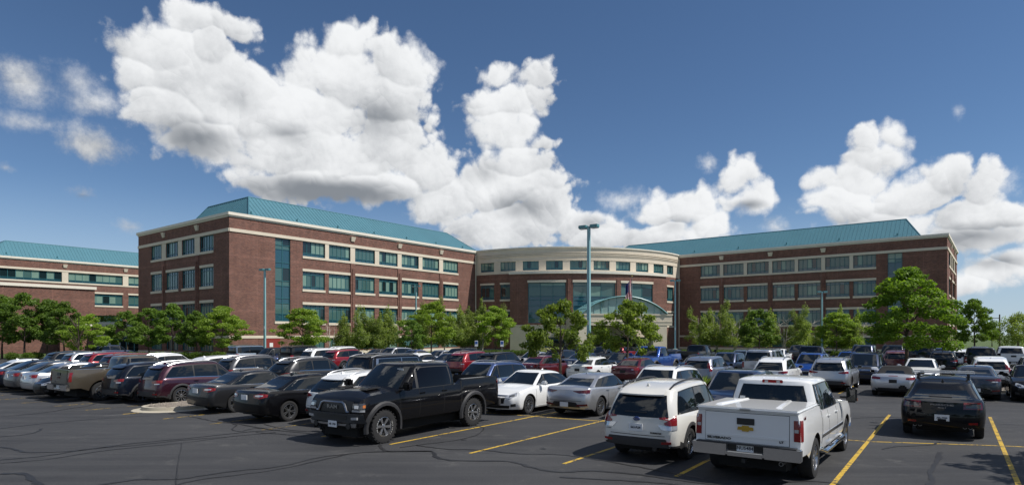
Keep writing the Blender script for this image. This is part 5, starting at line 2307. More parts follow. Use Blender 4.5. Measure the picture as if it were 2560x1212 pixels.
def spawn(model, paint_key, x, y, heading, label, category, name, group=None, scale=1.0, z=0.0):
    root = thing(name, label, category, (x, y, z), heading, group)
    if scale != 1.0:
        root.scale = (scale,) * 3
    objs = []
    for (nm, me, mm, par, mx) in model.parts:
        o = link(nm, me, root if par is None else objs[par])
        if mx is not None:
            o.matrix_local = mx
        if mm is None and len(me.materials):
            o.material_slots[0].link = 'OBJECT'
            o.material_slots[0].material = PAINT[paint_key]
        objs.append(o)
    return root

def make_sedan(L=4.87, W=1.85, H=1.48, wb=2.85, fo=.95, r=.335, wheel='twin', deck=1.0, rw0=.62, rw1=1.50, ws0=1.30, ws1=2.15, style='fusion', trimchrome=False, plate='ABC', rim=None, rimmat='alloy', w1=.69):
    zt = [(0, deck - .06), (.03, deck - .01), (.10, deck + .01), (.22, deck), (.45, deck - .04), (.70, deck - .03), (.84, deck - .11), (.93, deck - .21), (.975, deck - .29), (1, deck - .36)]
    c = Car(L=L, W=W, H=H, wb=wb, fo=fo, r=r, zs=.20, zf=.21, zr=.30, zt=zt, wheel=wheel, rim=rim or r * .68, rimmat=rimmat, endw=.74, endwr=.82,
            nose=[(.2, -.10), (.42, 0), (.55, .0), (.72, -.08), (.9, -.3)], tail=[(.2, -.10), (.45, 0), (.62, 0), (.85, -.05), (1.1, -.10)], bowf=.20, bowr=.10,
            gh=dict(ws0=ws0, ws1=ws1, rw0=rw0, rw1=rw1, w1=w1, bulr=.12, bulf=.05, arcr=.10, arcf=.07, peak=.22))
    B = L / 2 - (c.xfw - 1.18)
    c.windows(B=B, Cp=None, t1=.84, rin=(.20, .10), rear=(.10, .90, .86, .80), belt='car_chrome' if style == 'fusion' else None)
    c.mirrors()
    c.handles([c.xfw - 1.30, c.xfw - 2.22], deck - .13)
    c.doors([c.xfw - .42, c.xfw - 1.22, c.xfw - 2.2], .32)
    zl = deck - .13
    if style == 'fusion':
        c.rear('tail_lamp', [(.44, zl - .06), (.70, zl - .09), (.93, zl - .03)], [(.42, zl + .02), (.70, zl + .075), (.93, zl + .05)], 'lamp_red', .012, True, 8, 3, .35)
        c.rear('tail_lamp_centre', [(.50, zl - .02), (.66, zl - .03), (.80, zl - .01)], [(.50, zl + .015), (.66, zl + .035), (.80, zl + .025)], 'lamp_clear', .020, True, 6, 2, .35)
    elif style == 'elantra':
        c.rear('tail_lamp', [(.30, zl + .015), (.60, zl - .065), (.90, zl - .03)], [(.30, zl + .035), (.60, zl + .06), (.90, zl + .085)], 'lamp_darkred', .012, True, 8, 3, .35)
        c.rear('reversing_lamp', [(.52, zl - .075), (.74, zl - .085)], [(.55, zl - .04), (.76, zl - .035)], 'lamp_clear', .014, True, 4, 2, .2)
        c.rear('bumper_insert', [(-.58, .36), (0, .36), (.58, .36)], [(-.42, .53), (0, .55), (.42, .53)], 'car_trim', .008, False, 8, 3)
        c.rear('reflector', [(.42, .40), (.82, .42)], [(.46, .46), (.80, .49)], 'lamp_darkred', .010, True, 5, 2, .2)
    else:
        c.rear('tail_lamp', [(.48, zl - .07), (.92, zl - .06)], [(.48, zl + .06), (.92, zl + .09)], 'lamp_red', .012, True, 6, 3, .35)
        c.rear('reversing_lamp', [(.49, zl - .045), (.62, zl - .045)], [(.49, zl - .0), (.62, zl + .0)], 'lamp_clear', .016, True, 3, 2, .2)
    c.rear('trunk_gap', [(-.62, zl - .30), (.62, zl - .30)], [(-.62, zl - .288), (.62, zl - .288)], 'car_gap', .003, False, 8, 1, 0, None, .006)
    c.rear('lower_valance', [(-.60, .25), (.60, .25)], [(-.56, .33), (.56, .33)], 'car_plastic', .012, False, 8, 2)
    c.plate(False, .45 if style == 'elantra' else zl - .06 if style != 'cruze' else zl - .13, 'NOT' if False else None, m='plate_white' if style != 'cruze' else 'car_trim')
    c.front('headlamp', [(.42, .60), (.62, .59), (.86, .68)], [(.42, .66), (.62, .72), (.86, .79)], 'lamp_clear', .010, True, 7, 3, .45)
    c.front('headlamp_reflector', [(.58, .635), (.78, .665)], [(.58, .675), (.78, .725)], 'lamp_dark', .016, True, 4, 2, .45)
    c.front('grille', [(-.40, .42), (0, .40), (.40, .42)], [(-.46, .66), (0, .67), (.46, .66)], 'car_trim', .008, False, 10, 4)
    c.front('grille_surround', [(-.47, .655), (0, .66), (.47, .655)], [(-.50, .69), (0, .70), (.50, .69)], 'car_dullchrome', .014, False, 10, 1)
    c.front('lower_intake', [(-.55, .25), (.55, .25)], [(-.60, .35), (.60, .35)], 'car_trim', .008, False, 8, 2)
    c.front('fog_recess', [(.62, .30), (.82, .32)], [(.64, .40), (.82, .42)], 'car_plastic', .008, True, 4, 2, .4)
    c.side('sill_trim', [(c.xrw + r + .1, .21), (c.xfw - r - .1, .21)], [(c.xrw + r + .1, .27), (c.xfw - r - .1, .27)], None, .012, True, 8, 1)
    c.fin()
    c.exhaust((.5,), .26)
    return c


def make_cross(L=4.60, W=1.83, H=1.69, wb=2.66, fo=.92, r=.355, wheel='five', belt=1.06, rw0=.06, rw1=.50, ws0=1.08, ws1=1.82, clad=.42, style='rav', rails=True, w1=.73, glass='car_glass', railmat='car_dullchrome', rin=(.30, .34), Cp=None, flare=True, trim='car_trim', rimmat='alloy', arcr=.10):
    zt = [(0, belt - .05), (.03, belt - .02), (.10, belt + .02), (.35, belt + .01), (.60, belt - .02), (.74, belt - .02), (.86, belt - .09), (.94, belt - .18), (.98, belt - .27), (1, belt - .34)]
    c = Car(L=L, W=W, H=H, wb=wb, fo=fo, r=r, zs=.27, zf=.26, zr=.36, zt=zt, wheel=wheel, rim=r * .68, rimmat=rimmat, endw=.76, endwr=.84, clad=clad, archgap=.07,
            nose=[(.2, -.12), (.45, 0), (.65, .0), (.82, -.08), (1.0, -.3)], tail=[(.2, -.10), (.45, 0), (.62, 0), (.9, -.04), (1.1, -.06)], bowf=.17, bowr=.09,
            gh=dict(ws0=ws0, ws1=ws1, rw0=rw0, rw1=rw1, w0=.92, w1=w1, bulr=.06, bulf=.04, arcr=arcr, arcf=.06, peak=.35, rcrown=.04))
    B = L / 2 - (c.xfw - 1.10)
    c.windows(B=B, Cp=Cp or (B + 1.02), t1=.85, rin=rin, rear=(.05, .82, .90, .84), trim='car_trim', glass=glass, belt='car_chrome' if trim == 'car_dullchrome' else None)
    c.mirrors()
    c.handles([c.xfw - 1.22, c.xfw - 2.08], belt - .13)
    c.doors([c.xfw - .40, c.xfw - 1.14, c.xfw - 2.05], .45)
    zl = belt - .12
    if style == 'forester':
        c.rear('tail_lamp', [(.62, zl - .06), (.72, zl - .075), (.90, zl - .07)], [(.60, zl - .02), (.72, zl + .05), (.90, zl + .13)], 'lamp_red', .014, True, 8, 4, .45)
        c.rear('tail_lamp_arm', [(.50, zl + .06), (.70, zl + .04)], [(.50, zl + .085), (.70, zl + .12)], 'lamp_red', .013, True, 5, 2, .3)
        c.rear('reversing_lamp', [(.56, zl - .17), (.74, zl - .17), (.90, zl - .16)], [(.46, zl - .06), (.70, zl - .08), (.90, zl - .075)], 'lamp_clear', .012, True, 6, 3, .4)
        c.rear('plate_recess', [(-.46, zl - .28), (0, zl - .29), (.46, zl - .28)], [(-.52, zl - .10), (0, zl - .09), (.52, zl - .10)], None, .004, False, 8, 3)
    elif style == 'macan':
        c.rear('tail_lamp', [(.44, zl - .10), (.90, zl - .09)], [(.46, zl + .07), (.90, zl + .08)], 'lamp_darkred', .010, True, 8, 3, .4)
        c.rear('tail_lamp_core', [(.50, zl - .06), (.86, zl - .05)], [(.51, zl + .03), (.86, zl + .045)], 'lamp_dark', .018, True, 8, 3, .4)
    elif style == 'crv':
        c.rear('tail_lamp', [(.70, zl - .06), (.86, zl - .05)], [(.74, zl + .20), (.84, zl + .20)], 'lamp_red', .014, True, 3, 4, .35)
        c.screen('tail_lamp_upper', False, .05, .62, .97, .96, 'lamp_red', .004)
    else:
        c.rear('tail_lamp', [(.44, zl - .03), (.66, zl - .06), (.92, zl - .03)], [(.44, zl + .01), (.66, zl + .06), (.92, zl + .07)], 'lamp_red', .014, True, 8, 3, .4)
        c.rear('reversing_lamp', [(.60, zl - .10), (.84, zl - .09)], [(.60, zl - .06), (.84, zl - .05)], 'lamp_clear', .010, True, 4, 2, .3)
    c.rear('hatch_gap', [(-.64, .60), (.64, .60)], [(-.64, .612), (.64, .612)], 'car_gap', .003, False, 8, 1, 0, None, .006)
    c.rear('rear_bumper', [(-.74, .37), (0, .37), (.74, .37)], [(-.66, .55), (0, .56), (.66, .55)], 'car_plastic' if clad else None, .03, False, 10, 3)
    c.rear('reflector', [(.56, .44), (.76, .45)], [(.56, .49), (.76, .50)], 'lamp_red', .034, True, 4, 1, .2)
    c.rear('wiper', [(-.22, belt + .05), (.30, belt + .05)], [(-.22, belt + .066), (.30, belt + .075)], 'car_trim', .02, False, 6, 1)
    c.front('headlamp', [(.46, .70), (.66, .69), (.87, .74)], [(.46, .77), (.66, .80), (.87, .86)], 'lamp_clear', .010, True, 7, 3, .45)
    c.front('headlamp_reflector', [(.58, .715), (.78, .735)], [(.58, .76), (.78, .80)], 'lamp_dark', .016, True, 4, 2, .45)
    c.front('grille', [(-.40, .50), (0, .49), (.40, .50)], [(-.45, .76), (0, .77), (.45, .76)], 'car_trim', .008, False, 10, 4)
    c.front('grille_bar', [(-.44, .66), (0, .65), (.44, .66)], [(-.44, .69), (0, .68), (.44, .69)], 'car_dullchrome', .016, False, 10, 1)
    c.front('lower_intake', [(-.62, .30), (.62, .30)], [(-.62, .43), (.62, .43)], 'car_trim', .008, False, 8, 2)
    c.front('fog_lamp', [(.66, .42), (.80, .43)], [(.66, .50), (.80, .51)], 'lamp_clear', .010, True, 4, 2, .4)
    if flare:
        c.flares(wid=.07, out=.012)
    if rails:
        c.rails(railmat, y=W / 2 * .62)
    c.fin()
    if style == 'macan':
        return c
    # spoiler lip over the rear glass
    g = []
    for (t, o) in ((.86, -.10), (.97, .02)):
        g.append([Vector(c.gpt(t, -1, -.80 + 1.6 * i / 8)) + Vector((o, 0, .0)) for i in range(9)])
    b = MB()
    v0 = [tuple(p) for p in g[0]] + [tuple(p + Vector((0, 0, .02))) for p in g[1]] + [tuple(p - Vector((0, 0, .03))) for p in g[0]]
    b.v = v0
    for i in range(8):
        b.f += [(i, i + 1, 9 + i + 1, 9 + i), (18 + i, 18 + i + 1, i + 1, i)]
        b.mi += [0, 0]
    c.part('spoiler', b.mesh('spoiler', 'car_under', 40))
    return c


def make_big(L=5.2, W=2.02, H=1.90, wb=2.95, fo=.98, r=.40, wheel='six', belt=1.20, ws0=1.28, ws1=1.92, rw0=.05, rw1=.24, w1=.80, rimmat='alloy', chrome=False, glass='car_glass', barn=False):
    zt = [(0, belt - .04), (.03, belt - .01), (.10, belt), (.60, belt - .01), (.76, belt - .02), (.88, belt - .06), (.95, belt - .13), (.985, belt - .22), (1, belt - .28)]
    c = Car(L=L, W=W, H=H, wb=wb, fo=fo, r=r, zs=.36, zf=.34, zr=.45, zt=zt, wheel=wheel, rim=r * .66, rimmat=rimmat, endw=.84, endwr=.88, archgap=.07, tw=.26, shoulder=.93,
            nose=[(.2, -.10), (.45, 0), (.75, .0), (.95, -.06), (1.2, -.2)], tail=[(.2, -.08), (.5, 0), (1.2, -.03)], bowf=.10, bowr=.05,
            gh=dict(ws0=ws0, ws1=ws1, rw0=rw0, rw1=rw1, w0=.93, w1=w1, bulr=.03, bulf=.03, arcr=.03, arcf=.05, peak=.3, rcrown=.035))
    B = L / 2 - (c.xfw - 1.18)
    c.windows(B=B, Cp=B + 1.12, t0=.10, t1=.86, rin=(.14, .12), rear=(.08, .84, .90, .86), trim='car_dullchrome' if chrome else 'car_trim', glass=glass)
    c.mirrors(big=1.2)
    c.handles([c.xfw - 1.3, c.xfw - 2.3], belt - .14)
    c.doors([c.xfw - .45, c.xfw - 1.22, c.xfw - 2.25], .5)
    zl = belt - .18
    c.rear('tail_lamp', [(.76, zl - .22), (.95, zl - .22)], [(.78, zl + .14), (.95, zl + .14)], 'lamp_red', .014, True, 3, 4, .35)
    c.rear('rear_bumper', [(-.88, .46), (0, .46), (.88, .46)], [(-.88, .64), (0, .65), (.88, .64)], 'car_plastic' if not barn else 'car_dullchrome', .05, False, 10, 3)
    c.rear('tailgate_panel', [(-.38, zl - .20), (.38, zl - .20)], [(-.40, zl - .02), (.40, zl - .02)], 'car_dullchrome', .008, False, 6, 2)
    c.plate(False, zl - .11)
    c.front('headlamp', [(.58, .84), (.92, .84)], [(.58, .98), (.92, 1.0)], 'lamp_clear', .010, True, 5, 3, .4)
    c.front('grille', [(-.54, .66), (0, .66), (.54, .66)], [(-.54, .98), (0, .99), (.54, .98)], 'car_trim', .01, False, 10, 4)
    c.front('grille_bar', [(-.54, .80), (.54, .80)], [(-.54, .85), (.54, .85)], 'car_chrome', .022, False, 8, 1)
    c.front('front_bumper', [(-.86, .40), (.86, .40)], [(-.86, .58), (.86, .58)], 'car_plastic', .03, False, 10, 2)
    c.rails('car_dullchrome' if chrome else 'car_trim', y=W / 2 * .68)
    return c


def make_pickup(L=5.85, W=2.03, H=1.88, wb=3.64, fo=.98, r=.40, style='silverado', belt=1.22, bedz=1.36, cab=(1.50, 4.02), wheel='five', bedopen=True, rimmat='alloy', archgap=.09):
    """cab: distance of windshield base and cab back from the nose"""
    xr = -L / 2
    cabx = L / 2 - cab[1]
    fb = (cabx - xr) / L
    zt = [(0, bedz - .01), (.02, bedz), (fb - .012, bedz), (fb + .004, belt + .02), (.62, belt), (.76, belt - .01), (.88, belt - .04), (.95, belt - .08), (.985, belt - .13), (1, belt - .19)]
    tail = [(.2, -.06), (.55, 0), (.8, 0), (1.4, -.02)]
    c = Car(L=L, W=W, H=H, wb=wb, fo=fo, r=r, zs=.46 if style != 'ram' else .52, zf=.46, zr=.58, zt=zt, wheel=wheel, rim=r * .58 if style == 'ram' else r * .62, rimmat=rimmat, endw=.90, endwr=.95, archgap=archgap, tw=.28, inset=.02,
            shoulder=.945, tuck=.95, bed=(xr + .09, cabx - .06, .86) if bedopen else None, crown=.035 if style != 'ram' else .045, hood=.035,
            nose=[(.3, -.05), (.55, 0), (.95, .0), (1.08, -.03), (1.25, -.10)], tail=tail, bowf=.05, bowr=.02,
            gh=dict(ws0=cab[0], ws1=cab[0] + .72, rw0=cab and (L - cab[1]) + .0, rw1=(L - cab[1]) + .16, w0=.935, w1=.775, bulr=.02, bulf=.04, arcr=.04, arcf=.06, peak=.1, rcrown=.04))
    B = L / 2 - (c.xfw - 1.28)
    c.windows(B=B, t0=.07, t1=.87, rin=(.16, .12), fin=.12, rear=(.10, .86, .84, .80), trim='car_plastic', pw=.07, sglass='car_glass_tint' if style == 'ram' else None)
    c.handles([c.xfw - 1.40, c.xfw - 2.32], belt - .13, None)
    c.doors([c.xfw - .55, c.xfw - 1.30, c.xfw - 2.3], .58)
    # gap between cab and bed
    c.side('cab_gap', [(cabx - .03, .6), (cabx, .6)], [(cabx - .03, bedz - .02), (cabx, bedz - .02)], 'car_gap', .003, True, 1, 6, None, .006)
    # tailgate panel
    c.rear('tailgate_gap', [(-.776, .752), (0, .752), (.776, .752)], [(-.776, bedz - .042), (0, bedz - .042), (.776, bedz - .042)], 'car_gap', .003, False, 8, 4)
    c.rear('tailgate', [(-.768, .76), (0, .76), (.768, .76)], [(-.768, bedz - .05), (0, bedz - .05), (.768, bedz - .05)], None, .010, False, 8, 4)
    c.rear('tailgate_crease', [(-.765, .86), (0, .86), (.765, .86)], [(-.765, .90), (0, .90), (.765, .90)], None, .018, False, 8, 1)
    zt_ = bedz - .10
    c.rear('tail_lamp', [(.82, zt_ - .40), (.98, zt_ - .40)], [(.82, zt_ - .02), (.98, zt_ - .02)], 'lamp_red', .014, True, 3, 5, .3)
    c.rear('tail_lamp_clear', [(.83, zt_ - .24), (.90, zt_ - .24)], [(.83, zt_ - .18), (.90, zt_ - .18)], 'lamp_clear', .020, True, 2, 1, .3)
    c.rear('tailgate_handle', [(-.16, bedz - .26), (.16, bedz - .26)], [(-.16, bedz - .14), (.16, bedz - .14)], 'car_trim', .026, False, 3, 2)
    bm_ = 'car_chrome' if style in ('silverado', 'gmc') else 'car_plastic'
    b = MB()
    for (y0, y1, z0, z1) in ((-W / 2 * .98, -.34, .50, .74), (.34, W / 2 * .98, .50, .74), (-.338, .338, .50, .60)):
        b.box((xr - .10, y0, z0), (.14, 0, 0), (0, y1 - y0, 0), (0, 0, z1 - z0))
    bmx = bmesh.new()
    bme = b.mesh('rear_bumper', bm_)
    bmx.from_mesh(bme)
    bmesh.ops.bevel(bmx, geom=bmx.edges[:], offset=.02, segments=2, affect='EDGES')
    bmx.to_mesh(bme)
    bmx.free()
    for p in bme.polygons:
        p.use_smooth = True
    bme.set_sharp_from_angle(angle=math.radians(40))
    i = c.part('rear_bumper', bme, bm_)
    b = MB()
    b.cbox((xr - .04, 0, .735), .16, W * .9, .02)
    c.part('bumper_step', b.mesh('bumper_step', 'car_plastic'), 'car_plastic', i)
    b = MB()
    b.cbox((xr - .02, 0, .665), .02, .66, .12)
    c.part('plate_recess', b.mesh('plate_recess', 'car_trim'), 'car_trim', i)
    b = MB()
    b.cbox((xr - .05, .0, .44), .20, .07, .07)
    c.part('tow_hitch', b.mesh('tow_hitch', 'car_trim'), 'car_trim', i)
    b = MB()
    b.cbox((xr - .038, 0, .665), .012, .31, .155)
    c.part('license_plate', b.mesh('license_plate', 'plate_white'), 'plate_white', i)
    # front
    zn = belt - .18
    if style != 'ram':
        c.front('headlamp', [(.62, zn - .20), (.94, zn - .18)], [(.62, zn + .02), (.94, zn + .03)], 'lamp_clear', .012, True, 5, 3, .35)
        c.front('grille', [(-.58, zn - .26), (.58, zn - .26)], [(-.58, zn + .02), (.58, zn + .02)], 'car_trim', .012, False, 10, 3)
        c.front('grille_bar', [(-.58, zn - .14), (.58, zn - .14)], [(-.58, zn - .08), (.58, zn - .08)], bm_, .026, False, 8, 1)
        c.front('front_bumper', [(-.92, .50), (.92, .50)], [(-.92, .70), (.92, .70)], bm_, .05, False, 12, 3)
    return c


def add_steps(c, m='car_chrome'):
    for s in (1, -1):
        b = MB()
        x0, x1 = c.xrw + .62, c.xfw - .62
        y = s * (c.sp['W'] / 2 + .02)
        b.tube([(x0, y - s * .12, .50), (x0 + .12, y, .43), (x1 - .12, y, .43), (x1, y - s * .12, .50)], .05, 8)
        i = c.part('side_step', b.mesh('side_step', m, 50), m)
        for k in (.3, .7):
            t = MB()
            xx = x0 + (x1 - x0) * k
            t.cbox((xx, y, .478), .36, .07, .012)
            c.part('step_pad', t.mesh('step_pad', 'car_trim'), 'car_trim', i)


def model_silverado():
    c = make_pickup(style='silverado', wheel='five')
    L = c.sp['L']
    xr = -L / 2
    # hard bed cover with raised ribs
    x0, x1 = xr + .0, L / 2 - 4.02 - .02
    z = 1.385
    b = MB()
    b.cbox(((x0 + x1) / 2 - .02, 0, z), x1 - x0 + .04, 1.88, .07, bev=.028)
    i = c.part('bed_cover', b.mesh('bed_cover', 'car_under', 45))
    for y in (-.42, .42):
        b = MB()
        b.add([(x0 + .28, y * 1.35 - .03, z + .033), (x0 + .28, y * 1.35 + .10, z + .033), (x1 - .1, y * 1.02 + .10, z + .033), (x1 - .1, y * 1.02 - .03, z + .033),
               (x0 + .36, y * 1.35 + .0, z + .062), (x0 + .36, y * 1.35 + .07, z + .062), (x1 - .1, y * 1.02 + .07, z + .062), (x1 - .1, y * 1.02 + .0, z + .062)],
              [(0, 1, 5, 4), (1, 2, 6, 5), (2, 3, 7, 6), (3, 0, 4, 7), (4, 5, 6, 7)])
        c.part('cover_rib', b.mesh('cover_rib', 'car_under', 30), None, i)
    b = MB()
    b.cbox((x0 - .045, -.0, z + .0), .04, .20, .035, bev=.01)
    c.part('cover_lock', b.mesh('cover_lock', 'car_dullchrome'), 'car_dullchrome', i)
    # brake lamp over the rear window
    q, _ = c.proj((c.gxr(1), 0, 1.80), (1, 0, 0), 0)
    b = MB()
    b.cbox((q.x - .004, 0, 1.80), .03, .42, .075, bev=.012)
    j = c.part('brake_lamp', b.mesh('brake_lamp', 'lamp_red', 50), 'lamp_red')
    for y in (-.12, .12):
        b = MB()
        b.cbox((q.x - .021, y, 1.80), .006, .07, .05)
        c.part('cargo_lamp', b.mesh('cargo_lamp', 'lamp_clear'), 'lamp_clear', j)
    # roof ribs
    for y in (-.5, -.25, 0, .25, .5):
        b = MB()
        qa, _ = c.proj((c.gxr(1) + .2, y, 2.5), (0, 0, -1), 0)
        qb, _ = c.proj((c.gxf(1) - .2, y, 2.5), (0, 0, -1), 0)
        b.tube([qa, (qa + qb) / 2 + Vector((0, 0, .008)), qb], .014, 5)
        c.part('roof_rib', b.mesh('roof_rib', 'car_under', 50))
    # bow-tie badge
    q, _ = c.proj((xr, 0, 1.03), (1, 0, 0), .02)
    b = MB()
    o = [(-.15, -.03), (-.07, -.03), (-.055, -.055), (.055, -.055), (.07, -.03), (.15, -.03), (.135, .03), (.07, .03), (.055, .055), (-.055, .055), (-.07, .03), (-.135, .03)]
    n = len(o)
    b.add([(q.x - .012, -y, 1.03 + zz) for y, zz in o] + [(q.x + .01, -y, 1.03 + zz) for y, zz in o], [tuple(range(n)), tuple(reversed(range(n, 2 * n)))] + [(k, (k + 1) % n, n + (k + 1) % n, n + k) for k in range(n)])
    c.part('badge', b.mesh('badge', 'badge_gold'), 'badge_gold')
    c.lettering('SILVERADO', False, .50, .815, .060, 'car_trim', .020, .002, 1.5)
    c.lettering('LT', False, -.64, .83, .050, 'car_trim', .020, .002, 1.3)
    # 4x4 on the bed side
    for s, mx in ((-1, M_RIGHT),):
        q, _ = c.proj((xr + .30, s * 1.0, 1.26), (0, -s, 0), .012)
        c.part('badge_lettering', text_mesh('4x4', .085, 'lamp_darkred', .003, .003), 'lamp_darkred', None, Matrix.Translation(q) @ mx)
    c.part('plate_lettering', text_mesh('NU5484', .088, 'plate_ink', .002, .0015), 'plate_ink', None, Matrix.Translation((xr - .0465, 0, .66)) @ M_REAR)
    # wide towing mirrors
    x = c.xfw - .62
    for s in (1, -1):
        b = MB()
        b.cbox((x, s * 1.20, 1.40), .14, .22, .34, bev=.035)
        b.cbox((x + .02, s * 1.05, 1.34), .05, .2, .05)
        i = c.part('mirror', b.mesh('mirror', 'car_trim', 50), 'car_trim')
        b = MB()
        b.cbox((x - .074, s * 1.20, 1.41), .008, .17, .27)
        c.part('mirror_glass', b.mesh('mirror_glass', 'car_glass'), 'car_glass', i)
        b = MB()
        b.cbox((x + .02, s * 1.305, 1.30), .06, .02, .06)
        c.part('marker_lamp', b.mesh('marker_lamp', 'lamp_amber'), 'lamp_amber', i)
    add_steps(c)
    c.side('side_moulding', [(c.xrw + .6, .72), (c.xfw - .6, .72)], [(c.xrw + .6, .78), (c.xfw - .6, .78)], 'car_dullchrome', .012, True, 8, 1)
    c.exhaust((-.62,), .42, .04)
    b = MB()
    q, _ = c.proj((c.gxr(.2), .52, 1.42), (1, 0, 0), .008)
    b.cbox((q.x, .60, 1.43), .004, .11, .08)
    c.part('window_sticker', b.mesh('window_sticker', 'sticker'), 'sticker')
    return c


def model_ram():
    c = make_pickup(L=5.80, W=2.06, H=1.97, wb=3.67, fo=.80, r=.425, style='ram', belt=1.30, bedz=1.44, cab=(1.36, 3.86), wheel='offroad', rimmat='alloy', archgap=.12)
    L = c.sp['L']
    xf = L / 2
    c.mirrors(big=1.35, x=c.xfw - .68, z=1.40)
    c.flares('car_plastic', .10, .05)
    # mouth: black field, sculpted U-bar, name across it
    c.front('grille', [(-.62, .82), (0, .80), (.62, .82)], [(-.70, 1.10), (0, 1.12), (.70, 1.10)], 'car_trim', .012, False, 12, 4)
    b = MB()
    q0, _ = c.proj((xf, 0, .95), (-1, 0, 0), .03)
    pts = [(-.60, .84), (-.52, .84), (-.42, 1.02), (-.34, 1.055), (.34, 1.055), (.42, 1.02), (.52, .84), (.60, .84)]
    P3 = [c.proj((xf, y, z), (-1, 0, 0), .03)[0] for y, z in pts]
    b.tube([(p.x, p.y, p.z) for p in P3], .032, 6)
    c.part('grille_bar', b.mesh('grille_bar', 'car_dullchrome', 50), 'car_dullchrome')
    c.lettering('RAM', True, 0, .945, .125, 'car_dullchrome', .03, .004, 1.5)
    c.front('headlamp', [(.62, .88), (.98, .88)], [(.64, 1.05), (.98, 1.06)], 'lamp_dark', .014, True, 6, 3, .45)
    c.front('headlamp_strip', [(.62, .85), (.98, .852)], [(.62, .895), (.98, .90)], 'lamp_clear', .020, True, 5, 1, .45)
    c.front('turn_lamp', [(.93, .95), (.99, .95)], [(.93, 1.01), (.99, 1.02)], 'lamp_amber', .022, True, 2, 2, .6)
    c.front('headlamp_reflector', [(.70, .93), (.84, .93)], [(.70, 1.01), (.84, 1.01)], 'lamp_clear', .020, True, 3, 2, .45)
    c.front('front_bumper', [(-.96, .58), (0, .58), (.96, .58)], [(-.96, .80), (0, .80), (.96, .80)], 'car_plastic', .07, False, 14, 3, 0, None, .06)
    c.front('bumper_slot', [(-.55, .66), (.55, .66)], [(-.55, .76), (.55, .76)], 'car_trim', .078, False, 10, 1)
    c.front('fog_lamp', [(.66, .66), (.86, .67)], [(.66, .72), (.86, .73)], 'lamp_clear', .078, True, 3, 1, .3)
    c.front('skid_plate', [(-.80, .44), (-.5, .42), (.5, .42), (.80, .44)], [(-.86, .57), (-.5, .55), (.5, .55), (.86, .57)], 'car_dullchrome', .06, False, 14, 3)
    for s in (1, -1):
        q, _ = c.proj((xf, s * .60, .50), (-1, 0, 0), .07)
        b = MB()
        b.tube([(q.x - .05, s * .60, .50), (q.x + .01, s * .60, .50)], .075, 12)
        i = c.part('tow_hook', b.mesh('tow_hook', 'car_trim', 50), 'car_trim')
    q, _ = c.proj((xf, 0, .53), (-1, 0, 0), .085)
    b = MB()
    b.cbox((q.x, .08, .53), .02, .31, .155)
    i = c.part('license_plate', b.mesh('license_plate', 'plate_white'), 'plate_white')
    c.part('plate_lettering', text_mesh('NR 1700', .07, 'plate_ink', .002, .001), 'plate_ink', i, Matrix.Translation((q.x + .012, .08, .525)) @ M_FRONT)
    # hood scoops
    for s in (1, -1):
        x = xf - .78
        q, _ = c.proj((x, s * .46, 2.5), (0, 0, -1), 0)
        b = MB()
        b.add([(x + .22, s * .46 - .14, q.z + .005), (x + .22, s * .46 + .14, q.z + .005), (x - .30, s * .46 + .11, q.z + .03), (x - .30, s * .46 - .11, q.z + .03),
               (x + .16, s * .46 - .12, q.z + .05), (x + .16, s * .46 + .12, q.z + .05), (x - .28, s * .46 + .09, q.z + .055), (x - .28, s * .46 - .09, q.z + .055)],
              [(0, 1, 5, 4), (1, 2, 6, 5), (2, 3, 7, 6), (3, 0, 4, 7), (4, 5, 6, 7)])
        c.part('hood_scoop', b.mesh('hood_scoop', 'car_under', 30))
    # bed wall ribs seen inside
    for k in range(9):
        b = MB()
        x = -L / 2 + .25 + k * .18
        b.box((x, .835, .9), (.09, 0, 0), (0, .02, 0), (0, 0, .42))
        c.part('bed_rib', b.mesh('bed_rib', 'car_plastic'), 'car_plastic')
    b = MB()
    q, _ = c.proj((c.gxf(.8), -.25, 1.80), (-1, 0, 0), .012)
    b.cbox((q.x, .42, 1.79), .006, .22, .07)
    c.part('window_sticker', b.mesh('window_sticker', 'sticker'), 'sticker')
    return c


def model_plain_pickup():
    c = make_pickup(style='gmc', wheel='steel', L=5.85, cab=(1.50, 3.80))
    c.mirrors(big=1.3, x=c.xfw - .65, z=1.34)
    return c


def model_gmc():
    c = make_pickup(style='gmc', wheel='steel', L=5.85, cab=(1.50, 3.80))
    c.mirrors(big=1.3, x=c.xfw - .65, z=1.34)
    c.lettering('GMC', False, .0, 1.02, .10, 'lamp_darkred', .02, .003, 1.3)
    c.lettering('SIERRA', False, .45, .83, .055, 'car_dullchrome', .02, .002, 1.3)
    return c


def model_raptor():
    c = make_pickup(style='raptor', wheel='offroad', L=5.9, W=2.1, H=1.99, r=.43, belt=1.3, bedz=1.42, archgap=.12, cab=(1.5, 3.7))
    c.mirrors(big=1.35, x=c.xfw - .68, z=1.42)
    c.flares('car_plastic', .10, .05)
    return c


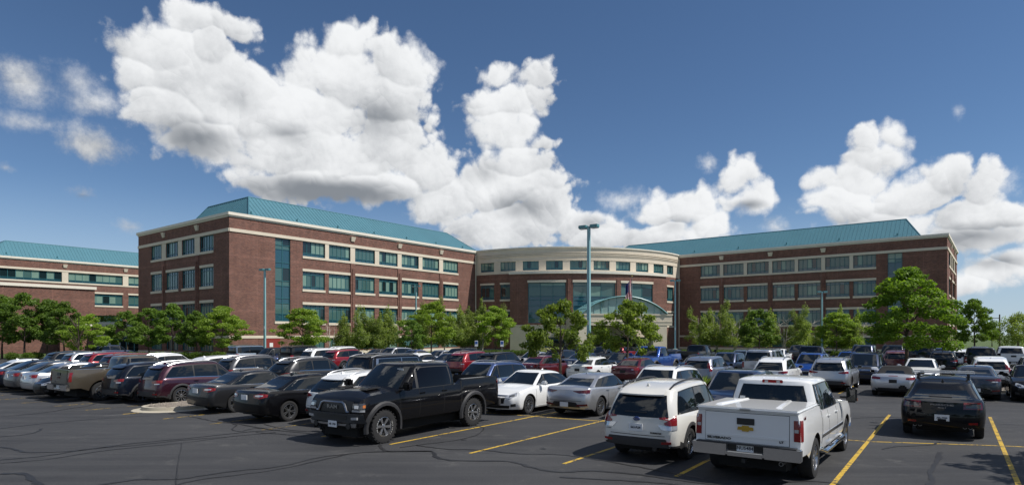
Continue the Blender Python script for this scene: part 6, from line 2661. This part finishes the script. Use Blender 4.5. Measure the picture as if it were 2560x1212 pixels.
def model_forester():
    c = make_cross(L=4.62, W=1.82, H=1.71, wb=2.67, style='forester', railmat='car_trim', wheel='five', belt=1.03, clad=.44, rw1=.44, w1=.75, trim='car_trim', rimmat='alloy_dark', rin=(.34, .36))
    zl = 1.06 - .12
    c.plate(False, zl - .17, '563-FLM', .32, .165)
    q, _ = c.proj((-2.3, 0, zl + .01), (1, 0, 0), .0)
    b = MB()
    n = 16
    b.add([(q.x - .014, .075 * math.cos(6.2832 * k / n), zl + .01 + .042 * math.sin(6.2832 * k / n)) for k in range(n)] + [(q.x + .01, .085 * math.cos(6.2832 * k / n), zl + .01 + .05 * math.sin(6.2832 * k / n)) for k in range(n)],
          [tuple(range(n))] + [(k, (k + 1) % n, n + (k + 1) % n, n + k) for k in range(n)])
    i = c.part('badge', b.mesh('badge', 'badge_blue'), 'badge_blue')
    b = MB()
    for (y, zz, rr) in ((.035, .008, .016), (0, -.012, .010), (-.02, .012, .010), (-.045, -.004, .010)):
        b.cbox((q.x - .016, y, zl + .01 + zz), .004, rr * 1.6, rr)
    c.part('badge_stars', b.mesh('badge_stars', 'car_chrome'), 'car_chrome', i)
    c.lettering('FORESTER', False, -.46, zl - .27, .046, 'car_trim', .03, .002, 1.2)
    c.lettering('AWD', False, .68, zl - .24, .035, 'car_dullchrome', .014, .001, 1.3)
    b = MB()
    x = -c.sp['L'] / 2 + .02
    b.tube([(x + .25, -.42, .33), (x + .02, -.42, .33)], .055, 10)
    c.part('exhaust_pipe', b.mesh('exhaust_pipe', 'car_trim', 50), 'car_trim')
    return c


def model_macan():
    c = make_cross(L=4.70, W=1.93, H=1.60, wb=2.81, fo=.90, r=.37, style='macan', rails=False, belt=1.05, clad=0, flare=False, rw0=.12, rw1=.95, ws0=1.25, ws1=2.0, w1=.66, wheel='ten', arcr=.17)
    zl = 1.04 - .12
    c.plate(False, zl - .33, 'AEL-7939', .33, .165)
    c.lettering('PORSCHE', False, 0, zl + .005, .055, 'car_chrome', .012, .001, 2.2)
    c.lettering('Macan S', False, 0, zl - .065, .05, 'car_chrome', .012, .001, 1.1)
    c.exhaust((.62, .50, -.50, -.62), .34, .048)
    # roof bars
    for x in (.15, -.62):
        b = MB()
        q, _ = c.proj((x, 0, 2.4), (0, 0, -1), 0)
        b.cbox((x, 0, q.z + .125), .08, 1.5, .035, bev=.01)
        i = c.part('roof_bar', b.mesh('roof_bar', 'bar_silver', 50), 'bar_silver')
        for s in (1, -1):
            b = MB()
            q2, _ = c.proj((x, s * .60, 2.4), (0, 0, -1), 0)
            b.box((x - .05, s * .60 - .03, q2.z - .03), (.10, 0, 0), (0, .06, 0), (0, 0, q.z + .125 - q2.z))
            c.part('bar_foot', b.mesh('bar_foot', 'car_trim'), 'car_trim', i)
    return c


def model_tt():
    c = Car(L=4.18, W=1.84, H=1.34, wb=2.46, fo=.86, r=.34, zs=.18, zf=.2, zr=.26, wheel='ten', rim=.24, endw=.72, endwr=.76, soft=True,
            zt=[(0, .90), (.04, .96), (.12, .985), (.3, .96), (.6, .93), (.75, .92), (.88, .84), (.96, .72), (1, .62)],
            nose=[(.2, -.1), (.4, 0), (.6, 0), (.8, -.12)], tail=[(.2, -.10), (.45, 0), (.65, 0), (.95, -.09)], bowf=.22, bowr=.14,
            gh=dict(ws0=1.35, ws1=1.95, rw0=.95, rw1=1.55, w0=.84, w1=.62, bulr=.07, bulf=.04, arcr=.10, arcf=.06, peak=.1))
    c.windows(B=None, t1=.8, rin=(.40, .30), rear=(.22, .72, .62, .55), trim=None)
    c.mirrors('car_dullchrome')
    zl = .83
    c.rear('tail_lamp', [(.48, zl - .05), (.70, zl - .06), (.90, zl - .05)], [(.50, zl + .03), (.70, zl + .055), (.90, zl + .06)], 'lamp_red', .012, True, 7, 3, .4)
    c.rear('plate_recess', [(-.26, zl - .20), (.26, zl - .20)], [(-.44, zl - .05), (.44, zl - .05)], None, .004, False, 8, 2)
    c.plate(False, zl - .125, None, m='car_trim')
    c.rear('lower_valance', [(-.66, .26), (.66, .26)], [(-.72, .40), (.72, .40)], 'car_trim', .012, False, 8, 2)
    c.rear('brake_lamp', [(-.18, .925), (.18, .925)], [(-.18, .94), (.18, .94)], 'lamp_red', .006, False, 4, 1)
    c.front('headlamp', [(.46, .56), (.86, .62)], [(.46, .66), (.86, .72)], 'lamp_clear', .010, True, 6, 3, .45)
    c.front('grille', [(-.34, .26), (.34, .26)], [(-.44, .62), (.44, .62)], 'car_trim', .008, False, 8, 3)
    c.handles([.0], .82)
    c.doors([.62, -.42], .3)
    for y in (-.36, .36):
        b = MB()
        q, _ = c.proj((-.72, y, 2.0), (0, 0, -1), 0)
    return c


def model_infiniti():
    c = make_big(L=5.29, W=2.03, H=1.90, chrome=True)
    c.lettering('Stroud', False, .62, 1.34, .085, 'sticker', .012, .002, 1.1)
    return c


MODELS = {}


def model(k):
    if k in MODELS:
        return MODELS[k]
    f = {
        'silverado': model_silverado, 'ram': model_ram, 'gmc': model_gmc, 'pickup': model_plain_pickup, 'raptor': model_raptor, 'forester': model_forester, 'macan': model_macan, 'tt': model_tt,
        'fusion': lambda: make_sedan(style='fusion', trimchrome=False),
        'sedan': lambda: make_sedan(style='std', wheel='ten', trimchrome=False),
        'altima': lambda: make_sedan(style='std', L=4.87, H=1.47, wheel='ten', rw1=1.4, rw0=.6),
        'elantra': lambda: make_sedan(L=4.62, W=1.80, H=1.44, wb=2.70, fo=.88, style='elantra', wheel='ten', rw0=.50, rw1=1.35, ws0=1.22, ws1=2.0),
        'cruze': lambda: make_sedan(L=4.60, W=1.79, H=1.47, wb=2.69, fo=.92, style='cruze', wheel='five', rw0=.52, rw1=1.22, ws0=1.22, ws1=1.95, deck=1.0),
        'rav': lambda: make_cross(style='rav', wheel='ten', trim='car_dullchrome'),
        'equinox': lambda: make_cross(L=4.65, W=1.84, H=1.66, wb=2.72, style='rav', belt=1.05, rin=(.78, .36), trim='car_dullchrome', wheel='five', rw1=.55, clad=.36),
        'cross': lambda: make_cross(style='rav', wheel='five', H=1.66, rails=False, rin=(.24, .30)),
        'hatch': lambda: make_cross(L=4.28, W=1.77, H=1.65, wb=2.55, fo=.88, style='std', r=.33, wheel='five', clad=.36, rw0=.08, rw1=.62, rin=(.30, .50)),
        'crv': lambda: make_cross(L=4.53, H=1.65, style='crv', wheel='five', rails=False, clad=.40, rw0=.08, rw1=.50),
        'x3': lambda: make_cross(L=4.65, W=1.88, H=1.66, wb=2.81, fo=.83, style='rav', wheel='ten', clad=.33, flare=False, rw1=.44, belt=1.07),
        'infiniti': model_infiniti,
        'tahoe': lambda: make_big(L=5.13, W=2.0, H=1.90, glass='car_glass', barn=True),
        'jeep': lambda: make_big(L=4.4, W=1.88, H=1.84, wb=2.6, fo=.72, ws0=1.15, ws1=1.50, rw0=.05, rw1=.09, w1=.86, belt=1.16),
        'van': lambda: make_big(L=5.15, W=2.0, H=1.75, wb=3.08, fo=.98, r=.34, belt=1.05, ws0=.80, ws1=1.85, rw0=.08, rw1=.34, w1=.76, wheel='ten'),
    }[k]
    MODELS[k] = f()
    return MODELS[k]


HEAD_IN = math.pi / 2 - STALL          # nose towards the building
CATS = {'pickup': ('pickup_truck', 'pickup'), 'silverado': ('pickup_truck', 'pickup'), 'ram': ('pickup_truck', 'pickup'), 'gmc': ('pickup_truck', 'pickup'), 'raptor': ('pickup_truck', 'pickup'),
        'forester': ('crossover_car', 'crossover'), 'macan': ('crossover_car', 'crossover'), 'tt': ('roadster_car', 'roadster'),
        'fusion': ('sedan_car', 'sedan'), 'sedan': ('sedan_car', 'sedan'), 'altima': ('sedan_car', 'sedan'), 'elantra': ('sedan_car', 'sedan'), 'cruze': ('sedan_car', 'sedan'),
        'rav': ('crossover_car', 'crossover'), 'equinox': ('crossover_car', 'crossover'), 'cross': ('crossover_car', 'crossover'), 'hatch': ('crossover_car', 'crossover'), 'crv': ('crossover_car', 'crossover'), 'x3': ('crossover_car', 'crossover'),
        'infiniti': ('suv_car', 'suv'), 'tahoe': ('suv_car', 'suv'), 'jeep': ('suv_car', 'suv'), 'van': ('minivan_car', 'minivan')}
ROW = {'A': 0.25, 'B': 7.15, 'C': 21.6, 'D': 28.8, 'E': 43.0, 'F': 50.2, 'G': 63.5}


SR2 = Vector((math.cos(math.radians(-32.6)), math.sin(math.radians(-32.6)), 0))


def row_point(row, px, extra=0.0):
    """where the photo column px meets the near end of a parking row"""
    def meet(o, d, c):
        k = (c - 1280) / FPX
        return o + d * ((k * o.y - o.x) / (d.x - k * d.y))
    o = meet(A0 + SU * (ROW[row] + extra), SR, 1400)
    return meet(o, SR2, px)


def car(row, px, face, mk, colour, label, extra=0.0, group=None, turn=0.0):
    m = model(mk)
    p = row_point(row, px, extra) + SU * (m.sp['L'] / 2)
    nm, cat = CATS[mk]
    h = HEAD_IN + (0 if face == 'r' else math.pi) + math.radians(turn)
    return spawn(m, colour, p.x, p.y, h, label, cat, nm, group or 'cars parked in the lot')

# ------------------------------------------------------------------ the parked cars
def by_wheel(mk, colour, px, py, face, front_wheel, side, label, turn=0.0, scale=1.0):
    """stand a vehicle so that one wheel touches the ground at a place of the photograph; side: +1 left, -1 right wheel"""
    m = model(mk)
    h = HEAD_IN + (0 if face == 'r' else math.pi) + math.radians(turn)
    f = Vector((math.cos(h), math.sin(h), 0))
    lf = Vector((-f.y, f.x, 0))
    p = gnd(px, py) - f * ((m.xfw if front_wheel else m.xrw) * scale) - lf * (side * (m.sp['W'] / 2 - .08) * scale)
    nm, cat = CATS[mk]
    return spawn(m, colour, p.x, p.y, h, label, cat, nm, 'cars parked in the lot', scale)


by_wheel('ram', 'black', 958, 1107, 'f', True, 1, 'black crew cab pickup with off-road tyres and orange marker lamp, nose out', 1.0, 1.02)
by_wheel('silverado', 'white', 2032, 1193, 'r', False, -1, 'white crew cab pickup with white bed cover and gold badge on its tailgate', -1.0, 1.0)
by_wheel('forester', 'pearl', 1722, 1146, 'r', False, -1, 'pearl white crossover with black roof rails beside the white pickup', 0.0, 1.0)
by_wheel('macan', 'black', 2455, 1094, 'r', False, -1, 'black crossover with silver roof bars and four exhaust tips', 0.0, 1.0)

SL = Vector((SU.y, -SU.x, 0))                    # across the stalls


def lat(mk, colour, across, along, face, label):
    m = model(mk)
    p = A0 + SL * across + SU * (along + m.sp['L'] / 2)
    nm, cat = CATS[mk]
    return spawn(m, colour, p.x, p.y, HEAD_IN + (0 if face == 'r' else math.pi), label, cat, nm, 'cars parked in the lot')


lat('sedan', 'white', -30.2, -.6, 'r', 'white sedan two stalls past the grey sedan at the row end')
lat('sedan', 'blackblue', -27.95, -.6, 'r', 'dark blue sedan between the white sedan and the grey sedan')
lat('sedan', 'grey', -25.75, -.6, 'r', 'grey sedan beside the silver sedan with red tail lamps')
lat('altima', 'silver', -23.5, -.6, 'r', 'silver sedan beside the black nose-out sedan')
lat('sedan', 'black', -21.1, -.9, 'f', 'black sedan parked nose out beside the brown pickup')
lat('gmc', 'brown', -18.75, -.8, 'r', 'bronze brown pickup with chrome rear bumper and open bed')
lat('cross', 'blackblue', -16.5, .1, 'r', 'black crossover between the brown pickup and the maroon crossover')
lat('rav', 'maroon', -14.40, .6, 'r', 'dark maroon crossover with silver roof rails by the gravel island')
by_wheel('fusion', 'dkgrey', 590, 1030, 'r', False, -1, 'dark grey sedan just past the gravel island')
by_wheel('fusion', 'black', 722, 1052, 'r', False, -1, 'black sedan with five twin-spoke alloy wheels beside the dark grey sedan')
lat('hatch', 'white', -4.0, .9, 'r', 'white small crossover mostly hidden behind the black pickup')

car('B', 108, 'r', 'cross', 'dkgrey', 'dark grey crossover behind the silver sedan')
car('B', 152, 'r', 'crv', 'silver', 'silver crossover beyond the black nose-out sedan')
car('B', 200, 'r', 'cross', 'red', 'bright red crossover beyond the brown pickup tailgate')
car('B', 250, 'r', 'crv', 'oldred', 'faded red crossover beyond the brown pickup cab')
car('B', 340, 'r', 'hatch', 'white', 'small white crossover showing its roof above the black crossover')
car('B', 412, 'f', 'sedan', 'blackblue', 'dark sedan roof seen above the maroon crossover')
car('B', 475, 'r', 'cross', 'white', 'white crossover between the maroon and the grey crossover')
car('B', 546, 'r', 'rav', 'grey', 'grey crossover with roof rails behind the dark grey sedan')
car('B', 615, 'f', 'sedan', 'ltblue', 'pale blue sedan with its windshield up behind the dark grey sedan')
car('B', 685, 'r', 'equinox', 'dkgrey', 'charcoal crossover with chrome edged side windows behind the black sedan')
car('B', 884, 'r', 'infiniti', 'black', 'large black suv with chrome window line behind the white small crossover')
car('B', 1128, 'f', 'rav', 'slateblue', 'slate blue wagon with roof rails behind the bed of the black pickup')
by_wheel('altima', 'white', 1321, 1034, 'f', True, 1, 'white sedan parked nose out behind the black pickup')
by_wheel('elantra', 'silver', 1500, 1039, 'r', False, -1, 'silver sedan with dark pointed tail lamps beside the white nose-out sedan')
car('B', 1590, 'f', 'rav', 'white', 'white crossover with roof rails nose to nose with the pearl white crossover')
car('B', 1795, 'f', 'cross', 'navy', 'navy crossover parked nose out behind the white pickup')

car('C', 228, 'r', 'cross', 'navy', 'navy crossover beyond the faded red crossover')
car('C', 575, 'r', 'jeep', 'ltblue', 'pale blue boxy suv with dark rear window near the left lamp post')
car('C', 620, 'f', 'cross', 'blackblue', 'black crossover facing out beside the pale blue boxy suv')
car('C', 664, 'f', 'sedan', 'slateblue', 'slate blue sedan facing out beside the black boxy suv')
car('C', 709, 'r', 'jeep', 'black', 'black square hardtop suv near the red service door')
car('C', 758, 'r', 'rav', 'white', 'white crossover with pale roof rack beside the red crossover')
car('C', 815, 'r', 'cross', 'red', 'red crossover with bright tail lamps beyond the large black suv')
car('C', 998, 'r', 'sedan', 'white', 'white sedan whose curved roof shows above the large black suv')
car('C', 1066, 'f', 'sedan', 'navy', 'navy sedan beside the red crossover in the middle row')
car('C', 1132, 'r', 'equinox', 'red', 'red crossover with dark rear window beyond the slate blue wagon')
car('C', 1206, 'r', 'cross', 'black', 'black crossover between the red crossover and the maroon red sedan')
car('C', 1308, 'r', 'sedan', 'dkred', 'maroon red sedan under the lot tree beside the white sedan')
car('C', 1442, 'r', 'cruze', 'white', 'white sedan with red tail lamps at the foot of the tall lamp post')
car('C', 1556, 'r', 'cruze', 'dkred', 'dark red sedan between the white sedan and the white crossover roof')
car('C', 1738, 'r', 'crv', 'bluegrey', 'blue grey crossover with tall vertical tail lamps by the grass island')
car('C', 1920, 'r', 'hatch', 'white', 'small white crossover beyond the cab of the white pickup')
by_wheel('x3', 'silver', 2144, 968, 'r', True, -1, 'silver crossover beside the mirror of the white pickup')
car('C', 2232, 'r', 'tt', 'silver', 'silver roadster with black soft top under the large maple')
car('C', 2440, 'r', 'elantra', 'slate', 'slate grey sedan beyond the roof bars of the black crossover')
car('C', 2600, 'f', 'sedan', 'black', 'black sedan parked nose out beside the pebble island')

car('D', 760, 'f', 'sedan', 'dkred', 'dark red sedan roof showing beyond the white crossover with roof rack')
car('D', 820, 'r', 'equinox', 'white', 'white crossover with black roof rails beyond the red crossover')
car('D', 893, 'f', 'sedan', 'dkgrey', 'charcoal sedan roof beyond the large black suv')
car('D', 936, 'f', 'cross', 'silver', 'silver crossover with roof rails facing out before the birches')
car('D', 985, 'f', 'sedan', 'slateblue', 'blue sedan facing out beside the silver crossover')
car('D', 1052, 'f', 'sedan', 'silver', 'silver sedan facing out beside the compact green tree')
car('D', 1102, 'f', 'cross', 'black', 'tall black crossover facing out beyond the navy sedan')
car('D', 1292, 'f', 'sedan', 'silver', 'silver sedan facing out beyond the maroon red sedan')
car('D', 1352, 'f', 'cross', 'dkgrey', 'charcoal crossover facing out behind the trunk of the lot tree')
car('D', 1424, 'r', 'sedan', 'navy', 'navy sedan with its trunk towards the white sedan')
car('D', 1516, 'f', 'sedan', 'black', 'black sedan facing out beside the bright blue pickup')
car('D', 1590, 'f', 'raptor', 'blue', 'bright blue pickup with black wheel flares facing out')
car('D', 1716, 'f', 'sedan', 'blackblue', 'black sedan with bright headlamps facing out by the grass island')
car('D', 1792, 'f', 'cross', 'navy', 'navy crossover facing out beyond the blue grey crossover')
car('D', 1893, 'r', 'tahoe', 'silver', 'old silver suv with dark rear window beyond the small white crossover')
car('D', 2012, 'f', 'rav', 'blue', 'vivid blue crossover facing out beside the old silver suv')
car('D', 2150, 'f', 'van', 'navy', 'navy minivan facing out beside the silver roadster')
car('D', 2298, 'f', 'sedan', 'white', 'white sedan facing out under the large maple')
car('D', 2478, 'r', 'crv', 'white', 'white crossover with dark bumper beyond the slate grey sedan')
car('D', 2610, 'f', 'cross', 'navy', 'dark blue crossover facing out past the pebble island')

car('E', 1405, 'f', 'jeep', 'black', 'black boxy suv beyond the charcoal crossover')
car('E', 1480, 'f', 'cross', 'black', 'black crossover beside the tall lamp post')
car('F', 1538, 'r', 'cross', 'red', 'red crossover roof beyond the black crossover by the lamp post')
car('E', 1660, 'r', 'sedan', 'dkgrey', 'charcoal sedan beyond the bed of the bright blue pickup')
car('E', 1718, 'r', 'pickup', 'black', 'black pickup beyond the black sedan with bright headlamps')
car('E', 1835, 'f', 'sedan', 'ltblue', 'pale blue sedan roof beside the old silver suv')
car('F', 1930, 'f', 'sedan', 'white', 'white sedan roof beyond the old silver suv windows')
car('E', 2012, 'r', 'pickup', 'blackblue', 'dark pickup standing beyond the vivid blue crossover')
car('E', 2112, 'f', 'sedan', 'blue', 'blue sedan beyond the navy minivan')
car('E', 2238, 'r', 'cross', 'dkred', 'dark red crossover beyond the silver roadster')
car('E', 2356, 'r', 'cross', 'black', 'black crossover with red tail lamps beyond the white sedan under the maple')
car('E', 2455, 'r', 'pickup', 'black', 'black pickup beyond the white crossover with dark bumper')

car('G', 1985, 'f', 'cross', 'dkgrey', 'charcoal crossover before the long low hedge')
car('F', 2150, 'f', 'tahoe', 'navy', 'tall navy suv facing out beyond the navy minivan')
car('F', 2228, 'f', 'tahoe', 'blackblue', 'tall dark suv facing out under the large maple')
car('F', 2305, 'r', 'tahoe', 'dkgrey', 'dark grey suv beyond the trunk of the large maple')
car('G', 2345, 'f', 'sedan', 'slateblue', 'small blue sedan between the dark grey suv and the white crossover')
car('F', 2400, 'r', 'x3', 'white', 'white crossover with roof rails near the far hedge')
car('G', 2452, 'f', 'cross', 'bluegrey', 'blue grey crossover roof beyond the black pickup')
car('F', 2534, 'r', 'pickup', 'white', 'white pickup at the far right edge of the lot')
